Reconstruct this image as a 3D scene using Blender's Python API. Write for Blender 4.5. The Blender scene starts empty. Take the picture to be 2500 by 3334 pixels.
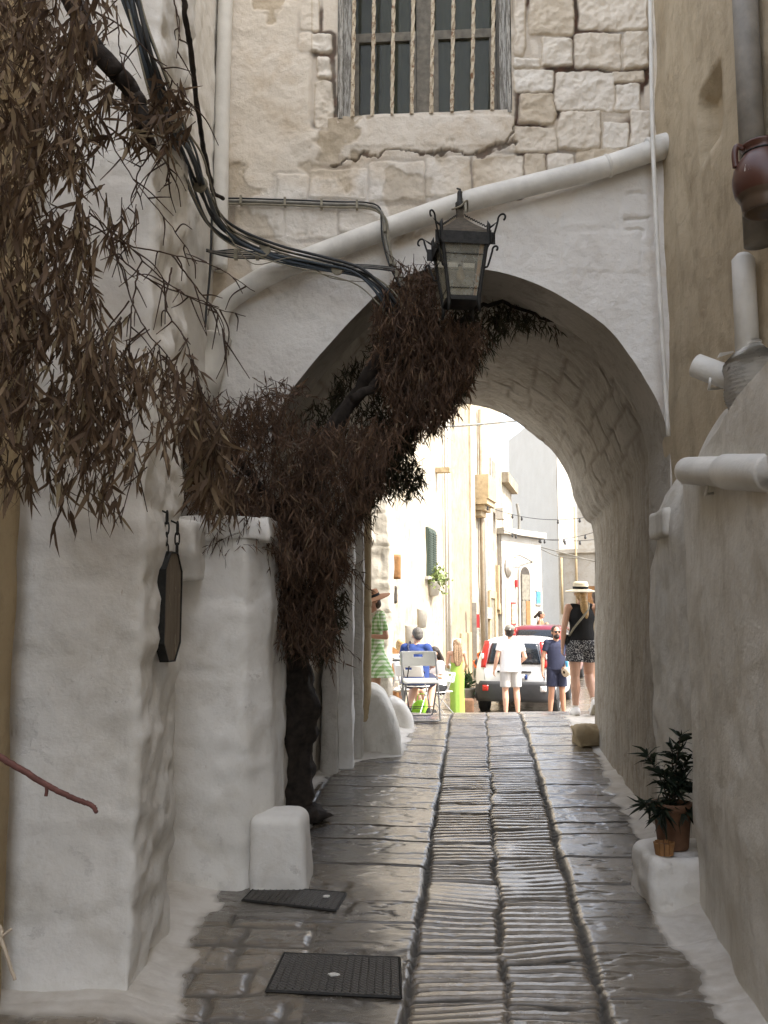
import bpy, bmesh, math, random
import numpy as np
from mathutils import Vector, Matrix
R = math.radians
random.seed(7); rng = np.random.default_rng(7)
scene = bpy.context.scene
COL = scene.collection
FPX = 3000.0; TILT = math.atan(350/3000.0); CAMZ = 1.6
ST, CT = math.sin(TILT), math.cos(TILT)

# ---------------------------------------------------------------- camera geometry helpers (photo pixel -> world)
def ray(px, py):
    u = (px-1250)/FPX; v = -(py-1667)/FPX
    return np.array([u, CT - v*ST, ST + v*CT])
def P(px, py, Y):
    d = ray(px, py); s = Y/d[1]
    return np.array([d[0]*s, Y, CAMZ + d[2]*s])
def ground(Y):
    Y = np.asarray(Y, float)
    z = np.where(Y < 10.9, 0.059*(Y-3.6), 0)
    t = np.clip(Y-10.9, 0, 1.3)
    z = np.where((Y >= 10.9) & (Y < 12.2), 0.4307+0.059*t-0.177/2.6*t*t, z)
    z = np.where(Y >= 12.2, 0.392-0.118*(Y-12.2), z)
    return np.where(Y >= 18.2, -0.316+0.04*(np.minimum(Y, 34)-18.2), z)
def gz(Y): return float(ground(Y))
def G(px, py):
    Y = 4.0
    d = ray(px, py)
    for _ in range(60):
        z = gz(min(Y, 10.9)); s = (z-CAMZ)/d[2]; Y = 0.5*Y + 0.5*d[1]*s
    return np.array([d[0]*Y/d[1], Y, gz(Y)])
def ray_plane(px, py, p0, n):
    d = ray(px, py); o = np.array([0, 0, CAMZ])
    s = np.dot(np.asarray(p0)-o, n)/np.dot(d, n)
    return o + d*s
def proj(p):
    """world points (n,3) -> photo pixels"""
    p = np.asarray(p, float); x = p[..., 0]; y = p[..., 1]; z = p[..., 2]-CAMZ
    dep = y*CT + z*ST; v = -y*ST + z*CT
    return 1250 + FPX*x/dep, 1667 - FPX*v/dep

# ---------------------------------------------------------------- numpy noise
def _hash(ix, iy, iz):
    h = (ix.astype(np.int64)*73856093) ^ (iy.astype(np.int64)*19349663) ^ (iz.astype(np.int64)*83492791)
    h = (h ^ (h >> 13)) * 1274126177 & 0xFFFFFFFF
    h = (h ^ (h >> 16)) & 0xFFFF
    return h/65535.0
def noise(p, f=1.0, seed=0):
    q = np.asarray(p, float)*f + seed*17.13
    i = np.floor(q).astype(np.int64); t = q-i; t = t*t*(3-2*t)
    r = 0
    for a in (0, 1):
        for b in (0, 1):
            for c in (0, 1):
                w = (t[..., 0] if a else 1-t[..., 0])*(t[..., 1] if b else 1-t[..., 1])*(t[..., 2] if c else 1-t[..., 2])
                r = r + w*_hash(i[..., 0]+a, i[..., 1]+b, i[..., 2]+c)
    return r*2-1
def fbm(p, f=1.0, oct=4, seed=0, gain=.5):
    r = 0; a = 1
    for k in range(oct):
        r = r + a*noise(p, f*(2.03**k), seed+k*3); a *= gain
    return r
def hash1(i, seed=0):
    i = np.asarray(i).astype(np.int64)
    return _hash(i, i*0+seed, i*3+seed*7)
def smooth(a, b, x):
    t = np.clip((x-a)/(b-a), 0, 1); return t*t*(3-2*t)

# ---------------------------------------------------------------- object helpers
def link(o, parent=None):
    COL.objects.link(o)
    if parent is not None: o.parent = parent
    return o
def mesh_np(name, verts, faces, mat=None, parent=None, smooth_=True, attrs=None, loops=4):
    """fast mesh from numpy arrays (faces: (n,loops) int)"""
    verts = np.asarray(verts, np.float32).reshape(-1, 3); faces = np.asarray(faces, np.int32).reshape(-1, loops)
    me = bpy.data.meshes.new(name)
    me.vertices.add(len(verts)); me.vertices.foreach_set('co', verts.ravel())
    me.loops.add(faces.size); me.loops.foreach_set('vertex_index', faces.ravel())
    me.polygons.add(len(faces)); me.polygons.foreach_set('loop_start', np.arange(0, faces.size, loops, dtype=np.int32))
    me.polygons.foreach_set('loop_total', np.full(len(faces), loops, np.int32))
    me.update(calc_edges=True); me.validate()
    if attrs:
        for k, v in attrs.items():
            a = me.attributes.new(k, 'FLOAT', 'POINT'); a.data.foreach_set('value', np.asarray(v, np.float32).ravel())
    if smooth_: me.polygons.foreach_set('use_smooth', np.ones(len(faces), bool))
    if mat: me.materials.append(mat)
    return link(bpy.data.objects.new(name, me), parent)
def grid_faces(n, m, wrap=False):
    i = np.arange(n-1)[:, None]; j = np.arange(m if wrap else m-1)[None, :]
    j2 = (j+1) % m
    return np.stack([i*m+j, i*m+j2, (i+1)*m+j2, (i+1)*m+j], -1).reshape(-1, 4)
def grid_normals(V):
    du = np.gradient(V, axis=0); dv = np.gradient(V, axis=1)
    n = np.cross(du, dv); return n/np.maximum(np.linalg.norm(n, axis=-1, keepdims=True), 1e-9)
def bm_obj(name, bm, mat=None, parent=None, smooth_=False, bevel=0):
    if bevel:
        bmesh.ops.bevel(bm, geom=[e for e in bm.edges if len(e.link_faces) == 2 and e.calc_face_angle(0) > 0.5], offset=bevel, segments=2, affect='EDGES', profile=0.6)
    me = bpy.data.meshes.new(name); bmesh.ops.recalc_face_normals(bm, faces=bm.faces); bm.to_mesh(me); bm.free()
    if smooth_:
        me.polygons.foreach_set('use_smooth', np.ones(len(me.polygons), bool))
    if mat: me.materials.append(mat)
    return link(bpy.data.objects.new(name, me), parent)
def tag(o, label=None, cat=None, group=None, kind=None):
    if label: o['label'] = label
    if cat: o['category'] = cat
    if group: o['group'] = group
    if kind: o['kind'] = kind
    return o
def thing(name, label, cat, loc=(0, 0, 0), rz=0, group=None):
    o = link(bpy.data.objects.new(name, None)); o.location = Vector(loc); o.rotation_euler = (0, 0, rz); o.empty_display_size = .1
    return tag(o, label, cat, group)
def copy_tree(o, parent=None):
    c = o.copy(); COL.objects.link(c)
    if parent is not None: c.parent = parent
    for ch in list(o.children): copy_tree(ch, c)
    return c
def box(bm, lo, hi, mtx=None):
    x0, y0, z0 = lo; x1, y1, z1 = hi
    vs = [bm.verts.new(Vector(c) if mtx is None else mtx @ Vector(c)) for c in
          [(x0, y0, z0), (x1, y0, z0), (x1, y1, z0), (x0, y1, z0), (x0, y0, z1), (x1, y0, z1), (x1, y1, z1), (x0, y1, z1)]]
    for f in [(0, 3, 2, 1), (4, 5, 6, 7), (0, 1, 5, 4), (1, 2, 6, 5), (2, 3, 7, 6), (3, 0, 4, 7)]:
        bm.faces.new([vs[i] for i in f])
def frames(pts):
    pts = [Vector(p) for p in pts]; out = []
    up = Vector((0.13, 0.21, 1))
    for i, p in enumerate(pts):
        a = pts[max(0, i-1)]; b = pts[min(len(pts)-1, i+1)]
        t = (b-a).normalized()
        if i == 0:
            u = t.cross(up)
            if u.length < 1e-3: u = t.cross(Vector((1, 0, 0)))
            u.normalize()
        else:
            u = (u - t*u.dot(t))
            if u.length < 1e-6: u = t.orthogonal()
            u.normalize()
        out.append((p, u, t.cross(u)))
    return out
def tube(bm, pts, r, n=8, cap=True, sq=1.0):
    """tube along points; r is a number or list"""
    fr = frames(pts); rings = []
    for i, (p, u, w) in enumerate(fr):
        rr = r[i] if hasattr(r, '__len__') else r
        rings.append([bm.verts.new(p + u*(rr*math.cos(2*math.pi*k/n)) + w*(rr*sq*math.sin(2*math.pi*k/n))) for k in range(n)])
    for a, b in zip(rings[:-1], rings[1:]):
        for k in range(n): bm.faces.new((a[k], a[(k+1) % n], b[(k+1) % n], b[k]))
    if cap:
        bm.faces.new(rings[0][::-1]); bm.faces.new(rings[-1])
    return rings
def tube_obj(name, pts, r, mat, parent=None, n=8):
    bm = bmesh.new(); tube(bm, pts, r, n); return bm_obj(name, bm, mat, parent, True)
def lathe(bm, prof, n=24, mtx=None, cap=True):
    rings = []
    for r, z in prof:
        rings.append([bm.verts.new((mtx or Matrix()) @ Vector((r*math.cos(2*math.pi*k/n), r*math.sin(2*math.pi*k/n), z))) for k in range(n)])
    for a, b in zip(rings[:-1], rings[1:]):
        for k in range(n): bm.faces.new((a[k], a[(k+1) % n], b[(k+1) % n], b[k]))
    if cap:
        bm.faces.new(rings[0][::-1]); bm.faces.new(rings[-1])
def prism(bm, poly, d, mtx=None, o=0.0):
    """extrude a polygon of (x,z) points from y=o to y=o+d"""
    M = mtx or Matrix()
    a = [bm.verts.new(M @ Vector((x, o, z))) for x, z in poly]; b = [bm.verts.new(M @ Vector((x, o+d, z))) for x, z in poly]
    bm.faces.new(a); bm.faces.new(b[::-1]); n = len(poly)
    for k in range(n): bm.faces.new((a[k], b[k], b[(k+1) % n], a[(k+1) % n]))
def spline(pts, n=8):
    """Catmull-Rom through points"""
    p = [np.asarray(q, float) for q in pts]; p = [2*p[0]-p[1]] + p + [2*p[-1]-p[-2]]; out = []
    for i in range(1, len(p)-2):
        for k in range(n):
            t = k/n
            out.append(0.5*((2*p[i]) + (-p[i-1]+p[i+1])*t + (2*p[i-1]-5*p[i]+4*p[i+1]-p[i+2])*t*t + (-p[i-1]+3*p[i]-3*p[i+1]+p[i+2])*t**3))
    out.append(p[-2]); return out
def resample(pts, n):
    p = np.asarray(pts, float); s = np.r_[0, np.cumsum(np.linalg.norm(np.diff(p, axis=0), axis=1))]
    t = np.linspace(0, s[-1], n); return np.stack([np.interp(t, s, p[:, k]) for k in range(p.shape[1])], 1)
def rblock(name, lo, hi, r, mat, parent=None, res=.03, amp=.008, freq=5, warp=None, seed=0):
    """rounded, slightly lumpy masonry block"""
    lo = np.array(lo, float); hi = np.array(hi, float); n = np.maximum(2, np.ceil((hi-lo)/res).astype(int)); V = []; Fc = []; off = 0
    for ax in range(3):
        a, b = [(1, 2), (2, 0), (0, 1)][ax]
        for side in (0, 1):
            A, B = np.meshgrid(np.linspace(lo[a], hi[a], n[a]+1), np.linspace(lo[b], hi[b], n[b]+1), indexing='ij')
            v = np.zeros(A.shape+(3,)); v[..., a] = A; v[..., b] = B; v[..., ax] = hi[ax] if side else lo[ax]
            f = grid_faces(*A.shape)+off
            V.append(v.reshape(-1, 3)); Fc.append(f if side else f[:, ::-1]); off += A.size
    V = np.concatenate(V); Fc = np.concatenate(Fc)
    c = np.clip(V, lo+r, hi-r); d = V-c; L = np.linalg.norm(d, axis=1, keepdims=True); nn = d/np.maximum(L, 1e-9)
    V = c+nn*r
    if warp: V = warp(V)
    V = V + nn*(fbm(V, freq, 4, seed)*amp)[:, None]
    o = mesh_np(name, V, Fc, mat, parent)
    bm = bmesh.new(); bm.from_mesh(o.data); bmesh.ops.remove_doubles(bm, verts=bm.verts, dist=1e-4); bm.to_mesh(o.data); bm.free()
    o.data.polygons.foreach_set('use_smooth', np.ones(len(o.data.polygons), bool))
    return o
def round_poly(pts, r, n=6):
    """round the inner corners of an open 2D polyline"""
    p = [np.array(q, float) for q in pts]; out = [p[0]]
    for a, b, c in zip(p[:-2], p[1:-1], p[2:]):
        rr = min(r, .45*np.linalg.norm(a-b), .45*np.linalg.norm(c-b))
        s = b+(a-b)/np.linalg.norm(a-b)*rr; e = b+(c-b)/np.linalg.norm(c-b)*rr
        for k in range(n+1):
            t = k/n; out.append((1-t)**2*s+2*t*(1-t)*b+t*t*e)
    out.append(p[-1]); return np.array(out)
def wall_plan(name, pts, z0, z1, mat, parent=None, res=.04, r=.05, amp=.012, freq=3.0, seed=0, batter=0.0, top=None, extra=None):
    """vertical lumpy wall over a plan polyline (outside on the left of travel is +normal)"""
    q = round_poly(pts, r); L = np.linalg.norm(np.diff(q, axis=0), axis=1).sum(); q = resample(q, int(L/res)+2)
    nz = int((z1-z0)/res)+2; Z = np.linspace(z0, z1, nz)
    V = np.zeros((nz, len(q), 3)); V[..., 0] = q[None, :, 0]; V[..., 1] = q[None, :, 1]; V[..., 2] = Z[:, None]
    t = np.gradient(q, axis=0); nrm = np.stack([t[:, 1], -t[:, 0]], 1); nrm /= np.linalg.norm(nrm, axis=1, keepdims=True)
    d = fbm(V, freq, 5, seed)*amp + np.maximum(0, fbm(V*np.array([1, 1, 1.6]), freq*.5, 3, seed+9))*amp*1.5
    d = d + np.maximum(0, (z0+.6-V[..., 2]))*0 + batter*(z1-V[..., 2])
    if extra is not None: d = d + extra(V)
    V[..., 0] += d*nrm[None, :, 0]; V[..., 1] += d*nrm[None, :, 1]
    return mesh_np(name, V, grid_faces(nz, len(q)), mat, parent)

# ---------------------------------------------------------------- materials
MATS = {}
class NT:
    def __init__(s, name):
        s.m = bpy.data.materials.new(name); s.m.use_nodes = True; s.t = s.m.node_tree; s.t.nodes.clear()
        s.out = s.n('ShaderNodeOutputMaterial'); s.b = s.n('ShaderNodeBsdfPrincipled'); s.l(s.b.outputs[0], s.out.inputs[0])
        MATS[name] = s.m
    def n(s, typ, **kw):
        x = s.t.nodes.new(typ)
        for k, v in kw.items(): setattr(x, k, v)
        return x
    def l(s, a, b): s.t.links.new(a, b)
    def noise(s, scale, detail=6, rough=.55, vec=None, dist=0):
        x = s.n('ShaderNodeTexNoise'); x.inputs['Scale'].default_value = scale; x.inputs['Detail'].default_value = detail
        x.inputs['Roughness'].default_value = rough; x.inputs['Distortion'].default_value = dist
        if vec is not None: s.l(vec, x.inputs['Vector'])
        return x.outputs['Fac']
    def coord(s, scale=(1, 1, 1), which='Object'):
        c = s.n('ShaderNodeTexCoord'); m = s.n('ShaderNodeMapping'); m.inputs['Scale'].default_value = scale
        s.l(c.outputs[which], m.inputs[0]); return m.outputs[0]
    def ramp(s, fac, stops):
        x = s.n('ShaderNodeValToRGB'); e = x.color_ramp.elements
        while len(e) < len(stops): e.new(.5)
        for k, (p, c) in enumerate(stops):
            e[k].position = p; e[k].color = (c[0], c[1], c[2], 1) if hasattr(c, '__len__') else (c, c, c, 1)
        s.l(fac, x.inputs[0]); return x.outputs[0]
    def mix(s, fac, a, b, mode='MIX'):
        x = s.n('ShaderNodeMix', data_type='RGBA', blend_type=mode)
        for sock, v in ((x.inputs[0], fac), (x.inputs[6], a), (x.inputs[7], b)):
            if hasattr(v, 'is_linked') or hasattr(v, 'links'): s.l(v, sock)
            elif hasattr(v, '__len__'): sock.default_value = (v[0], v[1], v[2], 1)
            else: sock.default_value = v
        return x.outputs[2]
    def math(s, op, a, b=None):
        x = s.n('ShaderNodeMath', operation=op)
        for k, v in ((0, a), (1, b)):
            if v is None: continue
            if hasattr(v, 'links'): s.l(v, x.inputs[k])
            else: x.inputs[k].default_value = v
        return x.outputs[0]
    def attr(s, name):
        return s.n('ShaderNodeAttribute', attribute_name=name).outputs['Fac']
    def bump(s, h, strength=.3, dist=.02, chain=None):
        x = s.n('ShaderNodeBump'); x.inputs['Strength'].default_value = strength; x.inputs['Distance'].default_value = dist
        s.l(h, x.inputs['Height'])
        if chain is not None: s.l(chain, x.inputs['Normal'])
        return x.outputs[0]
    def set(s, **kw):
        for k, v in kw.items():
            k = k.replace('_', ' '); i = s.b.inputs[{'color': 'Base Color', 'rough': 'Roughness', 'metal': 'Metallic', 'spec': 'Specular IOR Level', 'normal': 'Normal', 'coat': 'Coat Weight', 'trans': 'Transmission Weight'}.get(k, k)]
            if hasattr(v, 'links'): s.l(v, i)
            elif hasattr(v, '__len__') and len(v) == 3: i.default_value = (*v, 1)
            else: i.default_value = v
        return s.m
def simple(name, c, rough=.6, metal=0, var=.12, scale=20, spec=.4, coat=0, bump=.0, bscale=60):
    s = NT(name); f = s.noise(scale, vec=s.coord())
    lo = [max(0, x*(1-var)) for x in c]; hi = [min(1, x*(1+var)) for x in c]
    s.set(color=s.ramp(f, [(.3, lo), (.7, hi)]), rough=rough, metal=metal, spec=spec, coat=coat)
    if bump: s.set(normal=s.bump(s.noise(bscale, vec=s.coord()), bump, .01))
    return s.m
def plaster(name, c1, c2, stain, stain_amt=.5, streak=False, rough=.9, bump=.5, attr=None, c3=None):
    """lime wash / render over rough stone: patches, stains, brush strokes, optional vertical run marks"""
    s = NT(name); co = s.coord()
    base = s.mix(s.ramp(s.noise(1.3, 8, .6, co), [(.35, 0.0), (.65, 1.0)]), c1, c2)
    base = s.mix(s.math('MULTIPLY', s.ramp(s.noise(3.7, 9, .65, co, .6), [(.48, 0.0), (.72, 1.0)]), stain_amt), base, stain)
    base = s.mix(s.math('MULTIPLY', s.ramp(s.noise(26, 5, .7, co), [(.58, 0.0), (.78, 1.0)]), stain_amt*.5), base, [x*.7 for x in stain])
    if streak:
        st = s.noise(2.2, 8, .65, s.coord((3.2, 3.2, .7)))
        base = s.mix(s.math('MULTIPLY', s.ramp(st, [(.48, 0.0), (.75, 1.0)]), .5), base, [x*.8 for x in stain])
    fl = s.ramp(s.noise(4.2, 9, .72, co, .3), [(.615, 0.0), (.625, 1.0)]); base = s.mix(s.math('MULTIPLY', fl, .55), base, [x*.86 for x in c2])
    dr = s.ramp(s.noise(15, 4, .6, s.coord((1.6, 1.6, .4))), [(.70, 0.0), (.76, 1.0)]); base = s.mix(s.math('MULTIPLY', dr, stain_amt*.9), base, (.26, .16, .085))
    if attr: base = s.mix(s.attr(attr), base, c3)
    n = s.bump(s.noise(9, 8, .62, co), bump, .03)
    n = s.bump(s.noise(70, 4, .6, co), bump*.6, .006, n); n = s.bump(s.math('SUBTRACT', 1.0, fl), .5, .006, n)
    if streak: n = s.bump(s.noise(12, 6, .65, s.coord((1.6, 1.6, .7))), bump*.5, .012, n)
    return s.set(color=base, rough=rough, spec=.25, normal=n)

plaster('whitewash', (.78, .76, .72), (.71, .685, .635), (.50, .455, .375), .5, bump=.36)
plaster('whitewash_grey', (.75, .72, .655), (.66, .625, .555), (.46, .41, .32), .5, streak=True)
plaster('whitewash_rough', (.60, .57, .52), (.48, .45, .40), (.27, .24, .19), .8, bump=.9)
plaster('tan_render', (.55, .46, .325), (.47, .385, .265), (.33, .26, .17), .7, streak=True)
plaster('tan_stone', (.47, .37, .23), (.38, .29, .17), (.26, .19, .11), .7)
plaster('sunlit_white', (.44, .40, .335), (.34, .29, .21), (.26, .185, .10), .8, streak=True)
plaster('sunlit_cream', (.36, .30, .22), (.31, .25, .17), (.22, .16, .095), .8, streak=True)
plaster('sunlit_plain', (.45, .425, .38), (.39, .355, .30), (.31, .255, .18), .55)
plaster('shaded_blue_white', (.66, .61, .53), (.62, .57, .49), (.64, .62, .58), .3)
simple('white_paint', (.66, .64, .59), .6, var=.08, scale=8, bump=.25)
simple('aged_white_pipe', (.68, .655, .60), .65, var=.15, scale=6, bump=.3, bscale=30)
simple('grey_pipe', (.19, .17, .14), .6, var=.25, scale=9, bump=.2)
simple('black_iron', (.022, .021, .019), .55, .4, var=.4, scale=40, bump=.3)
simple('bronze_iron', (.075, .06, .042), .6, .3, var=.4, scale=30, bump=.3)
simple('cable_black', (.03, .032, .034), .6)
simple('cable_blue', (.055, .07, .085), .55)
simple('cable_tan', (.26, .235, .175), .7, var=.3)
simple('cable_grey', (.20, .19, .165), .7, var=.3)
simple('bark', (.028, .021, .016), .95, var=.6, scale=18, bump=1.0, bscale=24)
simple('twig_brown', (.075, .048, .035), .9, var=.4, scale=40)
simple('twig_red', (.13, .055, .045), .8, var=.3, scale=30, bump=.4)
simple('terracotta', (.15, .075, .04), .75, var=.3, scale=12, bump=.2)
simple('grey_steel', (.34, .33, .32), .4, .6)
simple('chair_plastic', (.78, .76, .72), .45, var=.03)
simple('rubber', (.02, .02, .02), .8)
simple('dark_plastic', (.035, .035, .037), .55)
simple('car_glass', (.012, .016, .022), .08, spec=.6)
simple('glass_dark', (.03, .035, .03), .12, spec=.6)
simple('car_white', (.80, .80, .79), .3, var=.02, coat=.6)
simple('car_maroon', (.14, .010, .025), .3, var=.05, coat=.6)
simple('lamp_red', (.50, .02, .015), .25, spec=.6)
simple('lamp_clear', (.75, .72, .70), .2, spec=.6)
simple('skin_light', (.56, .33, .23), .55, var=.06, scale=9)
simple('skin_tan', (.42, .22, .14), .55, var=.06, scale=9)
simple('hair_dark', (.022, .014, .010), .6, var=.4, scale=60)
simple('hair_brown', (.06, .038, .024), .6, var=.4, scale=60)
simple('hair_grey', (.09, .08, .07), .6, var=.5, scale=50)
simple('hair_blond', (.42, .27, .12), .55, var=.35, scale=45)
simple('hair_ash', (.22, .14, .08), .55, var=.45, scale=45)
simple('cloth_white', (.82, .81, .80), .85, var=.03)
simple('cloth_black', (.012, .012, .013), .9)
simple('cloth_navy', (.025, .028, .055), .9, var=.15)
simple('cloth_blue', (.02, .045, .17), .85, var=.1)
simple('cloth_grey', (.46, .44, .42), .9, var=.06)
simple('cloth_lime', (.27, .42, .07), .8, var=.05)
simple('cloth_beige', (.50, .42, .32), .9, var=.12)
simple('straw_pale', (.66, .58, .43), .85, var=.1, scale=80)
simple('straw_brown', (.26, .13, .065), .85, var=.15, scale=80)
simple('shutter_green', (.045, .062, .045), .6, var=.2)
simple('wood_brown', (.27, .135, .05), .7, var=.25, scale=14)
simple('door_dark', (.055, .045, .035), .7, var=.3, scale=10)
simple('door_grey', (.20, .18, .14), .75, var=.3, scale=10)
simple('orange_plastic', (.72, .14, .02), .5)
simple('red_paint', (.50, .03, .03), .5)
simple('poster_blue', (.08, .30, .52), .6, var=.5, scale=14)
simple('poster_paper', (.55, .40, .24), .7, var=.5, scale=16)
simple('soil', (.03, .022, .016), 1)
simple('shrub_leaf', (.045, .085, .03), .6, var=.4, scale=30)
simple('flower_leaf', (.16, .20, .06), .7, var=.5, scale=40)
simple('window_wood', (.19, .17, .135), .75, var=.35, scale=18, bump=.4)
simple('curtain_cloth', (.25, .26, .205), .9, var=.25, scale=9)
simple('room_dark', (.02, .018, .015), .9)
simple('rust_grout', (.13, .085, .055), .95, var=.5, scale=30, bump=.8)
simple('lime_shoe', (.35, .75, .05), .6)
simple('bulb_glass', (.30, .24, .16), .15, spec=.6)

def m_bar():
    s = NT('rusty_bar'); co = s.coord()
    f = s.ramp(s.noise(26, 8, .7, co), [(.50, 0.0), (.63, 1.0)])
    s.set(color=s.mix(f, (.62, .53, .39), (.20, .095, .04)), rough=.75, normal=s.bump(s.noise(80, 4, .6, co), .5, .004)); return s.m
m_bar()
def m_frame():
    s = NT('peeling_wood'); co = s.coord((14, 14, 1.2))
    f = s.ramp(s.noise(6, 9, .75, co), [(.46, 0.0), (.54, 1.0)])
    s.set(color=s.mix(f, (.44, .42, .375), (.17, .155, .13)), rough=.85, normal=s.bump(s.noise(7, 8, .7, co), .7, .006)); return s.m
m_frame()
def m_leaf(name, stops, rough=.75, tr=.25):
    s = NT(name); c = s.ramp(s.attr('rnd'), stops); s.set(color=c, rough=rough, spec=.25)
    t = s.n('ShaderNodeBsdfTranslucent'); s.l(c, t.inputs[0]); x = s.n('ShaderNodeMixShader'); x.inputs[0].default_value = tr
    s.l(s.b.outputs[0], x.inputs[1]); s.l(t.outputs[0], x.inputs[2]); s.l(x.outputs[0], s.out.inputs[0]); return s.m
m_leaf('dead_leaf', [(0, (.060, .038, .026)), (.45, (.105, .064, .042)), (.75, (.155, .092, .055)), (.93, (.17, .125, .075)), (1, (.10, .03, .02))])
m_leaf('dead_leaf_near', [(0, (.07, .045, .030)), (.45, (.12, .078, .048)), (.72, (.20, .14, .085)), (.90, (.33, .27, .165)), (1, (.10, .028, .02))])
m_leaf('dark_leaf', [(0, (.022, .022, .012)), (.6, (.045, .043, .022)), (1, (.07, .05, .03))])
m_leaf('oleander_leaf', [(0, (.010, .016, .010)), (.6, (.020, .030, .018)), (1, (.04, .05, .03))], .5)
def m_glass(name, tint, refl=.12, haze=None):
    s = NT(name); tr = s.n('ShaderNodeBsdfTransparent'); tr.inputs[0].default_value = (*tint, 1)
    g = s.n('ShaderNodeBsdfGlossy'); g.inputs['Roughness'].default_value = .08
    x = s.n('ShaderNodeMixShader'); x.inputs[0].default_value = refl; s.l(tr.outputs[0], x.inputs[1]); s.l(g.outputs[0], x.inputs[2]); last = x
    if haze:
        d = s.n('ShaderNodeBsdfDiffuse'); d.inputs[0].default_value = (*haze[1], 1); y = s.n('ShaderNodeMixShader')
        f = s.math('MULTIPLY', s.noise(9, 7, .65, s.coord()), haze[0]*2); s.l(f, y.inputs[0]); s.l(x.outputs[0], y.inputs[1]); s.l(d.outputs[0], y.inputs[2]); last = y
    s.l(last.outputs[0], s.out.inputs[0]); return s.m
m_glass('lantern_glass', (.90, .89, .82), .05, (.30, (.60, .59, .50)))
m_glass('window_glass', (.55, .56, .48), .02, (.20, (.20, .205, .165)))
def m_facade():
    s = NT('old_facade'); co = s.coord()
    up = s.mix(s.ramp(s.noise(1.1, 8, .6, co), [(.35, 0.0), (.66, 1.0)]), (.67, .595, .49), (.75, .69, .605))
    up = s.mix(s.math('MULTIPLY', s.ramp(s.noise(3.1, 9, .68, co, .5), [(.5, 0.0), (.75, 1.0)]), .55), up, (.47, .345, .205))
    lo = s.mix(s.ramp(s.noise(1.6, 8, .6, co), [(.35, 0.0), (.65, 1.0)]), (.76, .735, .69), (.69, .655, .605))
    lo = s.mix(s.math('MULTIPLY', s.ramp(s.noise(4.5, 9, .68, co, .5), [(.55, 0.0), (.8, 1.0)]), .35), lo, (.46, .40, .33))
    c = s.mix(s.attr('white'), up, lo)
    c = s.mix(s.math('MULTIPLY', s.ramp(s.noise(34, 5, .7, co), [(.6, 0.0), (.8, 1.0)]), .35), c, (.34, .27, .19))
    c = s.mix(s.ramp(s.attr('tone'), [(0, 0.0), (.08, .62)]), c, s.ramp(s.attr('tone'), [(.1, (.50, .405, .28)), (.45, (.68, .60, .49)), (1, (.82, .78, .71))]))
    c = s.mix(s.attr('flake'), c, s.mix(s.noise(30, 5, .6, co), (.34, .27, .18), (.52, .43, .31)))
    c = s.mix(s.attr('gap'), c, s.mix(s.ramp(s.noise(16, 4, .6, co), [(.4, 0.0), (.65, 1.0)]), (.055, .042, .03), (.10, .05, .033)))
    n = s.bump(s.noise(12, 9, .65, co), .55, .03); n = s.bump(s.noise(85, 4, .6, co), .35, .006, n)
    return s.set(color=c, rough=.92, spec=.2, normal=n)
m_facade()
def m_street():
    s = NT('worn_paving'); co = s.coord()
    c = s.mix(s.ramp(s.noise(2.2, 8, .6, co), [(.3, 0.0), (.7, 1.0)]), (.056, .047, .037), (.118, .10, .079))
    c = s.mix(s.ramp(s.attr('tone'), [(0, 0.0), (1, 1.0)]), c, (.23, .185, .13))
    c = s.mix(s.math('MULTIPLY', s.ramp(s.noise(14, 8, .7, co), [(.5, 0.0), (.72, 1.0)]), .6), c, (.07, .06, .048))
    c = s.mix(s.attr('gap'), c, s.mix(s.noise(60, 4, .6, co), (.022, .019, .015), (.07, .062, .05)))
    white = s.mix(s.ramp(s.noise(5, 8, .6, co), [(.4, 0.0), (.7, 1.0)]), (.62, .585, .53), (.46, .415, .35))
    c = s.mix(s.attr('paint'), c, white)
    r = s.math('ADD', .13, s.math('MULTIPLY', s.ramp(s.noise(9, 7, .7, co), [(.42, 0.0), (.80, 1.0)]), .30))
    r = s.math('MAXIMUM', r, s.math('MULTIPLY', s.attr('gap'), .85)); r = s.math('MAXIMUM', r, s.math('MULTIPLY', s.attr('paint'), .9))
    n = s.bump(s.ramp(s.noise(24, 8, .72, s.coord((.7, 1.25, 1))), [(.36, 0.0), (.52, 1.0)]), .26, .008); n = s.bump(s.noise(95, 8, .8, co), .40, .005, n)
    s.b.inputs['IOR'].default_value = 1.7; s.b.inputs['Coat Roughness'].default_value = .18; s.b.inputs['Coat IOR'].default_value = 1.5
    cw = s.math('MULTIPLY', s.math('SUBTRACT', 1.0, s.math('MAXIMUM', s.attr('gap'), s.attr('paint'))), .65)
    return s.set(color=c, rough=r, spec=.5, normal=n, coat=cw)
m_street()
def m_vault():
    s = NT('vault_stone'); co = s.coord()
    c = s.mix(s.ramp(s.noise(1.4, 8, .6, co), [(.35, 0.0), (.65, 1.0)]), (.50, .465, .41), (.40, .365, .31))
    c = s.mix(s.math('MULTIPLY', s.ramp(s.noise(5, 9, .7, co, .7), [(.5, 0.0), (.72, 1.0)]), .65), c, (.21, .17, .125))
    st = s.noise(2.6, 8, .68, s.coord((6, 6, .8)))
    c = s.mix(s.math('MULTIPLY', s.math('MULTIPLY', s.ramp(st, [(.42, 0.0), (.7, 1.0)]), .7), s.attr('wall')), c, (.25, .20, .145))
    c = s.mix(s.attr('gap'), c, (.16, .125, .09))
    n = s.bump(s.noise(10, 9, .65, co), .8, .03); n = s.bump(s.noise(60, 4, .6, co), .5, .008, n)
    return s.set(color=c, rough=.95, spec=.2, normal=n)
m_vault()
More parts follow.
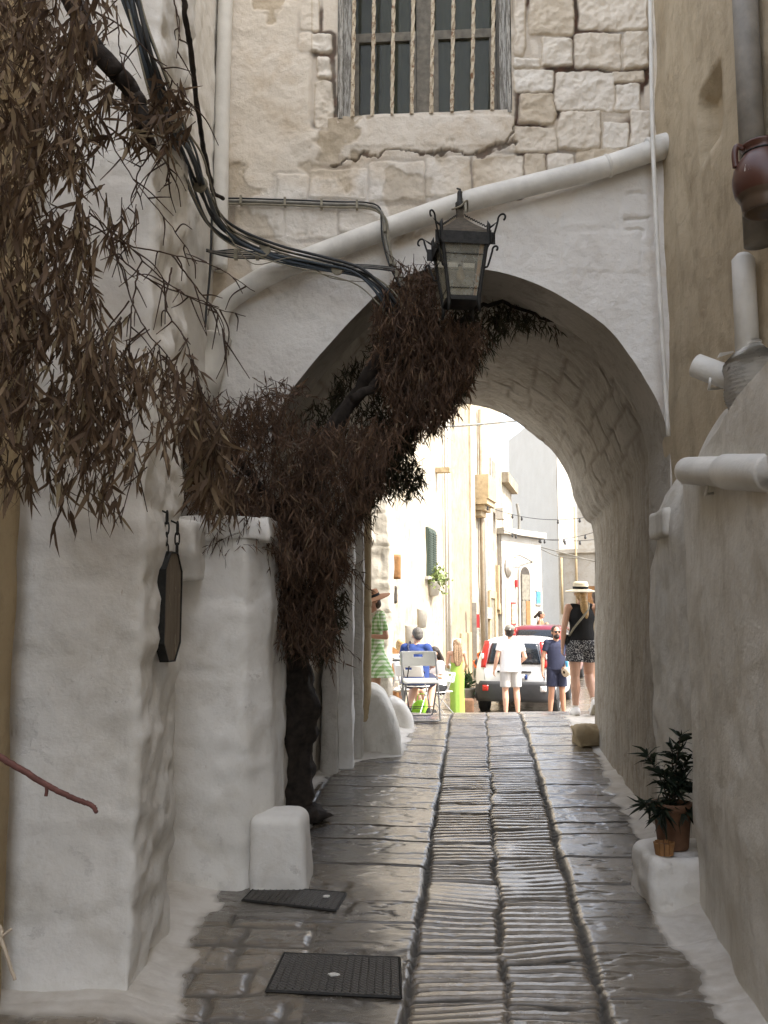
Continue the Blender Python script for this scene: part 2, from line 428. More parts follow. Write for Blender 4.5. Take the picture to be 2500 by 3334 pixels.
def m_gingham():
    s = NT('gingham'); co = s.n('ShaderNodeTexCoord').outputs['Object']; sep = s.n('ShaderNodeSeparateXYZ'); s.l(co, sep.inputs[0])
    a = s.math('GREATER_THAN', s.math('SINE', s.math('MULTIPLY', sep.outputs[0], 130)), 0); b = s.math('GREATER_THAN', s.math('SINE', s.math('MULTIPLY', sep.outputs[2], 130)), 0)
    f = s.math('MULTIPLY', s.math('ADD', a, b), .5)
    return s.set(color=s.ramp(f, [(0, (.64, .68, .55)), (.5, (.34, .47, .24)), (1, (.17, .32, .10))]), rough=.9)
m_gingham()
def m_speckle():
    s = NT('speckled_cloth'); return s.set(color=s.ramp(s.noise(75, 2, .5, s.coord()), [(.52, (.014, .015, .022)), (.6, (.45, .45, .45))]), rough=.9)
m_speckle()
def m_manhole():
    s = NT('cast_iron'); co = s.n('ShaderNodeTexCoord').outputs['Object']; sep = s.n('ShaderNodeSeparateXYZ'); s.l(co, sep.inputs[0])
    a = s.math('MULTIPLY', s.math('SINE', s.math('MULTIPLY', sep.outputs[0], 260)), s.math('SINE', s.math('MULTIPLY', sep.outputs[1], 260)))
    s.set(color=s.mix(s.noise(12, 6, .6, co), (.055, .05, .044), (.10, .092, .08)), rough=.55, metal=.3, normal=s.bump(a, .7, .006)); return s.m
m_manhole()
def m_board():
    s = NT('weathered_board'); co = s.coord((8, 8, .8))
    f = s.ramp(s.noise(5, 8, .7, co), [(.4, 0.0), (.62, 1.0)]); g = s.ramp(s.noise(9, 6, .6, s.coord((1, 1, 1)), 1.5), [(.58, 0.0), (.66, 1.0)])
    c = s.mix(f, (.13, .10, .068), (.19, .155, .11)); c = s.mix(s.math('MULTIPLY', g, .7), c, (.30, .26, .18))
    return s.set(color=c, rough=.8, normal=s.bump(s.noise(7, 8, .7, co), .5, .005))
m_board()
def m_jug():
    s = NT('glazed_clay'); co = s.coord(); sep = s.n('ShaderNodeSeparateXYZ'); s.l(s.n('ShaderNodeTexCoord').outputs['Object'], sep.inputs[0])
    top = s.math('GREATER_THAN', sep.outputs[2], .165)
    g = s.math('MULTIPLY', s.ramp(s.noise(13, 7, .7, s.coord((1, 1, .35)), .4), [(.60, 0.0), (.64, 1.0)]), top)
    c = s.mix(s.noise(5, 6, .6, co), (.068, .024, .017), (.095, .036, .023)); c = s.mix(g, c, (.5, .45, .4))
    low = s.math('LESS_THAN', sep.outputs[2], .085); c = s.mix(low, c, (.085, .055, .035))
    return s.set(color=c, rough=.38, spec=.5)
m_jug()
M = MATS
# ================================================================ SETTING: paving, terrain
def line_fit(pts):
    g = np.array([G(*p) for p in pts]); k = np.polyfit(g[:, 1], g[:, 0], 1); return lambda Y: np.polyval(k, Y)
gutL = line_fit([(1325, 3334), (1372, 2900), (1410, 2660), (1465, 2350)])
gutM = line_fit([(1612, 3334), (1640, 2900), (1617, 2640), (1590, 2480), (1582, 2350)])
gutR = line_fit([(1955, 3334), (1860, 2850), (1790, 2640), (1720, 2430), (1700, 2345)])
def edge_fn(pts):
    g = np.array([G(*p) for p in pts]); o = np.argsort(g[:, 1]); return lambda Y: np.interp(Y, g[o, 1], g[o, 0])
paintL = edge_fn([(565, 3334), (620, 3150), (640, 3050), (735, 2890), (1000, 2868), (1011, 2590), (1040, 2555), (1103, 2503), (1180, 2475), (1310, 2463), (1335, 2400), (1350, 2370)])
paintR = edge_fn([(1925, 2420), (1960, 2500), (1990, 2580), (2030, 2660), (2075, 2760), (2110, 2850), (2125, 2960), (2180, 3050), (2260, 3170), (2340, 3334)])

def brick_rows(t, seed, lo, hi):
    """irregular joints along t: returns (cell index, distance to nearest joint)"""
    r = np.random.default_rng(seed); j = [0.0]
    while j[-1] < 16: j.append(j[-1]+r.uniform(lo, hi))
    j = np.array(j); k = np.clip(np.searchsorted(j, t)-1, 0, len(j)-2)
    return k + seed*100, np.minimum(t-j[k], j[k+1]-t)
def street():
    ys = [2.2]
    while ys[-1] < 12.6: ys.append(ys[-1]+(0.02 if ys[-1] < 3.5 else min(.016, .0052+.0012*(ys[-1]-3.6))))
    ys = np.array(ys)
    xs = np.concatenate([np.linspace(-9, -2.3, 8)[:-1], np.linspace(-2.3, -.9, 50)[:-1], np.linspace(-.9, 2.5, 262), np.linspace(2.5, 9, 8)[1:]])
    X, Y = np.meshgrid(xs, ys); Pn = np.stack([X, Y, X*0], -1)
    wob = fbm(Pn, 3.0, 4, 5)*.016
    gl, gm, gr = gutL(Y)+wob*.7, gutM(Y)+fbm(Pn, 5, 3, 8)*.02, gutR(Y)+wob
    h = fbm(Pn, 1.2, 3, 1)*.012; gap = np.zeros_like(X); tone = np.zeros_like(X)
    # wide gutters
    for c, w in ((gl, .015), (gm, .010), (gr, .019)):
        d = np.abs(X-c); ww = w*(1+.8*noise(Pn, 5, 3)+.3*noise(Pn, 17, 5)); m = 1-smooth(ww*.6, ww*1.5, d); gap = np.maximum(gap, m*.95); h -= m*.015
    strip = np.where(X < gl, 0, np.where(X < gm, 1, np.where(X < gr, 2, 3)))
    # ribbed strips
    ribamp = np.zeros_like(X)
    for sidx, seed in ((1, 11), (2, 12)):
        t = Y + fbm(Pn, 2.5, 2, seed)*.02 + (X-gm)*(.03 if sidx == 1 else -.05)
        k, d = brick_rows(t-2, seed, .20, .56); m = strip == sidx
        jg = 1-smooth(.006, .018, d+noise(Pn, 20, seed)*.004); gap = np.where(m, np.maximum(gap, jg), gap); h = np.where(m, h-jg*.02, h)
        tilt = (hash1(k, 1)-.5)*.22; pitch = .056+.026*hash1(k, 2)
        ph = (t + tilt*(X-gm) + noise(Pn, 3.5, seed+4)*.013+noise(Pn, 22, seed+5)*.0025)/pitch
        rib = np.minimum(1, 1.3*np.abs(np.sin(math.pi*ph))**.8)*(1-.14*np.maximum(0, fbm(Pn, 16, 3, seed+8)))
        smoothst = (hash1(k, 4) > .9)
        amp = (.021+.007*hash1(k, 3))*np.clip(.75+.75*fbm(Pn, 3.5, 4, seed+6), .12, 1.1)
        amp = np.where(smoothst, amp*.25, amp)
        h = np.where(m, h+(rib-1)*amp + (hash1(k, 5)-.5)*.008, h)
        gap = np.where(m, np.maximum(gap, (1-smooth(.28, .80, rib))*1.0*np.clip(amp/.011, 0, 1)), gap); tone = np.where(m, .35+.65*hash1(k, 6), tone)
    # slabs on both sides
    for sidx, seed, w in ((0, 21, .95), (3, 22, 5.0)):
        m = strip == sidx; base = gl if sidx == 0 else gr
        s = np.abs(X-base); col = np.floor(s/w); ds = np.minimum(s-col*w, (col+1)*w-s)
        if sidx == 3: ds = ds*0+1
        t = Y + wob + col*.23 + s*(-.10 if sidx == 0 else .03)
        kk = np.zeros_like(X, int); dd = np.ones_like(X)
        for c in range(0, 14):
            k, d = brick_rows(t-1.5, seed+c*7, .26, .62); q = col == c; kk = np.where(q, k, kk); dd = np.where(q, d, dd)
        d = np.minimum(dd, ds)+noise(Pn, 14, seed)*.006; jg = 1-smooth(.003, .012, d)
        gap = np.where(m, np.maximum(gap, jg), gap)
        pit = smooth(.16, .34, fbm(Pn*np.array([.55, 1.35, 1]), 12, 4, seed+3))*(.4+.6*smooth(-.3, .3, noise(Pn, 1.6, seed+9))); scal = fbm(Pn*np.array([.7, 1.4, 1]), 11, 3, seed+4)*.0012
        h = np.where(m, h - jg*.016 + (hash1(kk, 5)-.5)*.012 + (hash1(kk, 8)-.5)*.05*dd + 0 - pit*.0045, h); tone = np.where(m, .55*hash1(kk, 7), tone)
    # concrete patch around the covers (near left)
    def around(cs, mg):
        g = np.array([G(*c) for c in cs]); return np.minimum(np.minimum(X-g[:, 0].min()+mg, g[:, 0].max()+mg-X), np.minimum(Y-g[:, 1].min()+mg, g[:, 1].max()+mg-Y))
    con = smooth(0, .05, fbm(Pn, 6, 3, 31)*.045 + around([(872, 3228), (1300, 3248), (1296, 3122), (928, 3108)], .05))
    con = np.maximum(con, smooth(0, .05, fbm(Pn, 6, 3, 33)*.045 + around([(792, 2932), (1088, 2966), (1122, 2910), (838, 2886)], .07)))
    # rougher old stones bedded in mortar near the left wall
    m2 = smooth(-.30, -.36, X)*(1-smooth(4.75, 5.0, Y)); sx = X*1.0+fbm(Pn, 3, 3, 51)*.05; r2 = np.floor((Y+fbm(Pn, 2.2, 3, 52)*.05)/.23); ry = np.abs(((Y+fbm(Pn, 2.2, 3, 52)*.05)/.23) % 1-.5)*.23; cxx = sx+hash1(r2, 5)*.4; rx = np.abs((cxx/.34) % 1-.5)*.34
    dj = np.minimum(.115-ry, .17-rx); mort = (1-smooth(.012, .03, dj+noise(Pn, 12, 8)*.008))*m2
    tone = np.where(m2 > .5, .45+.55*hash1(r2*13+np.floor(cxx/.34), 3), tone); gap = np.maximum(gap*(1-m2*.6), mort*.6); h = h*(1-m2*.5)+m2*(smooth(.0, .045, dj)*.014-.012+fbm(Pn, 13, 4, 61)*.004)
    h = h*(1-con) + con*(fbm(Pn, 14, 4, 3)*.004-.004); gap = np.maximum(gap*(1-con), con*.32)
    # painted apron along the walls, curving up to them
    nz = fbm(Pn, 6, 4, 41)*.05
    pl = smooth(-.02, .03, paintL(Y)-X+nz); pr = smooth(-.02, .03, X-paintR(Y)+nz)
    pl = pl*(1-smooth(-1.0, -.94, -X)*(1-smooth(3.78, 3.86, Y)))
    paint = np.maximum(pl, pr)*(1-smooth(11.2, 11.5, Y))*smooth(2.9, 3.3, Y)
    cove = smooth(0, .3, paintL(Y)-X)*.05 + smooth(0, .35, X-paintR(Y))*.06
    h = h*(1-.75*paint) + cove*(1-smooth(10.2, 10.8, Y)) + paint*fbm(Pn, 7, 4, 2)*.008
    gap = gap*(1-paint)
    # beyond the arch the paving carries on as plain slabs
    zz = ground(Y)+h + .012*(X-1)*smooth(8, 11, Y)
    V = np.stack([X, Y, zz], -1)
    return mesh_np('street_paving', V, grid_faces(*X.shape), M['worn_paving'], None, True, dict(gap=gap, paint=paint, tone=tone))
tag(street(), kind='structure')
def far_ground():
    ys = np.concatenate([np.arange(12.5, 36, .25), np.linspace(36, 140, 12)]); xs = np.concatenate([np.linspace(-60, -6, 10), np.arange(-5.5, 16, .25), np.linspace(17, 70, 10)])
    X, Y = np.meshgrid(xs, ys); Pn = np.stack([X, Y, X*0], -1)
    z = ground(Y)+fbm(Pn, .6, 3, 4)*.02-.004 + .012*(X-1)*(1-smooth(12.5, 16, Y))
    t = np.abs((Y*.8+fbm(Pn, .5, 2)*.3) % .8-.4); gap = 1-smooth(.0, .12, t)
    return mesh_np('square_paving', np.stack([X, Y, z], -1), grid_faces(*X.shape), M['worn_paving'], None, True, dict(gap=gap*.6, paint=X*0, tone=.4+.3*noise(Pn, .9, 2)))
tag(far_ground(), kind='structure')
def back_ground():
    xs = np.linspace(-60, 60, 30); ys = np.linspace(-60, 2.25, 30); X, Y = np.meshgrid(xs, ys)
    return mesh_np('terrain', np.stack([X, Y, ground(Y)*0+.059*(2.25-3.6)-.004+X*0], -1), grid_faces(*X.shape), M['worn_paving'], None, True, dict(gap=X*0+.3, paint=X*0, tone=X*0+.3))
tag(back_ground(), kind='structure')

# ================================================================ ARCH BUILDING
YF, KF = 6.3, .07
nF = np.array([KF, 1, 0])/math.hypot(1, KF)
def F(px, py, out=0.0):
    return ray_plane(px, py, np.array([0, YF-out, 0]), nF)
def fplane(x): return YF-KF*np.asarray(x)
arch_px = [(2186, 2900), (2186, 2500), (2186, 2100), (2186, 1700), (2182, 1433), (2150, 1330), (2103, 1240), (2045, 1150), (1982, 1071), (1895, 1005), (1800, 950), (1690, 903), (1572, 876), (1430, 872), (1330, 895), (1230, 955), (1100, 1090), (1000, 1205), (922, 1310), (884, 1420), (864, 1560), (858, 1800), (856, 2200), (854, 2600), (853, 2900)]
iR, iL = 4, 19
C0 = np.array([F(*p)[[0, 2]] for p in arch_px])
def seg_resample(C, i0, i1, na=36, nb=110):
    a = resample(C[:i0+1], na); b = resample(np.array(spline([np.r_[q, 0] for q in C[i0:i1+1]], 8))[:, :2], nb); c = resample(C[i1:], na)
    return np.concatenate([a[:-1], b, c[1:]])
A0 = seg_resample(C0, iR, iL)
far_px = [(1936, 2600), (1936, 2430), (1937, 2000), (1936, 1760), (1926, 1705), (1902, 1685), (1868, 1620), (1855, 1560), (1800, 1470), (1740, 1418), (1680, 1372), (1620, 1340), (1560, 1322), (1490, 1315), (1420, 1330), (1350, 1370), (1290, 1440), (1240, 1540), (1170, 1650), (1150, 1800), (1142, 2100), (1140, 2440), (1140, 2600)]
YB = 9.6
C3 = np.array([P(px, py, YB)[[0, 2]] for px, py in far_px])
A3 = seg_resample(C3, 4, 18)
arch_house = thing('arch_building', 'weathered house over the lane with a barred window and a whitewashed archway through it', 'building', (0, YF, 0))
def child_at(o, root):
    """keep world coordinates of a part under an unrotated root"""
    o.parent = root; o.location = -Vector(root.location); return o
ah = arch_house
# --- front wall
def z3(l): return [(1600+a*.5425, b*.5425, 1600+c*.5425, d*.5425) for a, b, c, d in l]
def z2(l): return [(700+a*.6028, b*.6028, 700+c*.6028, d*.6028) for a, b, c, d in l]
stones = z3([(135, -80, 212, 322), (135, 332, 300, 400), (300, 205, 495, 385), (500, 180, 790, 400), (795, 175, 950, 400), (130, 405, 380, 540), (385, 415, 742, 652), (725, 405, 930, 480), (740, 485, 905, 652), (165, 542, 385, 735), (400, 655, 662, 890), (670, 715, 830, 890), (835, 645, 965, 870), (100, 748, 400, 908), (0, 920, 190, 1100), (192, 908, 330, 1062), (335, 908, 512, 1045), (516, 885, 775, 1000), (225, -60, 500, 195), (520, -70, 950, 165)])
stones += z2([(1140, 845, 1386, 1052), (1394, 835, 1660, 1042), (832, 872, 1136, 1080), (510, 905, 826, 1072), (330, 932, 505, 1090), (100, 1095, 368, 1275), (375, 1105, 660, 1292), (672, 1135, 885, 1255), (455, 170, 640, 275), (552, 290, 628, 420), (538, 425, 640, 690), (455, -60, 560, 160)])
stones2 = z3([(165, 1240, 408, 1400), (418, 1150, 762, 1372), (770, 1165, 990, 1300), (440, 1385, 900, 1640)])
crack_px = [(1080, 532), (1130, 522), (1180, 500), (1230, 512), (1262, 488), (1320, 482), (1365, 492), (1400, 500), (1440, 492), (1470, 484), (1520, 500), (1565, 505), (1610, 478), (1680, 462)]
crack2 = [(1690, 380), (1672, 425), (1655, 455), (1620, 480)]
def seg_dist(px, py, pl):
    d = np.full(px.shape, 1e9)
    for (ax, ay), (bx, by) in zip(pl[:-1], pl[1:]):
        vx, vy = bx-ax, by-ay; t = np.clip(((px-ax)*vx+(py-ay)*vy)/(vx*vx+vy*vy), 0, 1)
        d = np.minimum(d, np.hypot(px-ax-t*vx, py-ay-t*vy))
    return d
def facade_relief(X, Z, full=False):
    Pw = np.stack([X, fplane(X), Z], -1); px, py = proj(Pw)
    wx = px+fbm(Pw, 8, 4, 2)*6; wy = py+fbm(Pw, 8, 4, 6)*6
    def sd(rects):
        best = np.full(X.shape, -1e9); idx = np.zeros(X.shape, int)
        for i, (x0, y0, x1, y1) in enumerate(rects):
            rr = 10; qx = np.abs(wx-(x0+x1)/2)-(x1-x0)/2+rr; qy = np.abs(wy-(y0+y1)/2)-(y1-y0)/2+rr
            d = -(np.hypot(np.maximum(qx, 0), np.maximum(qy, 0))+np.minimum(np.maximum(qx, qy), 0)-rr)
            idx = np.where(d > best, i, idx); best = np.maximum(best, d)
        return best, idx
    d1, i1 = sd(stones); d2, i2 = sd(stones2)
    pipe_y = 490+(px-2150)*(1000-490)/(740-2150); below = smooth(-15, 25, py-pipe_y)
    # how bare the masonry is: right of the window fully, band under the sill partly, left plaster hardly
    bare = np.maximum(smooth(1655, 1690, wx)*(1-below), smooth(470, 540, py-(px-1380)*-.03)*(1-below)*(.35+.5*smooth(1350, 1700, px)))
    bare = np.maximum(bare, .9*smooth(1000, 1025, px)*(1-smooth(1095, 1110, px))*(1-smooth(400, 430, py)))
    bare = np.maximum(bare, .35*smooth(960, 980, px)*(1-smooth(1100, 1110, px))*(1-smooth(150, 190, py)))
    bare = np.where(smooth(1060, 1075, px)*(1-smooth(1660, 1690, px)) * (py > 378)*(py < 476) > .5, 0, bare)
    inside = smooth(-1, 6, d1); gap = (1-smooth(-1.5, 3.5, d1))*smooth(-17, -10, d1)*bare*(.2+.8*smooth(-.35, .15, noise(Pw, 5.5, 31)))
    chips = fbm(Pw, 14, 5, 3); coarse = np.abs(fbm(Pw, 6, 4, 13))
    D = np.zeros_like(X)
    D += bare*(inside*.030-.040 + (hash1(i1, 3)-.5)*.022*inside + chips*.011*inside + fbm(Pw, 30, 3, 23)*.005*inside - coarse*.016*inside)
    D += below*(smooth(-1, 14, d2)*.006-.004)*smooth(1650, 1750, px)
    g2 = (1-smooth(-4, 2, d2))*smooth(-14, -4, d2)*below*smooth(.15, .5, noise(Pw, 5, 9))*smooth(1650, 1750, px)
    D -= g2*.02
    jx_ = wx+fbm(Pw, 24, 3, 12)*7; jy_ = wy+fbm(Pw, 24, 3, 14)*9; cr = np.minimum(seg_dist(jx_, jy_, crack_px), seg_dist(jx_, jy_, crack2)+3); cw = 3+8*np.maximum(0, noise(Pw, 9, 4)); crm = 1-smooth(cw*.5, cw*1.3, cr)
    D -= crm*.03; gap = np.maximum(gap, crm*.75)
    # sound plaster lies proud of eroded patches
    fl = smooth(.10, .22, fbm(Pw, 2.2, 5, 21)+.30*smooth(820, 940, px)*(1-smooth(960, 1030, px))*(1-smooth(120, 220, py))
                + .34*np.exp(-((px-970)/90)**2-((py-545)/35)**2)+.34*np.exp(-((px-810)/60)**2-((py-530)/35)**2)-.12)*(1-below)*(1-bare)
    D -= fl*.014 - fl*chips*.006
    D += (1-bare)*(fbm(Pw, 3.2, 4, 5)*.012+fbm(Pw, 17, 3, 7)*.0025)
    sill = smooth(1068, 1080, wx)*(1-smooth(1672, 1690, wx))*smooth(372, 380, py)*(1-smooth(468, 482, wy+np.maximum(0, px-1560)*.25)); D += sill*.006
    white = np.maximum(below, .55*smooth(430, 560, py)*smooth(.1, -.3, fbm(Pw, 1.6, 4, 8))*(1-smooth(1250, 1700, px)))
    white = np.clip(white-.4*smooth(.25, .5, fbm(Pw, 3, 4, 18))*(py < 900), 0, 1)
    tone = smooth(.5, .8, bare)*inside*(.12+.88*hash1(i1, 9))
    return (D, gap, fl*.8, white, tone) if full else (D, gap, fl*.8, white)
WL, WR = F(1097, 380)[0], F(1668, 360)[0]; WZ0 = F(1380, 366)[2]; WZ1 = F(1380, -330)[2]
def facade():
    x0, x1, z0, z1 = -1.9, 2.6, -.2, WZ1+.9; st = .008
    xs = np.arange(x0, x1, st); zs = np.arange(z0, z1, st); xs = np.sort(xs)
    X, Z = np.meshgrid(xs, zs); n, m = X.shape
    poly = A0
    inside = np.zeros(X.shape, bool)   # point in polygon (closed at the bottom)
    pts = np.concatenate([poly, [[poly[-1, 0], -3], [poly[0, 0], -3]]])
    for (ax, az), (bx, bz) in zip(pts, np.roll(pts, -1, 0)):
        c = ((az > Z) != (bz > Z)); xi = ax+(Z-az)*(bx-ax)/(bz-az if bz != az else 1e-9); inside ^= c & (X < xi)
    win = (X > WL) & (X < WR) & (Z > WZ0) & (Z < WZ1)
    keep = ~(inside | win); f = grid_faces(n, m); kf = keep.ravel()[f].all(1); f = f[kf]
    allf = grid_faces(n, m); bad = np.zeros(n*m, bool); bad[allf[~kf].ravel()] = True
    used = np.zeros(n*m, bool); used[f.ravel()] = True; bd = np.where(bad & used)[0]
    xf, zf = X.ravel().copy(), Z.ravel().copy()
    dense = resample(poly, 3000)
    for i in bd:
        d = (dense[:, 0]-xf[i])**2+(dense[:, 1]-zf[i])**2; j = d.argmin()
        if d[j] < (st*2.2)**2: xf[i], zf[i] = dense[j]; continue
        if abs(xf[i]-WL) < st*1.5: xf[i] = WL
        if abs(xf[i]-WR) < st*1.5: xf[i] = WR
        if abs(zf[i]-WZ0) < st*1.5: zf[i] = WZ0
        if abs(zf[i]-WZ1) < st*1.5: zf[i] = WZ1
    D, gap, fl, wh, tn = facade_relief(xf, zf, True)
    V = np.stack([xf, fplane(xf)-D, zf], -1)
    ids = np.full(n*m, -1); u = np.where(used)[0]; ids[u] = np.arange(len(u))
    return mesh_np('wall', V[u], ids[f], M['old_facade'], None, True, dict(gap=gap[u], flake=fl[u], white=wh[u], tone=tn[u]))
child_at(facade(), ah)
# --- vault: front ring, then a rougher, wider barrel narrowing to the far mouth
def vault():
    n = len(A0); u = np.linspace(0, 1, n); iA, iB = 35, n-36
    D0 = facade_relief(A0[:, 0], A0[:, 1])[0]
    rows = []; ringd = .50
    for t in np.linspace(0, 1, 26):
        rows.append(np.stack([A0[:, 0], fplane(A0[:, 0])-D0*(1-t)+ringd*t, A0[:, 1]], 1))
    nring = len(rows)
    leftw = smooth(.45, .62, u); topw = smooth(.25, .42, u)*(1-smooth(.80, .9, u))
    cen = np.array([.55, 2.6]); dirv = A0-cen; dirv /= np.linalg.norm(dirv, axis=1, keepdims=True)
    A2 = A0 + dirv*(.02+.20*topw*leftw+.10*topw)[:, None]
    for t in np.linspace(0, 1, 6)[1:]:
        q = A0+(A2-A0)*t; rows.append(np.stack([q[:, 0], fplane(A0[:, 0])+ringd+.015*t, q[:, 1]], 1))
    yb = fplane(A0[:, 0])+ringd+.015
    for t in np.linspace(0, 1, 190)[1:]:
        q = A2+(A3-A2)*t**.9; rows.append(np.stack([q[:, 0], yb+(YB-yb)*t, q[:, 1]], 1))
    V = np.array(rows); N = grid_normals(V)
    if N[nring+60, n//2, 2] > 0: N = -N
    s = np.r_[0, np.cumsum(np.linalg.norm(np.diff(A0, axis=0), axis=1))]
    S = np.broadcast_to(s[None, :], V.shape[:2]); Y = V[..., 1]
    w = fbm(V, 2.5, 3, 3)*.045; row = np.floor((S+w)/.24); dr = np.minimum((S+w)-row*.24, (row+1)*.24-(S+w))
    yy = Y+hash1(row, 3)*.7+fbm(V, 2.0, 3, 7)*.10; L = .55; cb = np.floor(yy/L); db = np.minimum(yy-cb*L, (cb+1)*L-yy)
    d = np.minimum(dr, db); back = smooth(nring-1, nring+4, np.arange(len(rows)))[:, None]
    arc = (smooth(.17, .25, u)*(1-smooth(.76, .84, u)))[None, :]
    gapm = (1-smooth(.006, .03, d))*smooth(-.25, .2, noise(V, 2.3, 5))
    hgt = back*(arc*(-gapm*.011+(hash1(row*31+cb, 2)-.5)*.010*smooth(.01, .06, d)) + fbm(V, 4, 5, 9)*.011 + np.abs(fbm(V, 9, 3, 10))*.007)
    hgt += (1-back)*fbm(V, 4, 4, 2)*.008*smooth(0, 5, np.arange(len(rows)))[:, None]
    V = V+N*hgt[..., None]
    return mesh_np('vault', V, grid_faces(*V.shape[:2]), M['vault_stone'], None, True, dict(gap=gapm*arc*back*.5, wall=(1-arc)*back))
child_at(vault(), ah)
def rear():
    n = len(A3); lo, hi = np.array([-5.2, -1.0]), np.array([9.0, 7.2])
    c = np.array([.9, 1.5]); dv = A3-c
    tx = np.where(dv[:, 0] > 0, (hi[0]-c[0])/np.maximum(dv[:, 0], 1e-6), (lo[0]-c[0])/np.minimum(dv[:, 0], -1e-6))
    tz = np.where(dv[:, 1] > 0, (hi[1]-c[1])/np.maximum(dv[:, 1], 1e-6), (lo[1]-c[1])/np.minimum(dv[:, 1], -1e-6))
    O = c+dv*np.minimum(tx, tz)[:, None]
    for cx, cz in ((lo[0], hi[1]), (hi[0], hi[1])):
        O[((O-[cx, cz])**2).sum(1).argmin()] = (cx, cz)
    V = np.array([np.stack([(A3+(O-A3)*t)[:, 0], np.full(n, YB), (A3+(O-A3)*t)[:, 1]], 1) for t in np.linspace(0, 1, 30)])
    V[..., 1] += fbm(V, 3, 4, 4)*.01
    return mesh_np('rear_wall', V, grid_faces(*V.shape[:2]), M['sunlit_white'])
child_at(rear(), ah)
bm = bmesh.new(); box(bm, (-5.2, 6.55, 7.15), (9.0, 9.58, 7.3)); child_at(bm_obj('roof', bm, M['sunlit_plain']), ah)
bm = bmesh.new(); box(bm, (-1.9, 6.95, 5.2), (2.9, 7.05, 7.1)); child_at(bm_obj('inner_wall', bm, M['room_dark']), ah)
bm = bmesh.new(); box(bm, (-1.9, 6.22, WZ1+.85), (2.6, 6.62, 7.1)); child_at(bm_obj('upper_wall', bm, M['old_facade']), ah)
# --- window: frame, two casements, glass, curtains, twisted bars
win = bpy.data.objects.new('window', None); link(win); child_at(win, ah)
win['label'] = 'old two-leaf window behind eight rusty twisted iron bars'
ym = lambda x: float(fplane(x))
def fbox(name, x0, x1, z0, z1, y0, y1, mat, parent, bev=.004):
    bm = bmesh.new(); vs = []
    for z in (z0, z1):
        for (x, y) in ((x0, y0), (x1, y0), (x1, y1), (x0, y1)): vs.append(bm.verts.new((x, ym(x)+y, z)))
    for f in [(0, 3, 2, 1), (4, 5, 6, 7), (0, 1, 5, 4), (1, 2, 6, 5), (2, 3, 7, 6), (3, 0, 4, 7)]: bm.faces.new([vs[i] for i in f])
    return bm_obj(name, bm, mat, parent, False, bev)
fw = .075
fbox('frame', WL+.006, WL+fw*.55, WZ0-.02, WZ1, .0, .16, M['peeling_wood'], win)
fbox('frame', WL+fw*.56, WL+fw*1.35, WZ0-.02, WZ1, .03, .19, M['peeling_wood'], win)
fbox('frame', WR-fw*1.1, WR-fw*.46, WZ0-.02, WZ1, .03, .19, M['peeling_wood'], win)
fbox('frame', WR-fw*.45, WR-.006, WZ0-.02, WZ1, .0, .16, M['peeling_wood'], win)
IL, IR = WL+fw*1.36, WR-fw*1.11; MID = (IL+IR)/2+.0
fbox('mullion', MID-.055, MID+.055, WZ0, WZ1, .165, .235, M['window_wood'], win)
zr = F(1300, 70)[2]
for a, b in ((IL+.002, MID-.057), (MID+.057, IR-.002)):
    fbox('rail', a, b, WZ0-.01, WZ0+.10, .175, .225, M['window_wood'], win)
    fbox('rail', a, b, zr-.035, zr+.035, .175, .225, M['window_wood'], win)
    fbox('stile', a, a+.05, WZ0+.101, zr-.036, .177, .223, M['window_wood'], win)
    fbox('stile', b-.05, b, WZ0+.101, zr-.036, .177, .223, M['window_wood'], win)
    fbox('pane', a+.05, b-.05, WZ0+.1, zr-.034, .197, .203, M['window_glass'], win, 0)
    fbox('pane', a, b, zr+.034, WZ1, .197, .203, M['window_glass'], win, 0)
def curtain(x0, x1, yo):
    xs = np.linspace(x0, x1, 60); zs = np.linspace(WZ0-.02, WZ1, 10); X, Z = np.meshgrid(xs, zs)
    V = np.stack([X, fplane(X)+yo+.018*np.sin(X*70+Z*.8)+.01*np.sin(X*23), Z], -1); return mesh_np('curtain', V, grid_faces(*X.shape), M['curtain_cloth'], win)
curtain(MID+.02, IR, .30); curtain(IL+.22, MID-.1, .42)
fbox('sill_board', WL, WR, WZ0-.05, WZ0-.012, .01, .3, M['old_facade'], win)
bar_b = [(1147, 372), (1212, 370), (1276, 367), (1340, 363), (1404, 362), (1471, 355), (1536, 352), (1602, 350)]
bar_t = [(1157, -250), (1221, -250), (1285, -250), (1349, -250), (1413, -250), (1480, -250), (1546, -250), (1610, -250)]
for i, (b, t) in enumerate(zip(bar_b, bar_t)):
    p0, p1 = F(*b, out=.005), F(*t, out=.005); n = 110; bm = bmesh.new(); rings = []; h = .0098; tw0 = i*.4
    for k in range(n+1):
        c = Vector(p0+(p1-p0)*k/n); c.z -= .02*(1-k/n); a = tw0+k/n*math.pi*2*3.1 if k > 4 else tw0
        rings.append([bm.verts.new(c+Vector((math.cos(a+q*math.pi/2)*h*1.55, math.sin(a+q*math.pi/2)*h*1.55, 0))) for q in range(4)])
    for a, b_ in zip(rings[:-1], rings[1:]):
        for q in range(4): bm.faces.new((a[q], a[(q+1) % 4], b_[(q+1) % 4], b_[q]))
    bm_obj('iron_bar', bm, M['rusty_bar'], win)

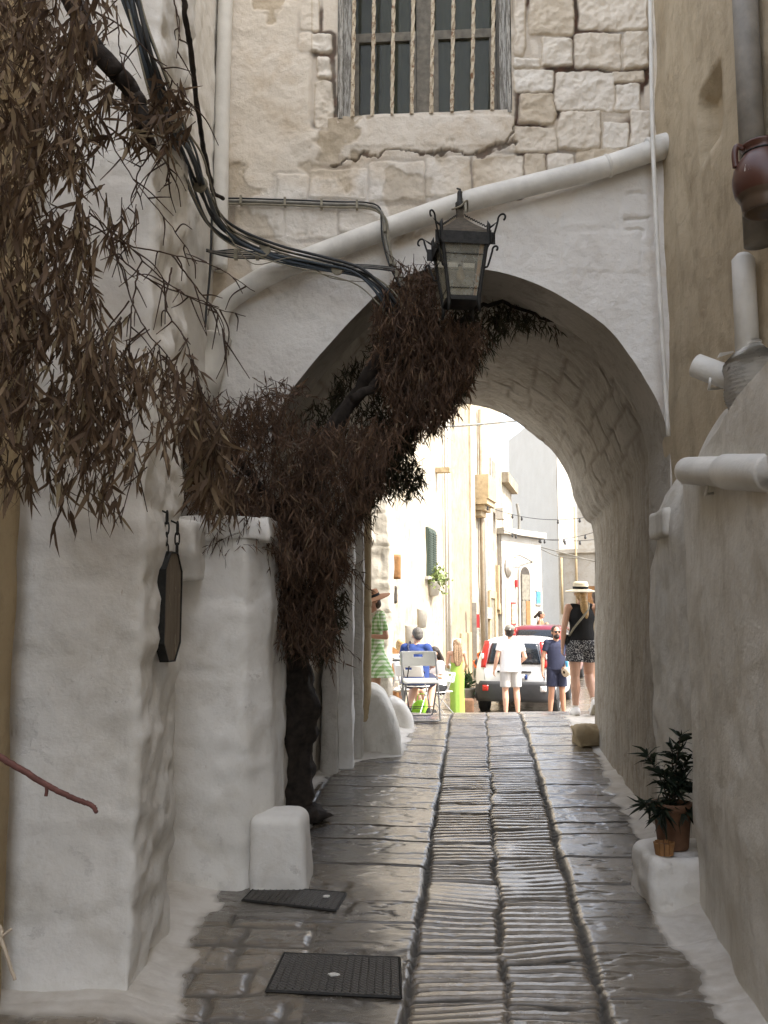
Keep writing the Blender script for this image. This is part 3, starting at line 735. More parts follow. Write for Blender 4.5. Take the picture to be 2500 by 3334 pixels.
# ================================================================ LEFT HOUSE, BUTTRESS, BOLLARDS
lh = thing('left_house', 'whitewashed house wall at the left edge of the lane with a rough rounded corner', 'house', (-1.6, 3.8, 0))
GX = lambda px, py: tuple(G(px, py)[:2])
bx, by = G(372, 3268)[:2]; YH = float(by); XH = P(470, 1700, YH)[0]
def courses(V, sp=.36, seed=1):
    z = V[..., 2]+fbm(V, 1.3, 3, seed)*.07; r = np.floor(z/sp); dz = np.minimum(z-r*sp, (r+1)*sp-z)
    return -.007*(1-smooth(.0, .05, dz))*smooth(-.3, .25, noise(V, 1.7, seed+4)) + .008*noise(np.stack([V[..., 0], V[..., 1], r], -1), 1.1, seed) + fbm(V, 9, 4, seed)*.006 + np.abs(fbm(V, 5, 3, seed+2))*.006
def corner_rough(V):
    return courses(V)+ .02*np.exp(-((V[..., 0]-XH)/.12)**2)*fbm(V, 7, 3, 3)
c2 = P(556, 2900, YH+.72)
XU = P(694, 700, 6.35)[0]
wl = wall_plan('wall', [(-4.5, YH), (XH, YH), (c2[0], c2[1]), (c2[0]-.10, YH+.80), (XU-.02, 5.35), (XU, 6.6), (XU+.02, 9.0)], -.15, 7.2, M['whitewash'], None, .026, .02, .006, 3.4, 3, extra=corner_rough)
child_at(wl, lh)
bm = bmesh.new(); box(bm, (-6, YH+.12, 7.15), (XU, 9.5, 7.3)); child_at(bm_obj('roof', bm, M['sunlit_plain']), lh)
bm = bmesh.new(); box(bm, (-6, 9.40, -1), (-1.0, 9.5, 7.2)); child_at(bm_obj('back_wall', bm, M['sunlit_plain']), lh)
# stone jamb at the far left
jx = P(48, 2500, YH-.12)[0]
nl = thing('near_house', 'ochre stone house edge at the far left of the view, nearest the camera', 'house', (jx, YH-.2, 0))
child_at(wall_plan('wall', [(jx, -7), (jx, 0), (jx-.0, YH-.16), (jx-3, YH-.15)], -.6, 6.4, M['tan_stone'], None, .07, .02, .012, 2.2, 25), nl)
bm = bmesh.new(); box(bm, (-6, -7, 6.3), (jx, YH-.16, 6.45)); child_at(bm_obj('roof', bm, M['tan_stone']), nl)
# plaster pilaster running up the return
px0 = P(520, 500, 4.9)[0]
bt = thing('buttress', 'whitewashed buttress with a chamfered corner and crumbling top in front of the arch, left', 'buttress', (-.9, 5.25, 0))
b0 = G(700, 2895); bY = float(b0[1])+.02
q1 = P(792, 2300, bY)[0]; q2 = P(872, 2300, bY+.22)[0]
ztop = P(700, 1690, bY)[2]
def btop(V):
    return 0
V = wall_plan('pillar', [(-1.9, bY), (q1, bY), (q2, bY+.2), (q2+.005, bY+.75), (q2-.02, 6.9)], -.1, ztop, M['whitewash'], None, .025, .03, .013, 3.6, 8, batter=.012, extra=lambda V: courses(V, .42, 5)); child_at(V, bt)
def capwarp(v):
    v = v.copy(); return v
child_at(rblock('coping', (-1.9, bY-.02, ztop-.13), (q2+.025, 6.7, ztop+.03), .02, M['whitewash'], None, .03, .02, 5), bt)
bl = G(800, 2885); br = G(998, 2885)
def bwarp(v):
    v = v.copy(); t = np.clip((v[:, 2]-bl[2])/.42, 0, 1); v[:, 0] -= .04*t*np.clip((v[:, 0]-bl[0])/.25, 0, 1); return v
o = rblock('bollard', (P(808, 2800, bY-.05)[0], bY-.05, bl[2]-.1), (br[0]+.02, bY+.3, P(900, 2662, bY-.05)[2]), .055, M['whitewash'], None, .018, .008, 5, bwarp)
tag(o, 'rounded whitewashed stone bollard at the foot of the left buttress', 'bollard')
# inside the passage on the left: door recess, pilasters, bench, corner bollard
dr = thing('passage_door', 'brown wooden door in shade behind the vine trunk', 'door', (-.7, 7.2, gz(7.2)))
pa, pb = P(985, 2300, 8.2), P(1056, 2300, 8.36)
bm = bmesh.new(); box(bm, (pa[0]-.3, 8.36, gz(8.3)-.05), (pb[0], 8.42, 2.5)); child_at(bm_obj('door_leaf', bm, M['wood_brown'], None, False, .004), dr)
pil = thing('pilaster', 'whitewashed door pilaster inside the passage beside the vine trunk', 'pilaster', (-.4, 7.8, gz(7.8)))
def pilaster(x0, x1, y0, y1, z1, mat, nm='shaft', r=.03):
    return child_at(rblock(nm, (x0, y0, gz(y0)-.1), (x1, y1, z1), r, mat, None, .035, .014, 4), pil)
xa = P(1046, 2300, 8.2)[0]; xb = P(1098, 2300, 8.2)[0]
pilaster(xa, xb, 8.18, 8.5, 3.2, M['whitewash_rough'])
xc = P(1150, 2300, 8.42)[0]
pilaster(xb-.05, xc, 8.38, 8.75, 3.2, M['whitewash'], 'side_band')
fp = thing('corner_pier', 'whitewashed pier at the far left mouth of the passage, joints showing', 'pier', (-.25, 8.9, gz(8.9)))
xd = P(1183, 2100, 8.82)[0]
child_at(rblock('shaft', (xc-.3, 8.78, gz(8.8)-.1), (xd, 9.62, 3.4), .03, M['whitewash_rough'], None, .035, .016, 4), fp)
dp = thing('stone_downpipe', 'old stained stone downpipe on the corner pier beside the woman in gingham', 'pipe', (float(P(1188, 2000, 9.05)[0]), 9.05, gz(8.9)))
zs_ = [gz(9)+.3, P(0, 2045, 8.9)[2], P(0, 1975, 8.9)[2], P(0, 1765, 8.9)[2], 3.4]
prof = []
for a, b in zip(zs_[:-1], zs_[1:]): prof += [(.062, a+.004), (.070, a+.012), (.070, a+.05), (.063, a+.07), (.063, b-.004)]
bm = bmesh.new(); lathe(bm, [(r, z-gz(8.9)) for r, z in prof], 20); bm_obj('pipe', bm, M['tan_stone'], dp, True)
# stone bench by the pier
s0 = G(1150, 2475); s1 = G(1308, 2462)
def benchwarp(v):
    v = v.copy(); t = np.clip((v[:, 2]-s1[2])/.6, 0, 1); v[:, 0] -= (.20*t*t)*np.clip((v[:, 0]-s0[0])/.3, 0, 1); v[:, 1] += .12*t; return v
bz = P(1220, 2245, 8.75)[2]
o = rblock('stone_mound', (s0[0]-.2, s1[1]-.02, s1[2]-.12), (s1[0], s1[1]+.75, bz), .11, M['whitewash_grey'], None, .025, .016, 4, benchwarp)
tag(o, 'big sloping whitewashed stone mound at the far left mouth of the passage', 'bollard')
s2 = G(1345, 2372)
def b2warp(v):
    v = v.copy(); t = np.clip((v[:, 2]-s2[2])/.38, 0, 1); v[:, 0] -= (.18*t**2)*np.clip((v[:, 0]-s2[0]+.35)/.3, 0, 1); return v
o = rblock('stone_mound', (P(1270, 2370, s2[1])[0], s2[1], s2[2]-.1), (s2[0], s2[1]+.5, P(1300, 2272, s2[1]+.1)[2]), .10, M['whitewash'], None, .025, .012, 4, b2warp)
tag(o, 'smaller pale stone mound just behind the big one, in front of the cafe chair', 'bollard')

# ================================================================ RIGHT HOUSE AND LOWER WALL
rh = thing('right_house', 'tall house on the right with ochre rendered wall and stone reveals', 'house', (1.95, 4.5, 0))
XR = float(F(2150, 400)[0])
rw = wall_plan('wall', [(XR+.02, 6.6), (XR, 6.2), (XR+.0, 3.2), (XR+.05, -6)], -.6, 11.4, M['tan_render'], None, .05, .05, .014, 2.2, 5, extra=lambda V: -(.10*(V[..., 1] > 5.02)*(V[..., 1] < 5.36)*(V[..., 2] > P(2290, 480, 5.2)[2])*(V[..., 2] < P(2290, 210, 5.0)[2])))
child_at(rw, rh)
bm = bmesh.new(); box(bm, (XR+.1, -6, 11.3), (8, 6.45, 11.5)); child_at(bm_obj('roof', bm, M['tan_render']), rh)
bm = bmesh.new(); box(bm, (7.9, -6, -1), (8, 6.45, 11.4)); child_at(bm_obj('back_wall', bm, M['tan_render']), rh)
bm = bmesh.new(); box(bm, (XR+.1, -6.1, -1), (8, -6, 11.4)); child_at(bm_obj('side_wall', bm, M['tan_render']), rh)
bm = bmesh.new(); box(bm, (XR+.1, 6.36, -1), (8, 6.45, 11.4)); child_at(bm_obj('side_wall', bm, M['tan_render']), rh)
# white plaster skirt lower on the house wall (behind the pipes), its top edge ragged and sloping
def skirt():
    ys = np.linspace(6.25, 3.6, 150); zs = np.linspace(-.1, 1, 90); Y, T = np.meshgrid(ys, zs)
    zt = np.interp(Y, [3.6, 4.35, 4.5, 4.62, 4.9, 5.25, 5.6, 6.0, 6.25], [1.7, 1.9, 2.6, P(2395, 1175, 4.65)[2], P(2340, 1230, 5.0)[2], P(2290, 1290, 5.3)[2], P(2230, 1420, 5.7)[2], P(2180, 1480, 6.0)[2], 2.3])
    Z = -.1+(zt+.1)*np.maximum(T, 0); Pn = np.stack([Y*0+XR, Y, Z], -1)
    X = XR-.16-.018*(fbm(Pn, 4, 4, 3)) + .19*smooth(.84, 1.0, T)
    return mesh_np('plaster_skirt', np.stack([X, Y, Z], -1), grid_faces(*X.shape), M['whitewash_grey'])
child_at(skirt(), rh)
lw = thing('low_wall', 'thick whitewashed low wall bulging from the house front on the right', 'wall', (1.65, 4.5, 0))
k0 = G(2262, 2970); k1 = G(2475, 3334); zt = P(2235, 1570, 5.05)[2]
XK0 = P(2238, 2200, k0[1]+.05)[0]; XK1 = k1[0]
def lw_top(y): return zt+np.interp(y, [2.4, 3.4, 4.0, 4.6, 5.2], [.35, .25, .15, .06, .0])
w_ = wall_plan('wall', [(XR+.1, k0[1]+.06), (XK0, k0[1]+.05), (XK1+.02, k1[1]), (XK1-.02, 2.4), (XK1, 0)], -.15, zt, M['whitewash_grey'], None, .03, .06, .016, 2.6, 12)
vv = np.zeros(len(w_.data.vertices)*3, np.float32); w_.data.vertices.foreach_get('co', vv); vv = vv.reshape(-1, 3)
tz = (vv[:, 2]+.15)/(zt+.15); vv[:, 2] = -.15+tz*(lw_top(vv[:, 1])+.15); w_.data.vertices.foreach_set('co', vv.ravel()); w_.data.update()
child_at(w_, lw)
def lw_cap():
    ys = np.linspace(k0[1]+.07, 0, 130); ts = np.linspace(0, 1, 16); Y, T = np.meshgrid(ys, ts); X0 = np.interp(Y, [0, 2.4, k1[1], k0[1]+.05], [XK1, XK1-.02, XK1+.02, XK0])
    X = X0+.01+(XR+.06-X0)*T; Pn = np.stack([X, Y, Y*0], -1); Z = lw_top(Y)-.012-.02*T+fbm(Pn, 5, 4, 4)*.02
    return mesh_np('top', np.stack([X, Y, Z], -1), grid_faces(*X.shape), M['whitewash'])
child_at(lw_cap(), lw)
# ledge stone in the angle between low wall and passage
o = rblock('wall_ledge', tuple(P(2165, 1745, 5.75)), tuple(P(2240, 1652, 5.75)+np.array([.1, .35, 0])), .03, M['whitewash_grey'], None, .02, .01, 6)
tag(o, 'small plastered ledge jutting out beside the low wall, right', 'ledge')
# plinth for the plant pot
h0 = G(2122, 2962); zp = P(2190, 2780, 5.1)[2]
pl_ = rblock('plinth', (h0[0], h0[1]-.03, h0[2]-.1), (XR, h0[1]+.42, zp), .05, M['whitewash'], None, .018, .018, 5)
tag(pl_, 'low white plinth against the right wall carrying the oleander pot', 'plinth')
# kerb stone at the far right mouth
o = rblock('kerb_stone', tuple(P(1888, 2440, 9.3)), tuple(P(1945, 2378, 9.3)+np.array([.3, .5, 0])), .03, M['tan_stone'], None, .015, .045, 6)
tag(o, 'broken kerb stone at the far right foot of the arch', 'kerb')
# ================================================================ PIPES, CABLES, FITTINGS
def fpts(pts, out): return [F(*p, out=out) for p in pts]
def pipe(name, label, cat, pts, r, mat, n=16, group=None, col=None):
    o = tube_obj(name, spline(pts, 10) if len(pts) > 2 else pts, r, mat, None, n); return tag(o, label, cat, group)
t = thing('sloping_drainpipe', 'thick whitewashed drainpipe sloping down across the house front above the arch', 'drainpipe', F(1450, 690, .1))
def part(o, root): return child_at(o, root)
part(tube_obj('pipe', spline(fpts([(2160, 478), (1950, 548), (1700, 610), (1500, 662), (1240, 752), (1000, 842), (880, 892), (790, 945), (735, 985), (712, 1035), (710, 1105)], .085), 10), .074, M['aged_white_pipe'], None, 20), t)
part(tube_obj('elbow', spline(fpts([(2110, 492), (2150, 480), (2185, 470)], .07), 6), .088, M['aged_white_pipe'], None, 20), t)
a = F(708, 1095, .07); b = F(655, 1318, .12); d = (b-a)
bm = bmesh.new(); rr = tube(bm, [a, a+d*.02, a+d*.04, a+d*.5, b], [.100, .106, .098, .096, .097], 28, False)
r2 = tube(bm, [b, a+d*.3], [.088, .085], 28, False)
for k in range(28): bm.faces.new((rr[-1][k], rr[-1][(k+1) % 28], r2[0][(k+1) % 28], r2[0][k]))
bm.faces.new(rr[0]); part(bm_obj('spout', bm, M['aged_white_pipe'], None, True), t)
for px, py in ((1255, 747), (1980, 540)):
    c = F(px, py, .085); bm = bmesh.new(); lathe(bm, [(.078, -.012), (.082, -.006), (.082, .006), (.078, .012)], 22); o = bm_obj('pipe_clip', bm, M['aged_white_pipe'], None, True)
    dd = Vector(F(px+30, py-10, .085)-c); o.matrix_world = Matrix.Translation(Vector(c)) @ dd.to_track_quat('Z', 'Y').to_matrix().to_4x4(); o.location = Vector(c)-t.location; o.parent = t
pipe('downpipe', 'white painted downpipe running up the left edge of the old house front', 'drainpipe', fpts([(738, -120), (728, 200), (722, 450), (718, 700), (716, 880)], .06), .054, M['white_paint'])
pipe('conduit_pipe', 'thin pale pipe running down the right edge of the house front', 'pipe', fpts([(2116, -80), (2121, 250), (2126, 480), (2140, 800), (2156, 1100), (2176, 1420)], .19), .015, M['aged_white_pipe'], 10)
# clipped conduit
t = thing('clipped_cable', 'grey-brown pair of wires clipped along the wall under the window then bent down', 'cable', F(960, 660, .03))
pts = [(690, 632), (720, 652), (800, 655), (950, 660), (1100, 666), (1190, 668), (1235, 684), (1250, 720), (1254, 780), (1272, 850), (1296, 905), (1312, 935)]
for dy, m_, rad in ((0, 'cable_grey', .011), (9, 'cable_tan', .008), (-9, 'cable_black', .006)):
    part(tube_obj('wire', spline([F(x+(dy if x > 1240 else 0), y+(dy if x <= 1240 else 0), .035 if x < 1200 else .17) for x, y in pts], 8), rad, M[m_], None, 8), t)
for px, py in ((785, 654), (928, 660), (1047, 666), (1162, 669), (1252, 745), (1272, 850), (1290, 893)):
    c = F(px, py, .035 if px < 1200 else .17); bm = bmesh.new(); box(bm, (c[0]-.008, c[1]-.03, c[2]-.03), (c[0]+.008, c[1]+.02, c[2]+.03)); part(bm_obj('clip', bm, M['cable_tan'], None, False, .003), t)
# main bundle
t = thing('cable_bundle', 'heavy bundle of black, blue and tan cables sagging from the left wall to the arch', 'cables', P(700, 720, 6.1))
main = [(415, -60, 3.55), (445, 60, 3.58), (500, 230, 3.66), (560, 400, 3.98), (618, 500, 4.5), (660, 620, 5.1), (702, 715, 5.75), (770, 775, 6.0), (900, 828, 6.02), (1050, 862, 6.0), (1170, 888, 5.95), (1240, 935, 5.95), (1280, 985, 5.98), (1310, 1040, 6.05)]
r_ = np.random.default_rng(3)
for k in range(13):
    m_ = ['cable_black', 'cable_blue', 'cable_black', 'cable_tan', 'cable_blue', 'cable_tan', 'cable_black', 'cable_black', 'cable_blue', 'cable_tan', 'cable_black', 'cable_tan', 'cable_blue'][k]
    rad = r_.uniform(.0065, .012) if m_ != 'cable_tan' else r_.uniform(.004, .0065); off = r_.normal(0, 1, 3)*np.array([.018, .018, .02]); ph = r_.uniform(0, 6.3)
    pp = []
    for i, (px, py, Y) in enumerate(main):
        s = 1.0 if m_ != 'cable_tan' else 1.5; w = np.array([math.sin(ph+i*.9), math.cos(ph+i*.9), math.sin(ph*2+i*.7)])*.018
        pp.append(P(px, py, Y)+off*s+w)
    part(tube_obj('cable', spline(pp, 8), rad, M[m_], None, 7), t)
for px, py, Y in ((560, 398, 3.98), (650, 600, 4.98), (860, 815, 6.02), (1100, 874, 5.97)):
    c = Vector(P(px, py, Y)); bm = bmesh.new(); lathe(bm, [(.043, -.008), (.046, -.008), (.046, .008), (.043, .008)], 14); o = bm_obj('cable_tie', bm, M['cable_tan'], None, True)
    nx = Vector(P(px+20, py+18, Y+.1)); o.rotation_euler = (nx-c).to_track_quat('Z', 'Y').to_euler(); o.parent = t; o.location = c-t.location
t = thing('spaced_wires', 'black wires held apart by small clips below the main cable bundle', 'cables', P(800, 828, 6.1))
for k in range(5):
    dy = (k-2)*5; pp = [(672, 815+dy*.3, 6.0), (700, 822+dy*.4, 6.1), (760, 826+dy*1.3, 6.12), (850, 832+dy*1.0, 6.12), (930, 838+dy*1.1, 6.12), (1010, 860+dy*.5, 6.1), (1200, 868+dy*.5, 6.14), (1290, 878+dy*.6, 6.1)]
    part(tube_obj('wire', spline([P(*q) for q in pp], 8), .0055, M['cable_black' if k % 2 == 0 else 'cable_grey'], None, 6), t)
for px in (768, 838):
    c = P(px, 829, 6.12); bm = bmesh.new(); box(bm, (c[0]-.012, c[1]-.02, c[2]-.035), (c[0]+.012, c[1]+.02, c[2]+.035)); part(bm_obj('clip', bm, M['cable_tan'], None, False, .003), t)
pipe('wall_wire', 'single dark wire running down the corner to the spout of the drainpipe', 'wire', [P(690, 630, 6.1), P(688, 760, 6.1), P(682, 900, 6.1), P(672, 1000, 6.05), P(668, 1065, 6.0)], .008, M['cable_black'], 7)
pipe('loose_wire', 'thin tan wire looping loosely below the cable bundle', 'wire', [P(*q) for q in [(700, 700, 5.9), (760, 790, 5.9), (830, 860, 5.98), (960, 840, 6.0), (1080, 905, 6.05), (1240, 920, 6.1)]], .0035, M['cable_tan'], 6)
r_ = np.random.default_rng(8)
sp = spline([P(*q) for q in [(592, -60, 4.1), (605, 60, 4.2), (630, 240, 4.5), (655, 420, 4.9), (680, 560, 5.5), (694, 622, 6.0), (725, 648, 6.2)]], 14)
sp = [p+np.array([noise(np.array([i*.23, 1, 2])), noise(np.array([i*.23, 5, 2])), 0])*.008 for i, p in enumerate(sp)]
tag(tube_obj('climbing_stem', sp, [.0125+.004*abs(float(noise(np.array([i*.7, 3., 1.])))) for i in range(len(sp))], M['bark'], None, 9), 'rough dry stem climbing the corner beside the white downpipe', 'stem')

# ---------------------------------------------------------------- lantern
LY = 5.72; lc = P(1500, 978, LY); lt = P(1500, 787, LY); H = float(lt[2]-lc[2]); K = (LY*CT+(lc[2]-1.6)*ST)/FPX
lan = thing('lantern', 'wrought iron lantern with scrolled corners and dusty glass hanging from the sloping pipe', 'lantern', lc, R(7))
hb, ht = 49*K, 76*K
def lobj(name, bm, m_, sm=False, bev=0): return bm_obj(name, bm, M[m_], lan, sm, bev)
def lerp4(t): w = hb+(ht-hb)*t; return w
for sx in (-1, 1):
    for sy in (-1, 1):
        bm = bmesh.new()
        pts = [(sx*hb*1.05, sy*hb*1.05, -.10), (sx*hb*.98, sy*hb*.98, -.05), (sx*hb, sy*hb, 0), (sx*ht, sy*ht, H), (sx*ht*1.02, sy*ht*1.02, H+.055), (sx*ht*.98, sy*ht*.98, H+.085)]
        tube(bm, pts, [.008, .014, .013, .013, .012, .002], 6); lobj('corner_post', bm, 'black_iron', True)
        for lv, size in ((.98, 1.0), (.60, .72)):
            w = lerp4(lv)*1.0; d = Vector((sx, sy, 0)).normalized(); b = Vector((sx*w, sy*w, H*lv-.06)); pp = []
            for k in range(22):
                u = k/21
                if u < .5: q = b+d*(.02+.062*size*u*2*.9)+Vector((0, 0, size*.14*(u*2)**1.2))
                else:
                    a = (u-.5)*2*math.pi*1.35; rr = .032*size*(1-.45*(u-.5)*2); c = b+d*(.02+.062*size*.9+.030*size)+Vector((0, 0, size*.14))
                    q = c-d*rr*math.cos(a)+Vector((0, 0, rr*math.sin(a)))
                pp.append(q)
            bm = bmesh.new(); tube(bm, [b]+pp, .0065, 6); lobj('scroll', bm, 'black_iron', True)
        bm = bmesh.new(); b = Vector((sx*ht, sy*ht, H+.03)); d = Vector((sx, sy*.3, 0)).normalized(); tube(bm, [b, b+d*.03+Vector((0, 0, .02)), b+d*.06+Vector((0, 0, .045))], [.007, .006, .001], 6); lobj('spike', bm, 'black_iron', True)
bm = bmesh.new(); prev = None   # flared roof
for w, z in ((ht*1.06, H+.0), (ht*1.02, H+.02), (ht*.62, H+.075), (ht*.30, H+.125), (.022, H+.155), (.021, H+.24)):
    ring = [bm.verts.new((sx*w, sy*w, z)) for sx, sy in ((-1, -1), (1, -1), (1, 1), (-1, 1))]
    if prev:
        for q in range(4): bm.faces.new((prev[q], prev[(q+1) % 4], ring[(q+1) % 4], ring[q]))
    prev = ring
bm.faces.new(prev); lobj('roof', bm, 'bronze_iron')
for sx, sy in ((-1, -1), (1, -1)):
    bm = bmesh.new(); n = 60; pp = [Vector((sx*(.024+(ht-.03)*u), sy*(.024+(ht-.03)*u), H+.17-.125*u+.006*math.sin(u*60))) for u in [k/n for k in range(n+1)]]; tube(bm, pp, .0035, 5); lobj('rope_rib', bm, 'black_iron', True)
for ax in range(4):
    Rm = Matrix.Rotation(ax*math.pi/2, 4, 'Z'); bm = bmesh.new()
    box(bm, (-ht*1.28, -ht*1.07, H-.075), (ht*1.28, -ht*1.04, H+.004), Rm); lobj('top_band', bm, 'black_iron', False, .002)
    bm = bmesh.new(); box(bm, (-hb*.95, -hb-.006, -.028), (hb*.95, -hb+.006, .0), Rm); lobj('bottom_rail', bm, 'black_iron')
    bm = bmesh.new(); vs = [bm.verts.new(Rm @ Vector(c)) for c in ((-hb*.95, -hb*.97, 0), (hb*.95, -hb*.97, 0), (ht*.95, -ht*.97, H-.02), (-ht*.95, -ht*.97, H-.02))]; bm.faces.new(vs); lobj('pane', bm, 'lantern_glass')
    for tt in (.12, .66, .86):
        w = lerp4(tt); bm = bmesh.new(); n = 50; pp = [Rm @ Vector((-w+2*w*k/n, -w*1.02, H*tt+(.003 if tt < .5 else .002)*math.sin(k*1.4))) for k in range(n+1)]; tube(bm, pp, .0026, 5); lobj('wire', bm, 'black_iron', True)
bm = bmesh.new(); box(bm, (-hb, -hb, -.03), (hb, hb, -.026)); lobj('base_plate', bm, 'black_iron')
bm = bmesh.new(); lathe(bm, [(.02, H*.76), (.021, H*.68), (.017, H*.60), (.015, H*.57)], 14); lathe(bm, [(.006, H*.76), (.006, H)], 8); lobj('bulb_holder', bm, 'dark_plastic', True)
bm = bmesh.new(); lathe(bm, [(.012, H*.57), (.014, H*.53), (.026, H*.45), (.029, H*.39), (.024, H*.33), (.010, H*.30)], 16); lobj('bulb', bm, 'bulb_glass', True)
bm = bmesh.new(); tube(bm, [(ht*.8, -ht*.85, H-.02), (hb*.75, -hb*.85, .0)], [.016, .010], 5); lobj('reflection_strip', bm, 'wood_brown')  # added solid strip standing in for an orange reflection in the lantern glass
bm = bmesh.new(); lathe(bm, [(.028, H+.215), (.030, H+.225), (.030, H+.262), (.018, H+.27), (.017, H+.33), (.012, H+.345)], 12); lobj('finial', bm, 'black_iron', True)
hk = [Vector((0, 0, H+.33)), Vector((.01, .03, H+.37)), Vector((0, .08, H+.40))]
bm = bmesh.new(); tube(bm, hk, .006, 6); lobj('hook', bm, 'black_iron', True)
pp = [Vector(F(1500, 638, .18)), Vector(F(1508, 655, .20)), Vector(F(1520, 690, .30)), lan.location+Vector((.045, -.02, H+.27)), lan.location+Vector((0, -.045, H+.22)), lan.location+Vector((-.05, 0, H+.22)), lan.location+Vector((-.02, .05, H+.26)), Vector(F(1488, 660, .19)), Vector(F(1495, 630, .17)), Vector(F(1505, 625, .165))]
pipe('tie_wire', 'pale wire tying the lantern to the sloping pipe', 'wire', pp, .006, M['cable_tan'], 6)

# ---------------------------------------------------------------- hanging board
SYA, SYB = YH+.26, YH+.50
sa, sb = P(537, 1980, SYA), P(592, 1980, SYB); th = .045
dxy = np.array([sb[0]-sa[0], SYB-SYA]); Wd = float(np.hypot(*dxy)); ang = math.atan2(dxy[1], dxy[0])
ztp = P(555, 1797, (SYA+SYB)/2)[2]; zbt = P(560, 2155, (SYA+SYB)/2)[2]
brd = thing('hanging_sign', 'weathered octagonal wooden board in a black iron frame hanging on two chains', 'sign', (sa[0], SYA, zbt), ang)
Hh = ztp-zbt; c = Wd*.33; c = Wd*.30; cz = Hh*.17; oct_ = [(c, 0), (Wd-c, 0), (Wd, cz), (Wd, Hh-cz), (Wd-c, Hh), (c, Hh), (0, Hh-cz), (0, cz)]
bm = bmesh.new(); prism(bm, [(Wd/2+(x-Wd/2)*.93, Hh/2+(z-Hh/2)*.97) for x, z in oct_], th*.7, o=.006); bm_obj('board', bm, M['weathered_board'], brd)
bm = bmesh.new(); n = 8; inn = [(Wd/2+(x-Wd/2)*.94, Hh/2+(z-Hh/2)*.975) for x, z in oct_]; rings = [[bm.verts.new((x, y, z)) for x, z in pl] for pl, y in ((oct_, 0), (oct_, th), (inn, th), (inn, 0))]
for a, b in zip(rings, rings[1:]+rings[:1]):
    for k in range(n): bm.faces.new((a[k], a[(k+1) % n], b[(k+1) % n], b[k]))
bm_obj('frame', bm, M['black_iron'], brd)
def chain(x, z0, z1, name='chain'):
    bm = bmesh.new(); n = max(3, int(round((z1-z0)/.048))); L = (z1-z0)/n
    for k in range(n):
        pts = []
        for q in range(17):
            a = q/16*2*math.pi; u, v = math.cos(a)*.011, math.sin(a); v = math.copysign(abs(v)**.7, v)*L*.62
            pts.append(Vector((u, 0, v)) if k % 2 else Vector((0, u, v)))
        tube(bm, [p+Vector((x, th/2, z0+L*(k+.5))) for p in pts], .0042, 6, False)
    return bm_obj(name, bm, M['black_iron'], brd, True)
chain(c*.8, Hh-.02, Hh+.185); chain(Wd-c*.4, Hh-.06, Hh+.15)
bm = bmesh.new(); tube(bm, [(c*.8, th/2, Hh+.18), (c*.8, th*1.5, Hh+.20), (c*.8, th*3, Hh+.20)], .005, 6); bm_obj('hook', bm, M['black_iron'], brd, True)
bm = bmesh.new(); tube(bm, [(Wd-c*.4, th/2, Hh+.145), (Wd-c*.4, th*1.5, Hh+.165), (Wd-c*.4, th*3, Hh+.165)], .005, 6); bm_obj('hook', bm, M['black_iron'], brd, True)
# corbel on the return wall behind the board
q0 = P(585, 1885, bY-.30); q1_ = P(640, 1690, bY-.30)
def corbwarp(v):
    v = v.copy(); t = np.clip((q1_[2]-v[:, 2])/(q1_[2]-q0[2]), 0, 1); v[:, 1] += .10*smooth(.45, 1, t); return v
o = rblock('wall_corbel', (q0[0]-.25, bY-.32, q0[2]), (q1_[0], bY+.1, q1_[2]), .03, M['whitewash'], None, .02, .012, 6, corbwarp)
tag(o, 'whitewashed stone corbel behind the hanging board', 'corbel')

# ---------------------------------------------------------------- right-hand wall: pipes, jug, plant
X = XR-.06; yy = X*FPX/(2440-1250)
def wallY(px, x, py):      # depth at which a vertical line at world x shows at pixel px (height from py)
    Y = 4.5
    for _ in range(20): Y = x/ray(px, py)[0]*ray(px, py)[1]
    return Y
gy = wallY(2440, XR-.075, 300)
zA, zB, zC = P(2440, -300, gy)[2], P(2440, 800, gy)[2], P(2425, 1120, gy)[2]
pipe('grey_downpipe', 'broad grey downpipe behind the clay jug on the right house', 'drainpipe', [(XR-.075, gy, zA), (XR-.075, gy, zB-.0)], .064, M['grey_pipe'], 20)
t = thing('plastered_pipe', 'white plastered pipe with thick lumpy render running down to the low wall', 'drainpipe', (XR-.08, gy, zt))
gy2 = wallY(2425, XR-.075, 950)
pts = [(XR-.075, gy2, zB+.03), (XR-.076, gy2, zB), (XR-.076, gy2, zC)]
part(tube_obj('pipe', pts, [.03, .058, .060], M['white_paint'], None, 18), t)
n = 70; Zc = np.linspace(zC+.06, zt-.6, n); TH = np.linspace(0, 2*math.pi, 56, endpoint=False); ZZ, TT = np.meshgrid(Zc, TH, indexing='ij'); dz_ = zC+.06-ZZ
rad = .05+.085*smooth(0, .14, dz_)+.03*smooth(.3, .8, dz_); cx = XR-.055+.09*smooth(.05, .6, dz_); base = np.stack([cx+np.cos(TT)*.1, gy2+np.sin(TT)*.1, ZZ], -1)
rad = rad*(1+.40*fbm(base, 4.0, 2, 3)+.12*np.maximum(0, fbm(base, 9, 2, 5))); Vv = np.stack([cx+np.cos(TT)*rad, gy2+np.sin(TT)*rad*1.2, ZZ], -1)
part(mesh_np('render_lump', Vv, grid_faces(n, 48, True), M['whitewash'], None), t)
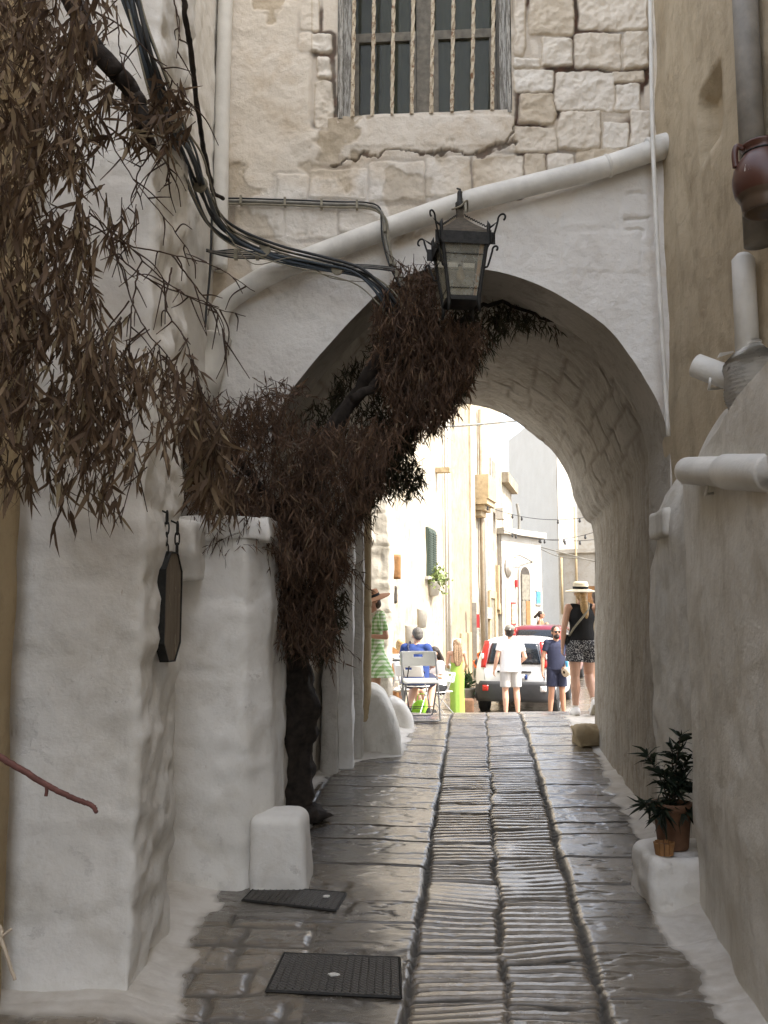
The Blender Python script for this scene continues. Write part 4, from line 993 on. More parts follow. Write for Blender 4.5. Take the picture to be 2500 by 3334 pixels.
def stub(label, pA, pB, YA, YB_, r, collar=None):
    a, b = P(*pA, YA), P(*pB, YB_); d = b-a; t = thing('pipe_stub', label, 'pipe', tuple(a))
    pts = [a-d*.012, a-d*.005, a, a+d*.03, b]; part(tube_obj('pipe', pts, [r*.55, r*.9, r, r*1.0, r], M['white_paint'], None, 22), t)
    if collar: part(tube_obj('collar', [a+d*collar, a+d*(collar+.02), a+d*.98, b], [r*1.02, r*1.14, r*1.14, r*1.0], M['white_paint'], None, 22), t)
    bm = bmesh.new(); c0 = a+d*.28; tube(bm, [c0+np.array([-.02, -r*.7, -r*.8]), c0+np.array([-.03, -r, -r*1.3]), c0+np.array([-.02, -r*.2, -r*1.6]), c0+np.array([.06, r*.3, -r*1.4])], .008, 6); part(bm_obj('bracket', bm, M['white_paint'], None, True), t)
    return t
stub('upper white pipe stub with a rounded end sticking out of the plastered pipe', (2266, 1190), (2440, 1255), 4.98, 4.80, .066)
stub('lower white pipe with a wide collar lying along the top of the low wall', (2240, 1533), (2520, 1540), 4.62, 3.52, .070, .5)
bm = bmesh.new(); q = P(2335, 1165, 5.0); prism(bm, [(0, 0), (.10, .035), (.12, .05), (.02, .03)], .004, Matrix.Translation(Vector(q)) @ Matrix.Rotation(.2, 4, 'Z')); tag(bm_obj('sheet_scrap', bm, M['white_paint']), 'bent white metal scrap on top of the upper pipe stub', 'scrap')
# jug
jY = wallY(2492, XR-.165, 560); jb = P(2492, 692, jY); kj = (jY*CT+(jb[2]-1.6)*ST)/FPX
jug = thing('clay_jug', 'red-brown glazed clay jug with worn white patches hanging on the right wall', 'jug', jb); s = kj/.0015*.94
prof = [(.0, .03), (.085, .03), (.092, .004), (.105, .0), (.112, .01), (.118, .05), (.121, .066), (.128, .075), (.146, .105), (.156, .15), (.157, .19), (.148, .235), (.128, .275), (.104, .305), (.094, .325), (.097, .345), (.108, .358), (.108, .366), (.098, .366), (.088, .345), (.084, .32)]
bm = bmesh.new(); lathe(bm, [(r*s, z*s) for r, z in prof], 40, None, False); bm_obj('body', bm, M['glazed_clay'], jug, True)
for sx in (-1, 1):
    bm = bmesh.new(); pp = spline([np.array(q)*s for q in [(sx*.098, 0, .352), (sx*.128, 0, .362), (sx*.142, 0, .34), (sx*.146, 0, .30), (sx*.142, 0, .245)]], 7); tube(bm, pp, .0125*s, 10, True, 1.4); bm_obj('handle', bm, M['glazed_clay'], jug, True)
bm = bmesh.new(); pp = [Vector((math.cos(a)*.099*s, math.sin(a)*.099*s, .318*s)) for a in np.linspace(0, 2*math.pi, 33)]; tube(bm, pp, .005, 6, False); bm_obj('ring_bracket', bm, M['black_iron'], jug, True)
bm = bmesh.new(); tube(bm, [(.099*s, 0, .318*s), (.19*s, 0, .318*s)], .006, 6); bm_obj('bracket_arm', bm, M['black_iron'], jug, True)
# hollow niche edge / scar on ochre wall
# potted oleander
pc = np.array([P(2193, 2772, h0[1]+.17)[0], h0[1]+.17, zp])
pot = thing('potted_oleander', 'dark green oleander in a terracotta pot on the low white plinth', 'potted plant', pc)
bm = bmesh.new(); lathe(bm, [(.0, .004), (.075, .0), (.082, .01), (.100, .20), (.110, .205), (.112, .245), (.100, .247), (.094, .20), (.0, .195)], 30, None, False); bm_obj('pot', bm, M['terracotta'], pot, True)
bm = bmesh.new(); lathe(bm, [(0, .205), (.05, .212), (.094, .203)], 16, None, False); bm_obj('soil', bm, M['soil'], pot, True)
cup = thing('slatted_cup', 'small slatted wooden cup standing in front of the oleander pot', 'cup', (P(2163, 2783, h0[1]+.035)[0], h0[1]+.035, zp))
for k in range(12):
    a = k/12*2*math.pi; bm = bmesh.new(); box(bm, (-.0105, -.004, 0), (.0105, .004, .062+.004*(k % 2)), Matrix.Rotation(a, 4, 'Z') @ Matrix.Translation((0, -.042, .001)) @ Matrix.Rotation(R(8), 4, 'X')); bm_obj('slat', bm, M['wood_brown'], cup, False, .001)
bm = bmesh.new(); lathe(bm, [(.0, .003), (.038, .003), (.040, .05), (.034, .05), (.0, .045)], 16, None, False); bm_obj('liner', bm, M['terracotta'], cup, True)
# ---------------------------------------------------------------- iron covers in the paving
def cover(label, cs, handle):
    g = [Vector(G(*c)) for c in cs]; c = sum(g, Vector())/4; t = thing('manhole_cover', label, 'manhole cover', c)
    up = Vector((0, -.059, 1)).normalized(); bm = bmesh.new(); top = [bm.verts.new(q-c+up*.006) for q in g]; bot = [bm.verts.new(q-c-up*.03) for q in g]
    bm.faces.new(top)
    for k in range(4): bm.faces.new((top[k], bot[k], bot[(k+1) % 4], top[(k+1) % 4]))
    bm_obj('plate', bm, M['cast_iron'], t, False, .004)
    for k in range(4):
        a, b = g[k]-c, g[(k+1) % 4]-c; bm = bmesh.new(); tube(bm, [a*1.02+up*.001, b*1.02+up*.001], .008, 4); bm_obj('frame', bm, M['black_iron'], t)
    # raised ribs across the plate
    bm = bmesh.new(); nr = 16
    for k in range(1, nr):
        u = k/nr; a = g[0].lerp(g[1], u)-c; b = g[3].lerp(g[2], u)-c; a, b = a.lerp(b, .05), a.lerp(b, .95)
        tube(bm, [a+up*.0070, b+up*.0070], .0045, 4)
    o = bm_obj('rib_pattern', bm, M['cast_iron'], t); 
    for px, py in handle:
        q = Vector(G(px, py)); bm = bmesh.new(); r_ = random.Random(px); poly = [(math.cos(a)*r_.uniform(.014, .03), math.sin(a)*r_.uniform(.01, .02)) for a in [k/9*2*math.pi for k in range(9)]]
        vs = [bm.verts.new(q-c+up*.0145+Vector((x, y, 0))) for x, y in poly]; w2 = [bm.verts.new(q-c+up*.008+Vector((x, y, 0))) for x, y in poly]; bm.faces.new(vs)
        for k in range(9): bm.faces.new((vs[k], w2[k], w2[(k+1) % 9], vs[(k+1) % 9]))
        bm_obj('paint_splash', bm, M['white_paint'], t)
    return t
cover('large ribbed iron cover set in the paving near the camera', [(872, 3228), (1300, 3248), (1296, 3122), (928, 3108)], [(1086, 3182)])
cover('narrower iron cover spotted with white paint beside the bollard', [(792, 2932), (1088, 2966), (1122, 2910), (838, 2886)], [(852, 2900), (1062, 2925)])
# ================================================================ DRIED VINES
def leaf_mesh(name, pos, d, L, W, mat, parent, seed=0, droop=.25, tone=None):
    r = np.random.default_rng(seed); n = len(pos); d = d/np.linalg.norm(d, axis=1, keepdims=True)
    q = r.normal(size=(n, 3)); side = np.cross(d, q); side /= np.linalg.norm(side, axis=1, keepdims=True); nor = np.cross(side, d)
    T = [0, .25, .62, 1.0]; WD = [.25, 1.0, .8, .06]; curl = r.normal(0, .42, n); tw = r.normal(0, .9, n); rows = []
    for t, w in zip(T, WD):
        c = pos + d*(L*t)[:, None] + nor*(curl*L*t*t)[:, None]; c[:, 2] -= droop*L*t*t
        s = side*np.cos(tw*t)[:, None]+nor*np.sin(tw*t)[:, None]
        rows += [c-s*(W*w*.5)[:, None], c+s*(W*w*.5)[:, None]]
    V = np.stack(rows, 1).reshape(-1, 3); b = np.arange(n)[:, None]*8
    Fc = np.concatenate([b+np.array([[0, 1, 3, 2]]), b+np.array([[2, 3, 5, 4]]), b+np.array([[4, 5, 7, 6]])], 1).reshape(-1, 4)
    rnd = np.repeat(np.clip(r.random(n) if tone is None else tone, 0, 1), 8)
    return mesh_np(name, V, Fc, mat, parent, True, dict(rnd=rnd))
def in_poly(x, y, poly):
    ins = np.zeros(len(x), bool)
    for (ax, ay), (bx_, by_) in zip(poly, poly[1:]+poly[:1]):
        c = ((ay > y) != (by_ > y)); xi = ax+(y-ay)*(bx_-ax)/((by_-ay) or 1e-9); ins ^= c & (x < xi)
    return ins
def sample_poly(poly, n, r):
    a = np.array(poly, float); lo, hi = a.min(0), a.max(0); out = np.zeros((0, 2))
    while len(out) < n:
        q = r.uniform(lo, hi, (n*2, 2)); out = np.concatenate([out, q[in_poly(q[:, 0], q[:, 1], poly)]])
    return out[:n]
def Pn_(px, py, Y):
    u = (px-1250)/FPX; v = -(py-1667)/FPX; dy = CT-v*ST; s = Y/dy
    return np.stack([u*s, Y, CAMZ+(ST+v*CT)*s], 1)
def sprigs(poly, n, Y0, Y1, length, nleaf, L, W, seed, down=.8, twigr=.002, spread=.75, dens=None, front=1.0, grav=.55):
    """short drooping shoots scattered through an outline; returns leaf arrays and twig polylines"""
    r = np.random.default_rng(seed); q = sample_poly(poly, n, r)
    if dens is not None: q = q[r.random(len(q)) < dens(q[:, 0], q[:, 1])]
    n = len(q); Y = Y0+(Y1-Y0)*r.random(n)**front; p0 = Pn_(q[:, 0], q[:, 1], Y)
    d = r.normal(0, .6, (n, 3)); d[:, 2] = d[:, 2]*.5-down; d /= np.linalg.norm(d, axis=1, keepdims=True)
    ln = length*r.uniform(.6, 1.3, n); pos, dirs, twigs, tone = [], [], [], []; tb = r.random(n)
    for k in range(nleaf):
        t = (k+.6+r.uniform(-.3, .3, n))/nleaf; p = p0 + d*(ln*(t-.5))[:, None]; p[:, 2] -= ln*.2*t*t
        a = r.normal(0, spread, (n, 3)); dd = d*1.0+a; dd[:, 2] -= grav; pos.append(p); dirs.append(dd); tone.append(np.clip(tb*.5+r.random(n)*.5, 0, 1))
    for i in range(n):
        twigs.append([p0[i]+d[i]*ln[i]*(t-.5)-np.array([0, 0, ln[i]*.2*t*t]) for t in (0, .5, 1)])
    pos = np.concatenate(pos); dirs = np.concatenate(dirs); m = len(pos); r2 = np.random.default_rng(seed+1)
    return pos, dirs, L*r2.uniform(.6, 1.35, m), W*r2.uniform(.6, 1.35, m), twigs, np.concatenate(tone)
def twig_mesh(name, lines, rad, mat, parent):
    """all fine shoots of one plant as thin three-sided tubes"""
    V, Fc, off = [], [], 0
    for ln in lines:
        k = len(ln); a = np.array(ln); t = np.gradient(a, axis=0); t /= np.maximum(np.linalg.norm(t, axis=1, keepdims=True), 1e-9)
        u = np.cross(t, [.3, .5, .8]); u /= np.maximum(np.linalg.norm(u, axis=1, keepdims=True), 1e-9); w = np.cross(t, u)
        rr = rad*np.linspace(1, .45, k)[:, None]
        ring = np.stack([a+rr*(u*math.cos(q)+w*math.sin(q)) for q in (0, 2.094, 4.189)], 1); V.append(ring.reshape(-1, 3)); Fc.append(grid_faces(k, 3, True)+off); off += k*3
    return mesh_np(name, np.concatenate(V), np.concatenate(Fc), mat, parent)
def foliage(name, root, sets, mat, seed, twmat=M['twig_brown'], droop=.25, twr=.0022):
    pos = np.concatenate([s[0] for s in sets]); d = np.concatenate([s[1] for s in sets]); L = np.concatenate([s[2] for s in sets]); W = np.concatenate([s[3] for s in sets]); tn = np.concatenate([s[5] for s in sets])
    part(leaf_mesh(name, pos, d, L, W, mat, None, seed, droop, tn), root)
    part(twig_mesh('shoots', [t for s in sets for t in s[4]], twr, twmat, None), root)
# ---- the vine on the arch
tr0 = G(945, 2672)
vine = thing('dried_vine', 'dead brown vine rising from a dark trunk and smothering the left half of the arch', 'vine', tr0)
r_ = np.random.default_rng(5); tp = [(945, 2690, tr0[1]), (925, 2600, tr0[1]), (940, 2450, tr0[1]), (950, 2300, tr0[1]-.02), (935, 2180, tr0[1]-.05), (930, 2060, tr0[1]-.1), (940, 1900, tr0[1]-.2), (960, 1700, tr0[1]-.3), (1020, 1500, tr0[1]-.4), (1150, 1300, tr0[1]-.4), (1280, 1120, 6.1), (1400, 1000, 6.2)]
path = spline([P(*q) for q in tp], 12); n = len(path); TH = np.linspace(0, 2*math.pi, 40, endpoint=False)
rr = np.interp(np.arange(n)/12, [0, .7, 1.5, 3, 4.5, 5.5, 8, 11], [.23, .165, .145, .15, .155, .14, .07, .03])
fr = frames(path); V = np.zeros((n, 40, 3))
for i, (p, u, w_2) in enumerate(fr):
    for k, a in enumerate(TH): V[i, k] = np.array(p)+np.array(u)*rr[i]*math.cos(a)+np.array(w_2)*rr[i]*math.sin(a)
nn = V-np.array(path)[:, None, :]; nn /= np.linalg.norm(nn, axis=2, keepdims=True)
rough = fbm(V*np.array([1, 1, .35]), 11, 5, 3)*.5+.35*np.abs(fbm(V, 5, 4, 6))+.55*np.maximum(0, fbm(V, 4.2, 3, 16))*(np.arange(n) < 20)[:, None]
V += nn*(rough*rr[:, None]*.75)[..., None]
part(mesh_np('trunk', V, grid_faces(n, 40, True), M['bark'], None), vine)
for pl in ([(940, 1950, 6.3), (1050, 1750, 6.2), (1180, 1560, 6.4), (1290, 1440, 6.7)], [(960, 1750, 6.2), (860, 1600, 5.9), (740, 1480, 5.6), (620, 1420, 5.3)], [(1150, 1300, 6.1), (1320, 1180, 6.2), (1480, 1060, 6.8), (1620, 985, 6.9), (1800, 1050, 6.95)]):
    pp = spline([P(*q) for q in pl], 10); part(tube_obj('branch', [p+r_.normal(0, .008, 3) for p in pp], list(np.linspace(.035, .010, len(pp))), M['bark'], None, 7), vine)
M1 = [(600, 1420), (650, 1350), (740, 1310), (850, 1290), (920, 1300), (990, 1390), (1100, 1390), (1200, 1370), (1300, 1390), (1300, 1430), (1260, 1520), (1190, 1640), (1140, 1740), (1110, 1830), (880, 1830), (850, 1730), (800, 1720), (770, 1640), (700, 1600), (620, 1620), (590, 1540)]
M1b = [(880, 1750), (1120, 1700), (1130, 1830), (1085, 1930), (1080, 2040), (1030, 2110), (960, 2130), (900, 2070), (880, 1950)]
M2 = [(1215, 1010), (1275, 930), (1330, 900), (1400, 920), (1440, 1010), (1490, 1060), (1580, 1060), (1560, 1150), (1530, 1250), (1480, 1310), (1420, 1360), (1340, 1390), (1280, 1330), (1235, 1230), (1210, 1110)]
M3 = [(1480, 1000), (1560, 985), (1690, 1000), (1830, 1075), (1790, 1060), (1660, 1060), (1600, 1120), (1560, 1180), (1520, 1280), (1470, 1330), (1420, 1300), (1440, 1100)]
M4 = [(1190, 1390), (1330, 1370), (1400, 1330), (1480, 1310), (1440, 1380), (1350, 1410), (1340, 1470), (1380, 1560), (1350, 1600), (1260, 1590), (1210, 1640), (1150, 1700), (1140, 1550)]
MI = [(1000, 1330), (1180, 1150), (1330, 1000), (1450, 1000), (1540, 1060), (1500, 1250), (1350, 1380), (1230, 1480), (1120, 1500), (1020, 1420)]
M6 = [(640, 1560), (780, 1560), (800, 1620), (740, 1650), (660, 1640)]
sets = [sprigs(M1, 1300, 5.35, 6.25, .17, 11, .052, .0078, 21, .8, spread=.6, front=.8), sprigs(M1b, 560, 5.75, 6.35, .17, 11, .050, .0076, 22, 1.0, spread=.6), sprigs(M2, 960, 5.85, 6.35, .17, 11, .052, .0078, 23, 1.0, spread=.6), sprigs(M6, 70, 5.3, 5.7, .16, 10, .065, .009, 24, 1.0)]
for k, (pl, nn_) in enumerate([([(1050, 2040), (1115, 2055), (1110, 2105), (1040, 2120)], 12), ([(1095, 1770), (1160, 1770), (1150, 1860), (1100, 1880)], 12), ([(1120, 1650), (1190, 1640), (1170, 1720), (1110, 1740)], 12), ([(840, 1250), (960, 1240), (1000, 1310), (840, 1320)], 26), ([(1300, 850), (1400, 850), (1440, 930), (1280, 930)], 22), ([(560, 1390), (680, 1290), (740, 1300), (600, 1460)], 24), ([(600, 1560), (800, 1640), (860, 1780), (820, 1800), (620, 1680)], 34)]):
    sets.append(sprigs(pl, nn_, 5.3 if k in (5, 6) else 5.75, 5.6 if k in (5, 6) else 6.15, .30, 12, .055, .0075, 60+k, .15 if k in (3, 4) else .6, spread=.6))
foliage('foliage', vine, sets, M['dead_leaf'], 31)
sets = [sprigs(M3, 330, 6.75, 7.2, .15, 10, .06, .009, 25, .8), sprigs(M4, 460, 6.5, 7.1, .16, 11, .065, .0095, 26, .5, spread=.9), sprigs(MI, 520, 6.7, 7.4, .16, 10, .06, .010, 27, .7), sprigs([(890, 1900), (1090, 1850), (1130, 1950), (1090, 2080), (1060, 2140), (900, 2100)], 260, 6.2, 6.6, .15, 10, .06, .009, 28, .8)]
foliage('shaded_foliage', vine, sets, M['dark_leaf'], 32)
# ---- the near vine hanging in from the upper left
nv = thing('near_dried_vine', 'dead vine with curled brown leaves hanging into view at the upper left', 'vine', P(150, 300, 2.9))
stem = spline([P(*q) for q in [(180, -120, 2.9), (255, 40, 2.9), (300, 150, 2.85), (385, 240, 2.85), (440, 320, 2.9), (465, 420, 2.9), (490, 475, 2.9)]], 10)
part(tube_obj('stem', [p+r_.normal(0, .003, 3) for p in stem], list(np.interp(np.arange(len(stem)), [0, 25, 50, 60], [.036, .033, .028, .020])), M['bark'], None, 10), nv)
TW = [[(-20, 60, 2.6), (150, 180, 2.6), (300, 350, 2.62), (420, 560, 2.65), (560, 740, 2.7), (640, 860, 2.75)], [(270, 20, 2.8), (400, 90, 2.8), (520, 210, 2.8), (600, 310, 2.82), (635, 360, 2.83)], [(250, 700, 2.7), (400, 790, 2.7), (560, 830, 2.75), (700, 868, 2.8), (830, 950, 2.85)], [(290, 690, 2.7), (420, 800, 2.7), (520, 900, 2.75), (650, 985, 2.78), (800, 1030, 2.85)], [(340, 800, 2.7), (470, 900, 2.72), (600, 960, 2.75), (700, 1010, 2.78), (745, 1160, 2.8)], [(560, 830, 2.75), (650, 950, 2.78), (720, 1040, 2.8), (735, 1130, 2.8)], [(560, 870, 2.75), (540, 1000, 2.75), (600, 1100, 2.75), (640, 1220, 2.76), (680, 1340, 2.78)], [(160, 250, 2.7), (230, 480, 2.7), (330, 640, 2.7), (370, 800, 2.7)], [(500, 490, 2.88), (450, 560, 2.88), (440, 640, 2.88), (380, 720, 2.87)], [(500, 490, 2.88), (550, 540, 2.88), (545, 590, 2.88), (515, 625, 2.88)], [(380, 20, 2.8), (390, 160, 2.8), (405, 230, 2.8)], [(560, -20, 2.9), (585, 80, 2.9), (575, 190, 2.9)], [(450, 880, 2.72), (430, 1000, 2.72), (420, 1150, 2.72), (400, 1300, 2.72)], [(380, 830, 2.7), (460, 1050, 2.7), (560, 1180, 2.72), (590, 1290, 2.72)], [(420, 980, 2.7), (300, 1150, 2.7), (250, 1350, 2.7)], [(400, 1300, 2.7), (440, 1480, 2.7), (390, 1700, 2.7)]]
lines = [[p+r_.normal(0, .0012, 3) for p in spline([P(*q) for q in t_], 9)] for t_ in TW]
rt = np.random.default_rng(11)
for ln in list(lines):
    for k in range(4, len(ln)-2, 3):
        if rt.random() < .75:
            a = np.array(ln[k]); d = rt.normal(0, .5, 3); d[2] -= .4; d /= np.linalg.norm(d); q = rt.uniform(.05, .16)
            lines.append(spline([a, a+d*q*.5+rt.normal(0, .008, 3), a+d*q+np.array([0, 0, -.2*q])], 5))
part(twig_mesh('twigs', lines, .0034, M['twig_brown'], None), nv)
N1 = [(-80, -60), (390, -60), (405, 50), (330, 120), (290, 230), (300, 420), (280, 540), (260, 700), (330, 800), (300, 900), (400, 980), (420, 1060), (560, 1080), (640, 1100), (660, 1250), (640, 1380), (560, 1430), (500, 1440), (440, 1560), (390, 1600), (330, 1570), (240, 1500), (140, 1580), (60, 1600), (-80, 1500)]
dn = lambda x, y: np.clip(1-.9*smooth(270, 400, x)*(1-smooth(1080, 1180, y))-.6*smooth(1350, 1550, y)-.35*smooth(300, 500, x), .05, 1)*(.35+.65*(np.sin(x/61+y/83)+np.sin(y/47-x/95) > -.5))
N2 = [(330, 250), (440, 260), (470, 420), (380, 480), (270, 470), (250, 320)]
N3 = [(460, 260), (560, 280), (625, 350), (620, 430), (540, 480), (460, 460)]
N4 = [(600, 1280), (660, 1280), (730, 1340), (725, 1450), (700, 1580), (660, 1640), (625, 1560), (600, 1400)]
N5 = [(60, 1520), (450, 1500), (420, 1660), (300, 1620), (200, 1660), (80, 1680)]
N6 = [(280, 600), (440, 640), (460, 760), (380, 800), (290, 720)]
N7 = [(300, 560), (330, 640), (250, 700), (240, 560)]
sets = [sprigs(N1, 1450, 2.35, 3.2, .12, 6, .054, .0115, 41, 1.0, spread=.5, dens=dn, grav=.8), sprigs(N2, 22, 2.75, 2.9, .10, 6, .075, .012, 42, .5, spread=.8), sprigs(N3, 26, 2.75, 2.95, .09, 6, .07, .0135, 43, .3, spread=.9), sprigs(N4, 46, 2.9, 3.2, .12, 6, .078, .014, 44, 1.0, spread=.5), sprigs(N5, 14, 2.6, 2.9, .13, 5, .075, .012, 45, 1.4, spread=.35), sprigs(N6, 9, 2.7, 2.8, .11, 5, .07, .010, 46, .9, spread=.5), sprigs(M6, 14, 5.0, 5.2, .15, 7, .10, .014, 47, 1.2, spread=.4)]
foliage('foliage', nv, sets, M['dead_leaf_near'], 51, droop=.15)
# ---- bare twigs poking in at the left edge
def twig(label, pts, r0, mat, sides=()):
    t = thing('twig', label, 'twig', P(*pts[0])); pp = spline([P(*q) for q in pts], 10); pp = [p+r_.normal(0, .0006, 3) for p in pp]
    part(tube_obj('stem', pp, list(np.linspace(r0, r0*.62, len(pp))), M[mat], None, 8), t)
    for s_ in sides: part(tube_obj('side_shoot', spline([P(*q) for q in s_], 5), r0*.5, M[mat], None, 6), t)
twig('bare reddish twig reaching in at the left edge', [(-60, 2430, 2.1), (60, 2500, 2.1), (150, 2555, 2.1), (240, 2600, 2.1), (295, 2620, 2.1), (313, 2642, 2.1)], .0078, 'twig_red', [[(150, 2550, 2.1), (152, 2575, 2.1), (149, 2592, 2.1)]])
twig('pale broken twig low at the left edge', [(-40, 2990, 2.2), (0, 3020, 2.2), (5, 3060, 2.2), (25, 3120, 2.2), (48, 3190, 2.2)], .006, 'cloth_beige', [[(5, 3050, 2.2), (30, 3030, 2.2), (38, 3025, 2.2)], [(-30, 2960, 2.2), (-10, 3000, 2.2)]])
# ---- oleander leaves
r_ = np.random.default_rng(77); pos, dirs, stems = [], [], []
tips = [(2110, 2460, -.02), (2215, 2400, .0), (2100, 2620, -.06), (2160, 2520, -.05), (2235, 2480, .05), (2190, 2440, .06), (2200, 2570, -.08), (2250, 2560, .0), (2150, 2650, -.1), (2240, 2650, -.09), (2180, 2620, -.02), (2225, 2540, -.05)]
base = np.array([pc[0], pc[1], pc[2]+.2])
for px, py, dy in tips:
    tip = P(px, py, pc[1]+dy); mid = base*.45+tip*.55+np.array([0, 0, .03]); ln = spline([base, mid, tip], 8); stems.append(ln)
    for k in range(5, len(ln)):
        for q in range(3):
            a = r_.uniform(0, 6.28); tdir = ln[k]-ln[k-1]; tdir /= np.linalg.norm(tdir)
            pos.append(ln[k]); dirs.append(np.array([math.cos(a), math.sin(a), 0])*.9+tdir*.7+r_.normal(0, .15, 3))
    for q in range(5):
        a = q*1.256+r_.uniform(0, .5); pos.append(tip); dirs.append(np.array([math.cos(a)*.6, math.sin(a)*.6, .8]))
pos = np.array(pos); dirs = np.array(dirs); m = len(pos)
part(leaf_mesh('foliage', pos, dirs, r_.uniform(.07, .13, m), r_.uniform(.014, .021, m), M['oleander_leaf'], None, 5, .35), pot)
part(twig_mesh('stems', stems, .006, M['twig_brown'], None), pot)
# ================================================================ THE SUNLIT SQUARE BEYOND THE ARCH
class Facade:
    """a house front between two pixel columns at given distances; features are placed on its plane"""
    def __init__(s, name, label, pxL, YL, pxR, YR, ztop, mat, thick=3.0, zb=None, cat='house'):
        a = P(pxL, 2017, YL); b = P(pxR, 2017, YR); s.a = a; s.u = np.array([b[0]-a[0], b[1]-a[1], 0]); s.L = np.linalg.norm(s.u); s.u /= s.L
        s.n = np.array([s.u[1], -s.u[0], 0])         # outward (towards the lane)
        s.z0 = min(gz(YL), gz(YR))-.3; s.p0 = np.array([a[0], a[1], s.z0]); s.mat = mat
        s.t = thing(name, label, cat, s.p0, math.atan2(s.u[1], s.u[0]))
        nx, nz = max(6, int(s.L/.25)), max(6, int((ztop-s.z0)/.25)); U, Z = np.meshgrid(np.linspace(0, s.L, nx), np.linspace(0, ztop-s.z0, nz))
        V = np.stack([U, U*0, Z], -1); W = s.p0+V[..., :1]*s.u+V[..., 2:]*np.array([0, 0, 1]); V[..., 1] = fbm(W, .9, 4, 2)*.02+fbm(W, 4, 2, 5)*.006
        s.wall = mesh_np('wall', V, grid_faces(*U.shape), M[mat], s.t)
        bm = bmesh.new(); box(bm, (-.0, .03, 0), (s.L, thick, ztop-s.z0-.02)); bm_obj('block', bm, M[mat], s.t)
        s.H = ztop-s.z0
    def uv(s, px, py):
        q = ray_plane(px, py, s.p0, s.n)-s.p0; return float(np.dot(q, s.u)), float(q[2])
    def rect(s, x0, y0, x1, y1):
        u0 = (s.uv(x0, y0)[0]+s.uv(x0, y1)[0])/2; u1 = (s.uv(x1, y0)[0]+s.uv(x1, y1)[0])/2
        z1 = (s.uv(x0, y0)[1]+s.uv(x1, y0)[1])/2; z0 = (s.uv(x0, y1)[1]+s.uv(x1, y1)[1])/2; return min(u0, u1), max(u0, u1), z0, z1
    def slab(s, name, rc, out, mat, parent=None, depth=.05, bev=.004):
        u0, u1, z0, z1 = rc; bm = bmesh.new(); box(bm, (u0, -out, z0), (u1, -out+depth, z1)); return bm_obj(name, bm, M[mat], parent or s.t, False, bev)
    def sub(s, o, name, rc, out, mat, depth=.03, bev=.002): return s.slab(name, rc, out, mat, o, depth, bev)
def shutter(f, rc, mat, frame='shutter_green'):
    w = f.slab('window', rc, .05, frame, None, .06); u0, u1, z0, z1 = rc; m = (u0+u1)/2
    for a, b in ((u0+.03, m-.012), (m+.012, u1-.03)):
        lf = f.slab('shutter', (a, b, z0+.04, z1-.04), .075, mat, w, .03)
        bm = bmesh.new(); n = int((z1-z0)/.06); lf.data.materials[0] = M[mat]
        for k in range(n):
            z = z0+.08+(z1-z0-.16)*k/n; box(bm, (a+.03, -.095, z), (b-.03, -.078, z+.03), Matrix())
        me = bpy.data.meshes.new('l'); bm2 = bmesh.new(); bm2.from_mesh(lf.data); bm.to_mesh(me); bm.free(); bm2.from_mesh(me); bm2.to_mesh(lf.data); bm2.free()
    return w
# white house with the green shutters
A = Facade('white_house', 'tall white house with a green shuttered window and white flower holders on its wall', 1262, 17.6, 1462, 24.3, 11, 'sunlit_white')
shutter(A, A.rect(1386, 1722, 1412, 1878), 'shutter_green')
A.slab('window_sill', A.rect(1382, 1880, 1416, 1890), .10, 'sunlit_plain', None, .12)
for px in (1384, 1424):
    u, z = A.uv(px, 1886); bm = bmesh.new(); box(bm, (u-.012, -.30, z-.01), (u+.012, .02, z+.015)); bm_obj('iron_bracket', bm, M['black_iron'], A.t)
def wall_pot(f, px, py, w, h, label, flower=False):
    u, z = f.uv(px, py); t = thing('wall_pot', label, 'wall pot', f.p0+u*f.u+np.array([0, 0, z])+f.n*.004, math.atan2(f.u[1], f.u[0]), 'white half pots on the white house wall')
    bm = bmesh.new(); pr = [(.12, -h/2), (w*.36, -h/2+.02), (w/2, h/2-.02), (w/2*1.04, h/2)]; rings = []
    for r, zz in pr: rings.append([bm.verts.new((r*math.cos(a), -r*.8*math.sin(a), zz)) for a in np.linspace(0, math.pi, 13)])
    for a, b in zip(rings, rings[1:]):
        for k in range(12): bm.faces.new((a[k], a[k+1], b[k+1], b[k]))
    bm.faces.new(rings[0]); bm.faces.new(rings[-1][::-1])
    for a, b in zip(rings, rings[1:]): bm.faces.new((a[0], b[0], b[-1], a[-1]))
    bm_obj('bowl', bm, M['sunlit_plain'], t, True)
    if flower:
        r = np.random.default_rng(5); m = 420; pos = r.normal(0, 1, (m, 3))*np.array([w*.42, .12, .13])+np.array([0, -.12, h/2+.08]); o = leaf_mesh('flowers', pos, r.normal(0, 1, (m, 3)), np.full(m, .09), np.full(m, .05), M['flower_leaf'], t, 3); o['kind'] = 'stuff'
wall_pot(A, 1402, 1918, .62, .34, 'white half pot full of trailing plants under the green shutters', True)
wall_pot(A, 1364, 2014, .50, .42, 'empty white half pot higher on the white house wall')
wall_pot(A, 1325, 2069, .50, .42, 'empty white half pot lower on the wall, above the seated people')
for (px, y0, y1, r, nm, lb) in ((1446, 1250, 2260, .035, 'downpipe', 'slim dark-edged downpipe at the right end of the white house'), (1456, 1300, 2330, .055, 'downpipe', 'white downpipe between the white house and the ochre corner')):
    u, z0 = A.uv(px, y1); z1 = A.uv(px, y0)[1]; q = A.p0+u*A.u+A.n*.08
    pipe(nm, lb, 'drainpipe', [q+np.array([0, 0, z0]), q+np.array([0, 0, z1])], r, M['sunlit_plain'], 12)
bm = bmesh.new(); u, z = A.uv(1420, 1532); box(bm, (u-.1, -.35, z-.06), (u+.12, 0, z+.06)); bm_obj('wall_lamp_box', bm, M['tan_stone'], A.t, False, .01)
